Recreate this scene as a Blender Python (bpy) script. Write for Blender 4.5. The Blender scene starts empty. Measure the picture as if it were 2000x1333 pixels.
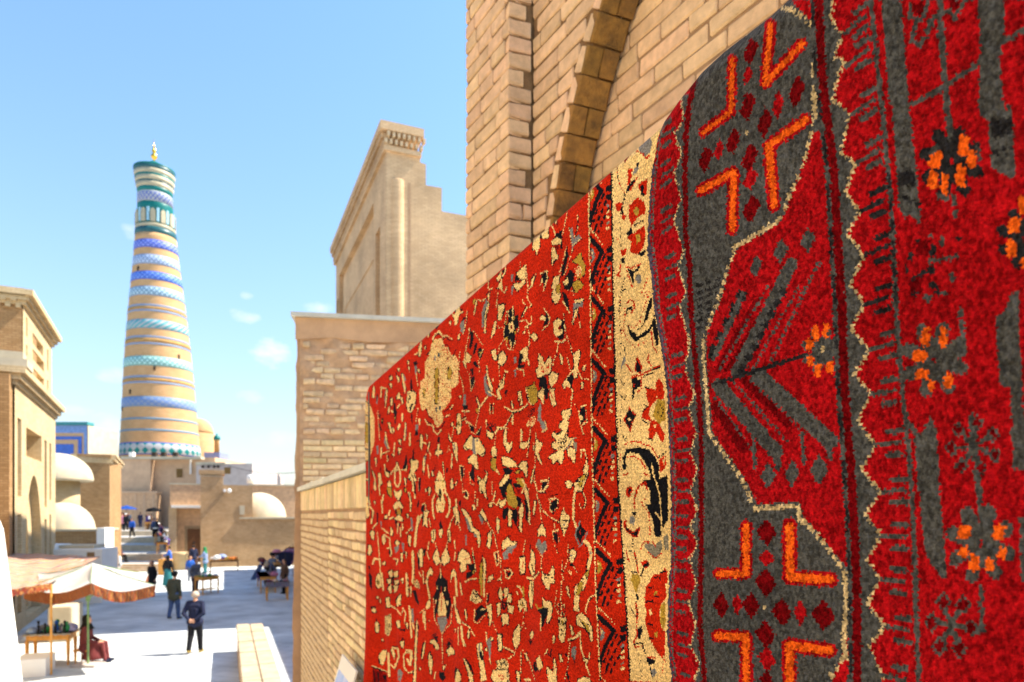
import bpy, bmesh, math, random
import numpy as np
from mathutils import Vector, Matrix
from mathutils.geometry import tessellate_polygon
random.seed(7)
rng = np.random.default_rng(11)
SC = bpy.context.scene
COL = SC.collection
# ------------------------------------------------------------------ camera
EYE = 3.9
F = 24 / 36 * 2000
cd = bpy.data.cameras.new('camera')
cd.lens = 24; cd.sensor_width = 36; cd.shift_y = (1005 - 666.5) / 2000
cd.clip_start = 0.05; cd.clip_end = 3000
cd.dof.use_dof = True; cd.dof.focus_distance = 0.98; cd.dof.aperture_fstop = 6.8
cam = bpy.data.objects.new('camera', cd); COL.objects.link(cam)
cam.location = (0, 0, EYE); cam.rotation_euler = (math.radians(90), 0, 0)
SC.camera = cam
# ------------------------------------------------------------------ light
SUN_EL = math.radians(51)
SUN_AZ = (0.95, 0.30)
_n = math.hypot(*SUN_AZ)
SDIR = Vector((SUN_AZ[0] / _n * math.cos(SUN_EL), SUN_AZ[1] / _n * math.cos(SUN_EL), math.sin(SUN_EL)))
sl = bpy.data.lights.new('sun', 'SUN'); sl.energy = 3.3; sl.angle = math.radians(0.53); sl.color = (1, 0.91, 0.78)
so = bpy.data.objects.new('sun', sl); COL.objects.link(so)
so.rotation_euler = SDIR.to_track_quat('Z', 'Y').to_euler()
SC.view_settings.view_transform = 'Standard'; SC.view_settings.look = 'None'
SC.view_settings.gamma = 1; SC.view_settings.use_curve_mapping = False
SC.view_settings.exposure = 2.1
W = bpy.data.worlds.new('World'); SC.world = W; W.use_nodes = True
SKY_STRENGTH = 0.07

def build_world():
    nt = W.node_tree; N = nt.nodes; L = nt.links
    N.clear()
    out = N.new('ShaderNodeOutputWorld'); bg = N.new('ShaderNodeBackground')
    sky = N.new('ShaderNodeTexSky'); sky.sky_type = 'NISHITA'; sky.sun_disc = False
    sky.sun_elevation = SUN_EL; sky.sun_rotation = math.atan2(SUN_AZ[0], SUN_AZ[1])
    sky.altitude = 0; sky.air_density = 1.6; sky.dust_density = 0.6; sky.ozone_density = 10.0
    tc = N.new('ShaderNodeTexCoord')
    sep = N.new('ShaderNodeSeparateXYZ'); L.new(tc.outputs['Generated'], sep.inputs[0])
    def m(op, a, b=None, c=None):
        n = N.new('ShaderNodeMath'); n.operation = op
        for i, v in enumerate((a, b, c)):
            if v is None: continue
            if isinstance(v, (int, float)): n.inputs[i].default_value = v
            else: L.new(v, n.inputs[i])
        return n.outputs[0]
    az = m('ARCTAN2', sep.outputs[0], sep.outputs[1])
    el = m('ARCSINE', sep.outputs[2])
    noi = N.new('ShaderNodeTexNoise'); noi.inputs['Scale'].default_value = 38; noi.inputs['Detail'].default_value = 6
    noi.inputs['Roughness'].default_value = 0.62
    mp = N.new('ShaderNodeMapping'); mp.inputs['Scale'].default_value = (1, 1, 1.6)
    L.new(tc.outputs['Generated'], mp.inputs[0]); L.new(mp.outputs[0], noi.inputs['Vector'])
    nz = m('MULTIPLY', m('SUBTRACT', noi.outputs[0], 0.5), 3.2)
    total = None
    # small fair-weather clouds: azimuth and elevation of each, half width, half height, strength
    clouds = [(530, 690, 45, 28, 1.0), (478, 618, 30, 14, .8), (492, 776, 34, 12, .6), (225, 735, 34, 14, .7), (255, 452, 18, 13, .6),
              (625, 602, 34, 12, .8), (215, 835, 40, 22, .6), (140, 800, 34, 10, .5), (545, 860, 60, 18, .45), (482, 578, 14, 7, .5),
              (-500, 760, 120, 35, 1), (-300, 600, 90, 26, .9), (-900, 820, 160, 40, 1), (2600, 800, 150, 40, 1), (3300, 700, 180, 45, .9)]
    for px, py, w, h, s in clouds:
        a0 = math.atan2(px - 1000, F); dd = math.hypot(px - 1000, F); e0 = math.atan2(1005 - py, dd)
        dx = m('DIVIDE', m('SUBTRACT', az, a0), w / F * .85); dy = m('DIVIDE', m('SUBTRACT', el, e0), h / F)
        r2 = m('ADD', m('MULTIPLY', dx, dx), m('MULTIPLY', dy, dy))
        v = m('SUBTRACT', m('ADD', 1.0, nz), r2)
        v = m('MULTIPLY', v, s * .62)
        cl = N.new('ShaderNodeClamp'); L.new(v, cl.inputs[0]); cl.inputs[2].default_value = s * .92
        total = cl.outputs[0] if total is None else m('MAXIMUM', total, cl.outputs[0])
    hz = N.new('ShaderNodeMix'); hz.data_type = 'RGBA'        # thin haze thickening towards the horizon, all round
    L.new(m('MULTIPLY', m('POWER', 2.718, m('MULTIPLY', m('ABSOLUTE', el), -4.5)), .55), hz.inputs['Factor']); L.new(sky.outputs[0], hz.inputs['A']); hz.inputs['B'].default_value = (3.1, 2.8, 2.75, 1)
    mix = N.new('ShaderNodeMix'); mix.data_type = 'RGBA'
    L.new(total, mix.inputs['Factor']); L.new(hz.outputs['Result'], mix.inputs['A'])
    mix.inputs['B'].default_value = (3.7, 3.95, 4.05, 1)
    L.new(mix.outputs['Result'], bg.inputs['Color']); bg.inputs['Strength'].default_value = SKY_STRENGTH
    L.new(bg.outputs[0], out.inputs[0])
build_world()

# ------------------------------------------------------------------ helpers
def srgb(r, g, b, k=1.0):
    f = lambda c: ((c / 255) / 12.92 if c <= 10 else (((c / 255) + .055) / 1.055) ** 2.4) * k
    return (f(r), f(g), f(b))

def px_ground(px, py, z=0.0):
    Y = (EYE - z) * F / (py - 1005)
    return Vector(((px - 1000) / F * Y, Y, z))
def at(px, Y, py=None):
    x = (px - 1000) / F * Y
    return Vector((x, Y, EYE + (1005 - py) / F * Y)) if py is not None else Vector((x, Y))
def zat(py, Y): return EYE + (1005 - py) / F * Y

def wloc(o):
    v = Vector((0, 0, 0))
    while o is not None:
        v = v + o.location; o = o.parent
    return v
def tag(o, label=None, cat=None, group=None, kind=None):
    if label: o['label'] = label
    if cat: o['category'] = cat
    if group: o['group'] = group
    if kind: o['kind'] = kind
    return o
def thing(name, loc, label, cat, group=None):
    o = bpy.data.objects.new(name, None); COL.objects.link(o); o.location = loc; o.empty_display_size = .2
    return tag(o, label, cat, group)
def mesh_obj(name, me, mats=None, parent=None, loc=None):
    if mats is not None:
        for mm in (mats if isinstance(mats, (list, tuple)) else [mats]): me.materials.append(mm)
    o = bpy.data.objects.new(name, me); COL.objects.link(o)
    if parent is not None: o.parent = parent
    if loc is not None: o.location = loc
    return o
def obj(name, bm, mats, parent=None, smooth=False, base=None):
    """bm is in world coordinates; origin goes to the parent's place (or to base)."""
    off = wloc(parent) if parent is not None else (Vector(base) if base is not None else Vector((0, 0, 0)))
    bmesh.ops.translate(bm, verts=bm.verts[:], vec=-off)
    bmesh.ops.recalc_face_normals(bm, faces=bm.faces[:])
    me = bpy.data.meshes.new(name); bm.to_mesh(me); bm.free()
    if smooth:
        me.polygons.foreach_set('use_smooth', [True] * len(me.polygons))
    return mesh_obj(name, me, mats, parent, off if parent is None else None)
NB = bmesh.new

class Frame:
    """wall frame: o = (x, y), u along the wall, n outward"""
    def __init__(s, o, u, flip=False):
        s.o = Vector((o[0], o[1])); s.u = Vector((u[0], u[1])).normalized()
        s.n = Vector((s.u.y, -s.u.x)) * (-1 if flip else 1)
    def p(s, u, n, z):
        q = s.o + s.u * u + s.n * n
        return Vector((q.x, q.y, z))
def fbox(bm, f, u0, u1, n0, n1, z0, z1):
    vs = [bm.verts.new(f.p(u, n, z)) for z in (z0, z1) for n in (n0, n1) for u in (u0, u1)]
    for q in ((0, 1, 3, 2), (4, 6, 7, 5), (0, 4, 5, 1), (2, 3, 7, 6), (0, 2, 6, 4), (1, 5, 7, 3)):
        bm.faces.new([vs[i] for i in q])
WF = Frame((0, 0), (1, 0), True)
def box(bm, x0, x1, y0, y1, z0, z1): fbox(bm, WF, x0, x1, y0, y1, z0, z1)
def cbox(bm, c, s, rz=0):
    f = Frame((c[0], c[1]), (math.cos(rz), math.sin(rz)), True)
    fbox(bm, f, -s[0] / 2, s[0] / 2, -s[1] / 2, s[1] / 2, c[2] - s[2] / 2, c[2] + s[2] / 2)
def tube(bm, pts, rad, seg=8, caps=True):
    pts = [Vector(p) for p in pts]; rs = rad if isinstance(rad, (list, tuple)) else [rad] * len(pts)
    rings = []
    for i, p in enumerate(pts):
        d = (pts[min(i + 1, len(pts) - 1)] - pts[max(i - 1, 0)]).normalized()
        a = d.orthogonal().normalized()
        if abs(d.z) > .3: a = Vector((1, 0, 0)) - d * d.x; a.normalize()
        elif True: a = Vector((0, 0, 1)) - d * d.z; a.normalize()
        b = d.cross(a)
        rings.append([bm.verts.new(p + (a * math.cos(k / seg * math.tau) + b * math.sin(k / seg * math.tau)) * rs[i]) for k in range(seg)])
    for r0, r1 in zip(rings, rings[1:]):
        for k in range(seg): bm.faces.new((r0[k], r0[(k + 1) % seg], r1[(k + 1) % seg], r1[k]))
    if caps:
        bm.faces.new(rings[0][::-1]); bm.faces.new(rings[-1])
def lathe(bm, c, prof, seg=24, axis=None, caps=True, a0=0, a1=math.tau):
    """prof: (r, z) from c; axis: lean vector per unit height"""
    c = Vector(c); ax = Vector(axis) if axis else Vector((0, 0, 0))
    full = abs(a1 - a0 - math.tau) < 1e-6; n = seg if full else seg + 1
    rings = []
    for r, z in prof:
        o = c + Vector((0, 0, z)) + ax * z
        rings.append([bm.verts.new(o + Vector((math.cos(a0 + (a1 - a0) * k / seg) * r, math.sin(a0 + (a1 - a0) * k / seg) * r, 0))) for k in range(n)])
    for r0, r1 in zip(rings, rings[1:]):
        for k in range(seg):
            k2 = (k + 1) % n
            bm.faces.new((r0[k], r0[k2], r1[k2], r1[k]))
    if caps and full:
        if prof[0][0] > 1e-4: bm.faces.new(rings[0][::-1])
        if prof[-1][0] > 1e-4: bm.faces.new(rings[-1])
    return rings
def plate(bm, f, outer, holes, n1, depth, back=True):
    """flat face with holes at offset n1, reveals going in by depth, each hole closed at the back"""
    loops = [outer] + holes
    flat = [p for lp in loops for p in lp]
    vs = [bm.verts.new(f.p(u, n1, z)) for u, z in flat]
    for t in tessellate_polygon([[Vector((u, z, 0)) for u, z in lp] for lp in loops]):
        if len(set(t)) == 3:
            try: bm.faces.new([vs[i] for i in t])
            except ValueError: pass
    k = len(outer)
    for h in holes:
        hv = vs[k:k + len(h)]; k += len(h)
        iv = [bm.verts.new(f.p(u, n1 - depth, z)) for u, z in h]
        for i in range(len(h)):
            j = (i + 1) % len(h); bm.faces.new((hv[i], hv[j], iv[j], iv[i]))
        if back: bm.faces.new(iv)
def rect(u0, u1, z0, z1): return [(u0, z0), (u1, z0), (u1, z1), (u0, z1)]
def arch(u0, u1, z0, zs, zt, n=7):
    """pointed (four-centred looking) arch outline"""
    um = (u0 + u1) / 2; P = [(u0, z0), (u1, z0)]
    for i in range(n + 1):
        t = i / n; P.append((u1 + (um - u1) * (1 - math.cos(t * math.pi / 2)) ** .85, zs + (zt - zs) * math.sin(t * math.pi / 2) ** .9))
    for i in range(n - 1, -1, -1):
        t = i / n; P.append((u0 + (um - u0) * (1 - math.cos(t * math.pi / 2)) ** .85, zs + (zt - zs) * math.sin(t * math.pi / 2) ** .9))
    return P

# ------------------------------------------------------------------ materials
MATS = {}
def newmat(name):
    m = bpy.data.materials.new(name); m.use_nodes = True
    nt = m.node_tree; return m, nt.nodes, nt.links, nt.nodes['Principled BSDF']
def mat(name, col, rough=.85, var=.18, scale=6, bump=.15, bscale=None, metal=0, spec=.3, rand=0.0, col2=None, wear=None):
    """plain surface with two scales of colour noise, a fine relief and optional per-object variation"""
    if name in MATS: return MATS[name]
    m, N, L, P = newmat(name)
    geo = N.new('ShaderNodeNewGeometry')
    n1 = N.new('ShaderNodeTexNoise'); n1.inputs['Scale'].default_value = scale; n1.inputs['Detail'].default_value = 6; n1.inputs['Roughness'].default_value = .6
    L.new(geo.outputs['Position'], n1.inputs['Vector'])
    cr = N.new('ShaderNodeValToRGB'); L.new(n1.outputs[0], cr.inputs[0])
    c2 = col2 or tuple(c * (1 - var * 1.5) for c in col)
    cr.color_ramp.elements[0].position = .3; cr.color_ramp.elements[1].position = .68
    cr.color_ramp.elements[0].color = (*c2, 1); cr.color_ramp.elements[1].color = (*(min(c * (1 + var * .5), .95) for c in col), 1)
    last = cr.outputs[0]
    if rand:
        oi = N.new('ShaderNodeObjectInfo'); hs = N.new('ShaderNodeHueSaturation')
        mr = N.new('ShaderNodeMapRange'); L.new(oi.outputs['Random'], mr.inputs[0])
        mr.inputs[3].default_value = 1 - rand; mr.inputs[4].default_value = 1 + rand * .7
        L.new(mr.outputs[0], hs.inputs['Value'])
        m2 = N.new('ShaderNodeMath'); m2.operation = 'FRACT'; m3 = N.new('ShaderNodeMath'); m3.operation = 'MULTIPLY'; m3.inputs[1].default_value = 7.31
        L.new(oi.outputs['Random'], m3.inputs[0]); L.new(m3.outputs[0], m2.inputs[0])
        mh = N.new('ShaderNodeMapRange'); L.new(m2.outputs[0], mh.inputs[0]); mh.inputs[3].default_value = .5 - rand * .05; mh.inputs[4].default_value = .5 + rand * .04
        L.new(mh.outputs[0], hs.inputs['Hue']); L.new(last, hs.inputs['Color']); last = hs.outputs[0]
    L.new(last, P.inputs['Base Color'])
    P.inputs['Roughness'].default_value = rough; P.inputs['Metallic'].default_value = metal; P.inputs['Specular IOR Level'].default_value = spec
    if bump:
        n2 = N.new('ShaderNodeTexNoise'); n2.inputs['Scale'].default_value = bscale or scale * 8; n2.inputs['Detail'].default_value = 5
        L.new(geo.outputs['Position'], n2.inputs['Vector'])
        b = N.new('ShaderNodeBump'); b.inputs['Strength'].default_value = bump; b.inputs['Distance'].default_value = .02
        L.new(n2.outputs[0], b.inputs['Height']); L.new(b.outputs[0], P.inputs['Normal'])
    MATS[name] = m; return m
D2 = Vector((-.387, .922)).normalized(); E2 = Vector((D2.y, -D2.x))
def brickmat(name, c1, c2, mortar, bw=.26, bh=.075, ms=.012, bump=.6, u=None, stain=.35, rough=.9):
    """coursed brick for walls too far off to lay brick by brick"""
    if name in MATS: return MATS[name]
    m, N, L, P = newmat(name)
    geo = N.new('ShaderNodeNewGeometry')
    uu = Vector(u) if u else Vector((E2.x + D2.x, E2.y + D2.y))
    dt = N.new('ShaderNodeVectorMath'); dt.operation = 'DOT_PRODUCT'; dt.inputs[1].default_value = (uu.x, uu.y, 0); L.new(geo.outputs['Position'], dt.inputs[0])
    sp = N.new('ShaderNodeSeparateXYZ'); L.new(geo.outputs['Position'], sp.inputs[0])
    wn = N.new('ShaderNodeTexNoise'); wn.inputs['Scale'].default_value = 1.3; L.new(geo.outputs['Position'], wn.inputs['Vector'])
    wob = N.new('ShaderNodeMath'); wob.operation = 'MULTIPLY_ADD'; L.new(wn.outputs[0], wob.inputs[0]); wob.inputs[1].default_value = bh * .8; L.new(sp.outputs[2], wob.inputs[2])
    cb = N.new('ShaderNodeCombineXYZ'); L.new(dt.outputs['Value'], cb.inputs[0]); L.new(wob.outputs[0], cb.inputs[1])
    bt = N.new('ShaderNodeTexBrick'); L.new(cb.outputs[0], bt.inputs['Vector'])
    bt.inputs['Scale'].default_value = 1; bt.inputs['Brick Width'].default_value = bw; bt.inputs['Row Height'].default_value = bh
    bt.inputs['Mortar Size'].default_value = ms; bt.inputs['Mortar Smooth'].default_value = .3
    bt.inputs['Color1'].default_value = (*c1, 1); bt.inputs['Color2'].default_value = (*c2, 1); bt.inputs['Mortar'].default_value = (*mortar, 1)
    n1 = N.new('ShaderNodeTexNoise'); n1.inputs['Scale'].default_value = .6; n1.inputs['Detail'].default_value = 8; n1.inputs['Roughness'].default_value = .65
    L.new(geo.outputs['Position'], n1.inputs['Vector'])
    mr = N.new('ShaderNodeMapRange'); L.new(n1.outputs[0], mr.inputs[0]); mr.inputs[1].default_value = .3; mr.inputs[2].default_value = .7
    mr.inputs[3].default_value = 1 - stain; mr.inputs[4].default_value = 1.08
    mx = N.new('ShaderNodeMix'); mx.data_type = 'RGBA'; mx.blend_type = 'MULTIPLY'; mx.inputs['Factor'].default_value = 1
    L.new(bt.outputs['Color'], mx.inputs['A']); L.new(mr.outputs[0], mx.inputs['B'])
    L.new(mx.outputs['Result'], P.inputs['Base Color']); P.inputs['Roughness'].default_value = rough; P.inputs['Specular IOR Level'].default_value = .2
    b = N.new('ShaderNodeBump'); b.inputs['Strength'].default_value = bump; b.inputs['Distance'].default_value = .015; b.invert = True
    L.new(bt.outputs['Fac'], b.inputs['Height']); L.new(b.outputs[0], P.inputs['Normal'])
    MATS[name] = m; return m
BR = srgb(196, 168, 132)
M_BRICK = mat('pale_fired_brick', srgb(228, 192, 150), rand=.16, var=.16, scale=22, bump=.35, bscale=160)
M_BRICK_Y = mat('yellow_fired_brick', srgb(228, 202, 156), rand=.26, var=.14, scale=20, bump=.3, bscale=120)
M_BRICK_DARK = mat('dark_ochre_brick', srgb(158, 116, 54), rand=.14, var=.3, scale=18, bump=.4, bscale=90, col2=srgb(104, 78, 44))  # darker ochre tone, laid on the arch soffit
M_BRICK_OLD = mat('eroded_mud_brick', srgb(224, 194, 154), rand=.18, var=.2, scale=18, bump=.5, bscale=70)
M_MORTAR_D = mat('dark_brown_mortar', srgb(134, 104, 70), var=.2, scale=14, bump=.5, bscale=120)
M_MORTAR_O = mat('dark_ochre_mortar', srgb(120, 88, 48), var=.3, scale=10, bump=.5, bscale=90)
M_MORTAR = mat('grey_brown_mortar', srgb(166, 134, 100), var=.2, scale=14, bump=.5, bscale=120)
M_MORTAR_L = mat('pale_mortar', srgb(200, 164, 128), var=.2, scale=12, bump=.5, bscale=90)
M_MUD = mat('mud_plaster', srgb(200, 162, 124), var=.2, scale=3.5, bump=.4, bscale=60)
M_PLASTER = mat('pale_lime_plaster', srgb(186, 174, 148), var=.12, scale=1.4, bump=.3)
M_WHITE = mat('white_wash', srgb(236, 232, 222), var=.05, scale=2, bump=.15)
M_SLAB = mat('pale_coping_slab', srgb(206, 204, 190), var=.12, scale=6, bump=.3)
M_WALL = brickmat('sunny_brickwork', srgb(216, 182, 140), srgb(202, 168, 126), srgb(184, 152, 114))
M_WALL2 = brickmat('tan_brickwork', srgb(202, 168, 126), srgb(184, 148, 106), srgb(162, 132, 98), stain=.3)
M_WALL3 = brickmat('pale_brickwork', srgb(214, 190, 152), srgb(200, 172, 132), srgb(180, 152, 116), stain=.2)
M_CLAY = mat('smooth_clay_wall', srgb(196, 162, 128), var=.12, scale=1.2, bump=.2)
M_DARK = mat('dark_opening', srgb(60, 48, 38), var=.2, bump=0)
M_WOOD = mat('honey_wood', srgb(222, 158, 76), var=.2, scale=9, rough=.6, bump=.1)
M_WOOD_D = mat('dark_carved_wood', srgb(104, 68, 40), var=.25, scale=8, rough=.7, bump=.2)
M_WINDOW = mat('window_lattice', srgb(120, 92, 50), var=.3, scale=5, bump=.2)
M_GLASS = mat('blue_window_pane', srgb(120, 150, 175), var=.1, rough=.15, bump=0, spec=.5)
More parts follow.
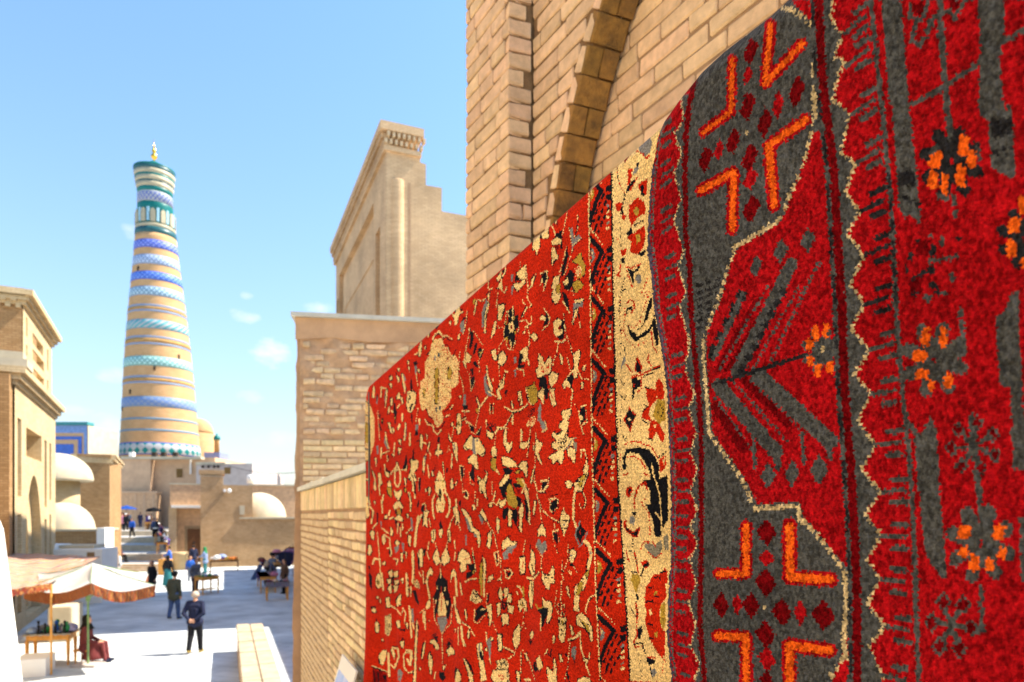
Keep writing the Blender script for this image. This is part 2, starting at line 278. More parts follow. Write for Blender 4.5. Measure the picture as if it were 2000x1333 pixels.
# ------------------------------------------------------------------ carpets: knotted pile, drawn knot by knot on the carpet itself
# each block: corner and scale of a drawing sheet, then shapes.  code letter = yarn colour; "a" = cream with a dark
# contour; "-w" = line of that width, ".w" = dotted line
RED_SHEETS = [
(950, 400, 6.667, """a 970,60 905,250 890,245 930,110;c.11 1065,0 1040,160 1010,300 985,420;a 750,240 810,225 805,430 735,440 705,390
a 620,400 700,360 690,560 655,665 640,600 600,575;c-16 590,390 540,460 480,530;a 440,530 365,670 360,620;c-14 830,240 890,360 900,400
k 900,380 985,335 990,600 965,560 940,430 900,440;c 850,480 920,420 980,470 970,500 900,520 860,530;a 850,570 890,560 900,620 930,650 935,700 890,720 855,790;d 895,520 945,530 940,590 900,570
g 1085,310 1120,300 1140,440 1200,390 1250,430 1120,570 1100,480;c.10 1080,300 1110,540 1250,430;c-12 1185,130 1190,300 1150,420;k-9 1190,200 1165,420
k 1050,550 1070,660 1010,920 970,950 980,860;c.10 1045,545 965,850 955,950;c.10 1125,580 1040,850 1010,920
y 1190,680 1230,620 1250,720 1290,780 1280,900 1240,950 1180,960 1230,860 1200,780 1110,740;x 1150,830 1230,790 1240,900 1160,980
k 1020,950 1090,850 1150,900 1130,1060 1080,1110 1010,1100;c 1000,1010 1060,960 1070,1020 1030,1060;y 1110,1030 1200,980 1260,1050 1240,1090 1160,1150
a 880,950 950,930 940,1050 970,1180 930,1270 900,1300 850,1220 870,1100 850,1090;y 910,1050 960,1040 950,1160 910,1150
k 985,1140 1040,1160 1085,1330 1020,1290;c.10 1050,1110 1130,1130 1140,1200;g 1150,1270 1270,1230 1250,1333 1150,1333
c 130,960 200,850 190,960 150,1000;k 205,860 235,840 240,890 215,910;c-14 220,740 250,830 250,870 205,940;c 120,1140 200,960 210,1110 190,1110 160,1080;c-12 200,1110 240,1150 265,1060;c.8 150,1150 130,1333
k 370,940 430,840 470,860 480,920 420,950 450,1000 370,1000;c 390,900 510,790 515,960 440,970;c 340,1030 440,1020 500,960 510,1020 450,1080 400,1130;g 320,920 350,910 345,1000 320,1000;g 320,1060 365,1060 330,1190;c.12 510,790 540,1080 530,1200;c.10 440,740 440,830
a 640,910 600,1060 560,1100 590,980;k 715,930 780,880 790,930 770,1070 745,1050;c-14 705,900 785,860 795,960 740,1130;c 690,1110 720,960 740,1000 700,1050
k 10,1080 40,970 35,1020 15,1090;c-12 35,945 20,1080 45,1110 80,1090;a 10,1180 45,1130 30,1250"""),
(800, 580, 6.667, """c 640,90 660,180 640,240 620,360 590,370 580,290 560,240 600,220 600,150;c-14 550,220 580,250;k-14 690,170 660,220;c-14 690,190 650,230
k-24 385,340 350,410;g 660,330 710,300 720,420 690,490 660,450;k 660,330 720,250 740,270 700,310;c.12 745,180 740,300 700,480;c 630,500 660,480 650,550 630,570;c 510,330 540,310 535,380
c 870,30 880,60 850,200 835,260 840,180;y 830,40 860,30 850,90 820,100;g 990,40 1020,60 990,220 960,400 940,400 940,200;c 1020,60 1040,100 1000,260 990,480 970,470 980,250;k-8 1010,180 990,300;c-14 890,40 940,60 990,20
a 1190,100 1240,90 1230,170 1190,300 1150,290 1140,230 1180,160;c 1110,320 1130,330 1110,470 1060,540 1080,420
k 780,430 830,470 830,560 800,690 770,660 790,560;c-14 770,430 790,400;k 850,620 880,590 870,700 840,750 820,750;c 740,720 800,780 780,860 720,850;c 700,860 720,800 740,950 770,1010;k 890,680 920,660 960,720 940,790 910,810 890,760;y 900,720 940,710 930,760;k 820,850 860,840 900,910 880,930 840,900;k 790,940 830,930 830,1010 810,1040;k 800,1050 840,1040 850,1090 810,1210 790,1130;c.9 780,440 700,850;c.9 830,450 960,640;c.9 960,680 900,830;c.9 900,850 910,980;c.9 780,1000 800,1230 850,1100
a 1060,700 1120,690 1140,820 1100,830;a 1160,780 1210,710 1260,790 1250,830 1200,900 1160,860;g 970,1040 1000,1000 1000,1120 1080,1280 1060,1300 1010,1270 970,1180;c 1000,870 1030,1050 1080,1180 1080,1260 1030,1160 1000,1010
c-14 1240,980 1290,970;c 1200,1090 1230,1060 1220,1180 1150,1230 1160,1160;k 1240,1230 1280,1200 1260,1290;c.8 1160,900 1180,1150;x 1060,1090 1090,1040 1100,1100
c 150,570 160,640 140,770 120,790 120,660;c-14 100,740 70,750;c 200,620 210,660 195,700;k 55,850 100,830 100,880 70,900;g 65,900 95,900 90,1000 75,1000;c 110,960 130,960 130,1000;c.8 85,1000 105,1160;c 240,460 260,450 250,530 230,530
k-24 20,1090 30,1180 10,1260;c 40,1240 80,1260 70,1333 30,1333;c.8 650,720 640,1000 680,1080 700,1240
m 300,560 420,540 460,660 500,660 540,760 600,760 640,860 640,1120 610,1160 540,1200 540,1333 150,1333 140,1100 200,1060 200,860 240,800;y 330,960 370,900 380,1100 360,1333 320,1333;y 490,980 530,900 550,960 530,1080 500,1060;k-14 300,590 310,520 380,480 440,520;c-16 300,560 320,500 380,450 430,510;k-14 430,560 470,530 540,580;c-14 430,530 480,500 550,550;k-12 430,640 490,620 520,700;k-14 220,760 280,690;r-10 330,640 390,660;r-10 420,700 490,690 500,760;b 370,730 400,740 390,790 365,780;g 320,770 340,760 340,830 320,830;d-12 480,830 500,790;d-14 230,1000 240,1050;k-14 560,780 600,690;d.10 640,920 630,1120;r.9 230,1100 230,1300;r.9 420,1130 540,1200;d-10 370,1060 370,1200;d-10 335,1080 340,1150"""),
(970, 580, 6.667, """k 140,190 180,140 230,160 240,240 280,240 290,400 250,420 240,500 240,600 200,680 160,620 150,560 90,530 90,400 140,360 150,290;c 150,360 200,320 230,380 220,450 170,470;d 180,370 200,370 200,430 180,420;y 110,300 140,330 110,370;y 220,230 240,260 220,310;y 110,540 150,520 140,590;y 230,450 260,450 240,490;c.10 130,190 100,400 90,520 150,680 210,690 250,560 290,400;c-8 210,120 210,290;c-12 180,560 190,660;c-8 150,180 160,260
a 20,110 100,100 80,200 60,300 20,300;c-16 330,50 370,100;c-14 400,20 450,100 430,140;k-14 380,130 320,260 300,310;c-10 395,130 335,260;c-14 300,320 380,300 420,360 450,350 455,260;c.14 400,380 430,500 420,640;c.12 380,380 370,440;a 350,460 370,450 370,480 340,480;a 445,510 490,470 540,520 490,580;c.10 20,380 30,410 80,400;c.10 90,560 30,650 20,800
k 620,180 660,190 680,280 660,360 600,400 620,330 640,250;c 560,280 600,240 640,270 630,310 580,300;c-14 620,160 690,260 680,350 600,430
k 780,320 870,300 890,380 880,540 830,570 780,540 850,450;c 740,330 810,280 850,340 800,420 860,420 850,480 780,520 750,500;d 810,370 840,370 830,440 800,430;c-24 760,580 850,590 890,560;c.12 800,600 790,700 720,900;c.12 870,220 900,480 960,640 980,740
k 860,0 940,30 950,180 920,150 880,80;c-16 860,60 950,210;g 1000,80 1110,60 1080,130 1030,170 1010,300 990,330;c 1010,50 1140,20 1110,70 1020,80;c 1020,170 1060,150 1050,230 1000,320 990,370 980,350 1000,280;k 1040,160 1080,230 1090,330 1060,260;c-14 1080,330 1090,400
a 820,730 860,800 860,880 840,870;a 545,740 600,800 620,880 700,770 715,830 700,1000 650,1000 580,1050 540,1060 510,950 550,920;x 570,870 620,940 680,870 690,970 580,1000;k 550,1090 600,1030 640,1040 660,1150 670,1333 630,1333 630,1200 590,1190 550,1180;a 680,1040 720,980 800,1000 790,1090 710,1180 690,1130;c 690,1190 740,1190 760,1333 690,1280;a 530,1270 590,1190 620,1200 610,1300 550,1320;y 380,1180 470,1150 490,1110 520,1200 530,1333 400,1333
c.14 915,790 960,950;a 1000,740 1080,690 1090,740 1050,920 1050,1060 1010,1060 990,990 1010,900;k 920,1050 980,1010 1000,1080 980,1170 930,1130;c 860,1140 910,1060 940,1120 980,1180 960,1190 900,1170 880,1220;c-12 910,1060 990,960
a 1120,920 1160,880 1150,950 1120,970;c-14 1050,930 1100,1060 1190,1080;a 1100,1110 1130,1120 1130,1200 1105,1200;a 30,760 80,700 130,790 120,830 70,900 20,870
k 300,730 340,730 360,780 300,900 380,860 360,930 270,930;c 300,720 380,650 410,670 400,800 340,860 320,800;g 220,790 250,780 260,850 230,880;g 230,960 260,930 250,1040 230,1030;c-20 400,800 420,890;c-14 270,940 350,960 355,1030;k 300,730 340,740 350,800 320,830
c 110,960 100,1080 90,1180 20,1230 30,1180 70,1130;c-14 110,970 150,990;k 100,1240 140,1210 120,1300;c 0,1200 30,1210 60,1333 10,1333;a 280,1240 310,1230 330,1333 280,1333;c.8 980,1190 990,1333"""),
(970, 760, 6.667, """a 280,40 310,30 340,200 310,220 285,140;d 295,120 315,130 315,190 300,190;y 380,0 530,0 530,160 480,210 430,190 410,110;c.14 380,0 410,110 430,190 480,210
k 630,0 670,0 660,120 640,120;c 540,60 610,0 620,60 610,210 560,110 530,100;a 680,0 750,0 750,100 775,210 730,230 700,140;r-12 690,20 730,120;g 540,260 580,150 580,400 640,440 650,520 590,530 560,430 530,420;c-14 630,420 650,520 590,560
x 380,480 420,400 500,330 520,430 460,500;K 400,370 440,260 500,230 500,300 430,370;c-20 110,240 200,290 300,280 400,200;k-8 120,260 200,310 300,300 390,230;a 200,150 215,240 200,260 190,200;c-22 205,320 205,460;c-18 190,340 120,470 60,520 0,500;k-9 200,330 130,480 60,540 0,520
a 100,550 125,520 130,690 160,720 200,680 200,750 150,830 120,780 90,700;c-26 320,540 320,680;a 310,690 400,700 440,620 430,690 370,780 320,780 300,740;c.10 440,500 410,800 390,920;c.10 510,580 500,940 490,1200 530,1333;c 480,690 500,800 480,810;a 515,650 550,690 600,710 570,790 540,830 590,990 530,900 500,820
a 850,290 960,260 970,340 900,440 930,420 920,540 870,620 780,690 840,640 900,600 950,650 1000,640 990,740 920,740 870,820 870,890 850,980 820,970 790,920 730,980 720,920 670,890 730,850 800,810 720,750 730,700 790,690 720,600 730,560 800,600 870,540 820,510 820,460 880,400 850,350;K 800,700 870,640 930,480 950,600 870,760 790,850;c.9 950,300 900,640 860,800
c 910,790 970,760 1020,800 1030,900 1010,970 940,870;k-10 920,800 930,900 1000,960;s-14 920,780 970,680 1040,630;s 990,700 1050,690 1040,810 1010,780;k 1090,250 1150,240 1160,420 1110,440 1100,520 1080,420;c-20 1095,240 1160,210;c 1090,340 1130,360 1120,400 1090,400;c-20 1130,460 1180,430;c-12 1070,290 1090,460 1130,590;c.10 1165,240 1175,420;c.12 990,30 960,260;c.10 1000,170 1070,300
a 1170,860 1190,1000 1190,1110 1160,1180 1110,1333 1010,1333 1020,1240 1070,1170 1140,1120 1130,1040 1160,980;y 1040,1250 1100,1150 1160,1100 1150,1180 1090,1280;c-16 1100,800 1140,790 1170,880;c-14 1100,830 1100,900;a 895,1220 940,1190 990,1230 970,1290 920,1290
a 65,880 170,900 240,950 265,1010 150,1020 80,990;k 80,1020 150,1040 230,1050 180,1110 100,1100;a 280,1010 330,950 390,940 400,1040 390,1170 350,1070 320,1050;y 230,1080 310,1050 280,1110;a 30,1250 110,1120 170,1120 130,1230 50,1280;k 130,1200 200,1170 200,1240 110,1320 40,1310;y 130,1280 200,1230 210,1333 120,1333;y 260,1170 350,1160 380,1280 330,1290 270,1230;c-20 330,1180 410,1320;k 260,1270 310,1250 320,1280
a 480,1050 490,1060 460,1210 440,1230 460,1110;k 590,1220 660,1200 650,1310 590,1310;c-20 580,1200 650,1190;c.12 680,1150 660,1280 590,1333;c-10 580,1240 580,1333;c-10 0,1050 40,1110"""),
(790, 760, 6.667, """m 190,0 600,0 590,160 540,240 480,290 510,380 490,450 430,500 390,460 370,370 310,340 280,240 230,300 200,180;y 400,0 440,0 430,200 400,180;y 240,20 270,0 260,120;k-12 280,250 320,360 370,390;c-16 270,400 300,460 370,480 380,550;k-12 290,420 350,460;k-14 390,510 430,530 480,500 520,430;c-14 390,560 430,590 480,530;k-14 510,380 570,340;k-14 520,300 570,260 610,210;c-14 540,360 590,330;c-14 600,260 630,210;b 405,240 430,240 420,300 400,290;b 450,220 480,230 470,280 450,270;r.9 420,400 460,440;r-10 420,350 425,420;d-12 570,40 600,60
g 1040,0 1090,40 1150,90 1110,100 1060,60;c-14 1090,30 1190,100;k 750,200 820,210 830,260 770,280;g 770,70 800,60 800,210 760,220;c 700,90 740,90 740,140;c-18 750,290 840,290;a 930,90 970,170 980,240 960,220 940,150;y 920,270 970,260 950,320;c-18 970,250 1080,100;c.10 980,250 920,510;c.10 780,300 790,420
k 1120,200 1150,200 1140,300 1120,290;c.10 1115,190 1110,310 1150,320 1160,190;a 690,330 720,320 740,390 740,480 720,590 690,580 680,500;y 695,430 715,420 710,490;k-14 740,390 800,360;c-10 750,405 800,385;a 610,450 625,420 630,480 615,490;c-18 800,420 860,450;c-14 640,510 690,500
k 850,480 900,490 910,570 870,540;k 930,590 970,510 1000,530 980,620;c.10 840,470 870,560 930,600 1000,490;c.8 930,500 780,430
a 780,730 870,600 900,650 960,640 1050,800 1040,860 1000,880 960,830 930,860 900,800 840,780 800,800 770,760;g 880,650 910,650 930,850 890,850;g 930,660 960,660 950,710;k-12 870,600 800,670;k-14 780,750 830,790;k-12 1000,860 1050,820;a 830,910 900,850 940,880 960,1040 930,1040 880,970 840,960;k 860,1090 880,1000 910,980 910,1150 920,1240 890,1200 840,1150;c.9 840,1080 860,1240 910,1250
k 1070,430 1110,480 1170,560 1160,580 1100,520;a 1070,540 1100,560 1170,590 1140,650 1080,620;K 1110,420 1200,460 1180,560 1120,500;c-12 1060,400 1070,500;c-18 1180,570 1240,500 1330,510;c.10 1190,580 1170,760;a 1130,790 1170,740 1200,800 1200,870 1140,880;y 1130,900 1190,900 1190,1000 1180,1080 1130,1030;c-14 1190,1060 1230,1110
a 950,1130 1000,1190 1070,1130 1050,1040 1080,1100 1070,1180 1050,1250 1060,1333 1000,1333 960,1220;k-10 960,1180 1010,1200 1050,1140;k 730,1000 760,1010 770,1130 750,1190 730,1100;c-10 720,1000 770,1010;c.9 720,1020 740,1190;c.9 775,1030 770,1160;c.8 750,1200 760,1333
c 570,560 600,640 620,690 600,690 580,640;c 630,700 680,700 690,780 690,980 660,880 630,760;g 640,720 660,720 660,800 645,780;x 550,830 580,720 600,800;c-14 620,850 610,1040;c.8 640,500 610,680;k 430,630 460,620 460,700 430,700;a 430,720 460,720 450,800 490,800 490,840 450,850 440,900 430,850 400,860 410,810 430,800
c 320,680 340,690 310,790 280,870 250,1120 240,1060 240,920 290,840;g 260,880 280,880 260,970;x 320,800 350,870 330,920;c-14 300,990 320,1150;a 215,570 240,650 235,700 225,800 205,760 205,660;k-12 150,690 190,670;c-14 240,690 280,720;a 280,590 300,600 290,660
g 150,470 180,460 180,530 150,540;k 140,560 175,540 180,600 130,610;c-14 190,400 195,450;c.10 175,250 150,440;c 40,40 110,20 140,60 140,180 80,300 50,280 25,200;k 60,60 90,50 90,130 60,130;k-16 110,90 70,230;k 60,230 90,210 80,290;k 90,340 105,370 100,450 90,400;r 60,150 90,150 80,190
c 65,920 130,920 140,980 180,940 170,1040 130,1070 150,1180 130,1333 100,1333 110,1200 70,1180 50,1150 90,1000;g 90,1000 130,930 110,1180;k 65,890 90,910 80,960;k-20 120,820 110,900;k-22 205,1170 195,1320;c.10 185,1160 180,1320;a 350,1070 370,1060 380,1140 360,1130;k-10 395,1000 395,1100;k-20 500,960 505,1050;k 540,1030 570,1030 560,1100 540,1090;c.8 500,950 520,1160
c 440,1090 450,1060 490,1120 530,1210 530,1333 400,1333 410,1190 430,1130;r-10 445,1170 450,1220;y 430,1180 420,1300 440,1240;a 600,1190 625,1170 635,1280 620,1310 600,1290;a 660,1230 685,1180 670,1270;k-16 20,870 30,960 20,1000;c 0,1000 40,990 20,1090;g-20 15,450 15,620;c-14 70,580 65,740"""),
(970, 940, 6.667, """y 130,90 170,30 200,60 230,180 280,250 270,330 240,360 190,330 150,310 130,200;k 50,110 120,100 120,200 100,240 70,190;k 80,360 150,340 140,440 100,520 70,460;k 200,370 270,370 280,470 260,560 290,640 240,570 210,470;k 360,240 400,260 410,380 400,480 420,540 370,500 370,380;a 330,260 350,380 330,500 325,680 290,620 300,500 290,400;a 160,360 200,400 190,600 150,580 150,450;c 370,50 410,150 430,350 435,580 410,540 420,380 400,260 360,150;c 30,280 130,230 100,320 50,350;k 250,190 330,230 290,330;d 250,100 320,110 290,180;c-14 380,50 330,150;k 200,20 300,40 290,90 230,80
k 590,30 660,20 640,110 590,90;c-22 540,130 600,140 660,60;k-18 560,155 640,150;c.10 500,0 530,150;k 700,280 790,230 790,330 740,400 700,370;c-26 690,240 760,225;k-16 690,205 800,170;c.12 700,260 690,370 730,420 790,340 800,240;a 495,250 515,270 490,440 475,460 480,330
c-15 520,170 590,370 660,440 760,510 820,530;k.12 530,190 600,400 670,470 760,535 820,550;c.8 560,340 590,540;c-12 750,560 760,610;c 840,420 870,370 900,420 940,440 950,500 930,580 880,690 850,620 820,540 830,480;k-14 840,430 910,440;k-14 830,520 940,520;k-14 850,610 910,620;g 860,550 890,550 880,600;c-12 870,340 870,400;c-12 880,680 880,720
c-26 1020,150 1000,300 1000,480 1040,620;k-14 1040,150 1110,140 1150,230 1150,310 1110,350;c-12 1130,160 1165,260 1140,350 1110,375 1080,300;c 1010,30 1060,0 1160,0 1130,80 1070,130 1020,120;y 1060,20 1120,10 1090,90
k 1040,650 1070,600 1090,540 1110,600 1160,630 1160,690 1110,740 1100,830 1080,790 1060,750 1030,700;r 1070,650 1100,640 1090,710;g-18 1090,510 1070,580 1030,650 1030,730 1080,850 1110,820 1150,750 1180,660
c-42 1150,780 1210,850 1230,960 1200,1090 1180,1200 1110,1310;k-9 1160,830 1190,1000 1150,1200;g 1200,920 1240,920 1230,970;y 1150,1200 1210,1150 1180,1250
a 590,560 630,630 640,730 590,690 540,720 540,640;g 510,830 540,760 570,770 590,820 630,770 660,840 600,970 560,920;c.10 510,850 590,990 660,860;k 730,680 790,670 800,780 795,850 770,800 740,740;c-24 735,660 790,640;c.11 730,670 740,780 790,930;c.9 800,640 810,780
a 80,800 150,730 190,790 270,800 230,840 150,850 80,900 70,880;g 150,860 270,820 250,860 210,890 200,950 150,930 150,1010 90,1020 75,950 110,910;k-12 130,720 180,710;a 300,1000 370,990 370,1200 310,1210 300,1100;r 330,1050 350,1040 345,1150;k-14 300,980 370,970;k-14 310,1215 380,1220
a 440,880 490,950 500,1080 490,1210 460,1240 420,1110 450,1000;k-14 460,1090 480,1190;k-12 440,830 440,880;c.12 375,770 340,970;k 120,1180 180,1180 200,1220 150,1250;c-14 90,1160 170,1150 210,1200 150,1270 120,1260 110,1180;k-10 80,1140 180,1130;c-24 400,1260 480,1270 540,1190;k-10 480,1250 550,1180
a 590,1180 620,1230 680,1210 730,1110 750,1160 740,1300 700,1333 600,1333;k-20 640,1220 690,1220;c.10 580,1000 580,1180;c.11 850,1040 850,1200 870,1300;c.10 930,830 920,1050 860,1200;a 950,920 990,880 1030,920 1030,960 990,1060 960,1070 950,1000;g 955,960 985,960 980,1010;k-20 950,1090 1010,1100;c.10 1000,1110 1050,1200;x 910,1150 980,1150 970,1230;c-16 10,480 20,680;c.8 50,1000 60,1333;c-14 20,1290 50,1270"""),
(790, 940, 6.667, """c 400,0 530,0 540,140 500,180 530,280 510,400 470,410 460,380 430,420 410,330 420,260 450,200 400,130;k 450,110 470,100 490,170 475,220 470,290 455,240 440,180;y 455,170 475,170 470,200;r 495,90 520,110 510,150;r 420,300 435,310 430,350;r 490,290 505,290 500,330;y-10 500,0 490,60;c-24 540,150 590,260 580,400 550,470;k-8 560,200 580,330;c-20 390,180 365,250 370,420 390,490;k 450,580 465,500 490,570 500,610 460,620;c 450,640 500,620 500,670 475,750 450,690
a 630,350 680,330 700,400 720,560 690,520 660,580 670,480 640,400;k 700,270 740,250 730,350 700,300;k 700,390 730,400 710,480;c-20 670,240 680,330;c-12 650,440 600,540 580,620;c.12 700,560 730,640;a 740,360 790,380 860,480 890,600 970,660 990,760 970,870 950,780 940,720 900,660 850,660 830,570 800,480;g 790,470 820,480 860,600 870,660 840,650;g 900,680 950,720 910,740
k 780,130 810,140 820,200 790,210;c-14 760,150 800,120 830,170 820,230 780,200;a 880,320 910,310 930,360 900,380;c-16 950,230 945,320;c.9 920,140 915,290;a 970,0 1050,0 1050,80 1070,240 1040,180 1000,80 1000,150 980,160;a 1100,280 1140,280 1140,330 1110,340;c-18 1180,130 1160,250;c-16 1150,280 1200,310 1240,240;c.8 1140,0 1140,180
g 960,430 1010,420 1040,500 1010,570 980,500;c 980,410 1010,360 1030,400 1080,510 1020,580 1060,530;c.12 1080,540 1170,680 1210,900;a 1200,490 1230,500 1240,600 1210,670 1200,610;a 1090,690 1130,650 1130,760 1110,880 1070,840 1090,760;g 1105,680 1125,680 1115,730;g-18 800,710 800,830
c 350,640 400,630 400,740 380,800 355,790;c 560,650 590,630 600,720 600,800 570,780;k-8 380,650 375,760;k-8 575,680 580,770;a 250,400 320,390 290,480 300,610 270,560 240,590 250,500;k 210,340 260,310 250,400 220,410;k 230,460 260,450 240,530;c-26 220,440 170,560 150,660 130,840;c-10 320,490 340,590;c-14 230,310 260,290;c-10 275,300 280,390
a 420,870 450,970 460,1050 420,1100 380,1030 370,1000;a 540,870 590,1000 580,1050 530,1080 520,1100 480,1060 490,960;k.9 400,970 440,980;k.9 500,970 560,980;c.9 465,1040 465,1130;c-10 560,800 540,870;c-10 400,800 415,860
a 710,950 760,880 840,950 870,1080 800,1070 800,1160 740,1190 720,1130 740,1060 690,1040;k 870,960 890,900 920,1000 920,1180 870,1240 810,1280 800,1200 860,1170 820,1100 900,1070;y 880,1170 910,1160 900,1210;c.10 880,870 930,1180;k 690,900 710,920 700,1000;c-12 650,780 660,880;c-12 660,930 650,1030;r-10 780,1020 830,1010;c-18 790,1310 850,1280 940,1270
c 1020,990 1040,1000 1060,1100 1050,1333 1020,1333 1030,1100;y 990,1080 1020,1050 1010,1333 970,1333;k-16 1020,960 1000,1060;a 1100,1250 1150,1220 1160,1260 1110,1310 1080,1310;k 1180,960 1210,940 1220,1070 1190,1050;c-12 1170,930 1220,920 1230,1070 1200,1100 1170,950
a 170,940 210,890 250,960 230,1020 240,1100 200,1120 190,1020;k 240,900 280,870 270,990 250,950;k 170,1020 190,1020 200,1170 180,1150;c-12 315,790 305,900;c-12 290,920 320,1020;c 300,1200 340,1120 370,1180 360,1240 340,1210 310,1260 290,1333 270,1333;c 610,1200 640,1140 670,1200 680,1333 650,1250 620,1240 600,1333;k 430,1270 470,1170 500,1240 560,1300 560,1333 400,1333;c-12 470,1140 470,1260
c-26 115,950 115,1333;y-12 122,1180 117,1333;c 50,710 80,720 80,840 60,850;g-26 90,490 100,640;c-16 60,150 80,210 75,390;c-22 130,0 135,220;k-8 135,60 140,190;c 20,430 50,430 50,490;k-20 185,260 170,340;a 270,100 290,110 280,160;a 310,90 340,80 340,130 320,200;c-14 240,1170 250,1330;c-12 190,1190 215,1240"""),
(970, 1130, 6.565, """a 20,200 50,110 80,200 60,300;a 95,130 150,120 150,200 100,260;a 150,200 190,200 190,300 130,310;a 0,330 50,310 50,400 20,500;a 140,330 220,370 200,450 150,430;a 60,470 110,450 150,480 150,600 110,580 80,610;k 70,300 110,290 130,350 100,420 70,380;r 85,330 100,320 105,370
c-18 250,100 300,110 330,190;y-22 340,110 345,230;c-20 260,180 270,200;c 280,290 340,250 380,300 390,420 360,420 340,370 300,430 280,370;y 300,330 340,330 320,370;k-10 330,290 360,370;c 430,30 470,40 470,220 450,410 430,330 410,200;k-8 450,50 455,200;a 580,0 740,0 740,60 690,60 670,140 640,130
k 525,380 655,375 640,470 600,620 560,640 580,470 530,420;a 585,240 620,290 690,300 715,380 700,500 650,580 640,540 660,440 660,380 600,370;y-16 505,340 530,390 590,370;c-12 570,470 560,680
c 790,500 890,500 890,600 870,800 830,830 800,780 800,620;k 785,520 815,520 820,590 790,580;k 865,550 895,560 885,620;y 830,540 860,530 850,610;k.10 810,340 810,470;k.10 850,330 850,480;k.10 880,350 870,480;k.10 820,640 870,760;k.10 870,640 820,760;c.10 790,320 790,480;c.9 830,320 830,480;c.9 865,330 862,480
a 890,100 920,110 940,250 920,220;c.11 830,30 820,300;c.10 770,150 750,350 790,470;a 1090,20 1170,0 1120,130 1060,190 1050,350 1060,420 990,410 1000,250 1000,110;y 1060,40 1110,60 1090,160 1010,250;a 1020,490 1080,440 1150,490 1190,560 1220,640 1230,780 1210,820 1190,720 1130,640 1070,610 1030,600;y 1060,500 1130,570 1190,620 1190,700;c-14 1140,430 1150,350 1190,250 1270,205;k.10 1160,400 1200,270 1260,235
a 935,600 960,610 990,710 970,730;c-24 920,790 1020,750 1070,690;k-14 920,815 1000,790;c-15 1070,700 1080,900 1140,1080 1190,1240;g 955,920 1010,860 1020,950 1000,1060 960,1000;k.12 980,1000 1000,1090;c 1110,1040 1180,1040 1150,1090;k-16 1100,1020 1170,1030;c-15 1190,950 1190,1040
k 470,1100 510,1040 500,1120 540,1170 500,1200 470,1160;c 510,1040 550,990 570,1040 590,1130 550,1190 520,1130;a 220,700 290,580 300,690 290,840 240,910 210,800;a 430,730 465,660 470,750 440,790;k 415,800 465,790 435,870;a 720,760 740,720 750,790 720,840;k-20 700,920 690,1010;k-16 640,950 690,1000;c-14 650,910 610,990
a 640,1130 720,1200 740,1010 760,1100 770,1333 670,1333 650,1220;r.10 690,1260 740,1140;a 800,990 820,970 850,1060 820,1070;k 880,940 910,950 900,1010 880,1000;c.9 940,830 900,1200;c.12 330,920 420,1060 490,1310;a 360,960 380,950 410,1050 390,1060;c-18 80,880 140,900 230,950;k-10 100,900 240,980;c-14 220,980 150,1040;c.14 310,950 310,1230;c.10 350,430 345,520;c.12 310,660 340,560 375,650
c 10,710 70,720 70,930 20,940;g 25,810 60,820 50,840;q 0,1060 90,1020 150,1080 170,1333 0,1333;a 250,1190 290,1200 300,1333 270,1333;c-30 370,1300 430,1300;a 1040,1300 1120,1260 1190,1290 1210,1333 1040,1333;k-20 900,1200 930,1320;c.10 890,1210 870,1320"""),
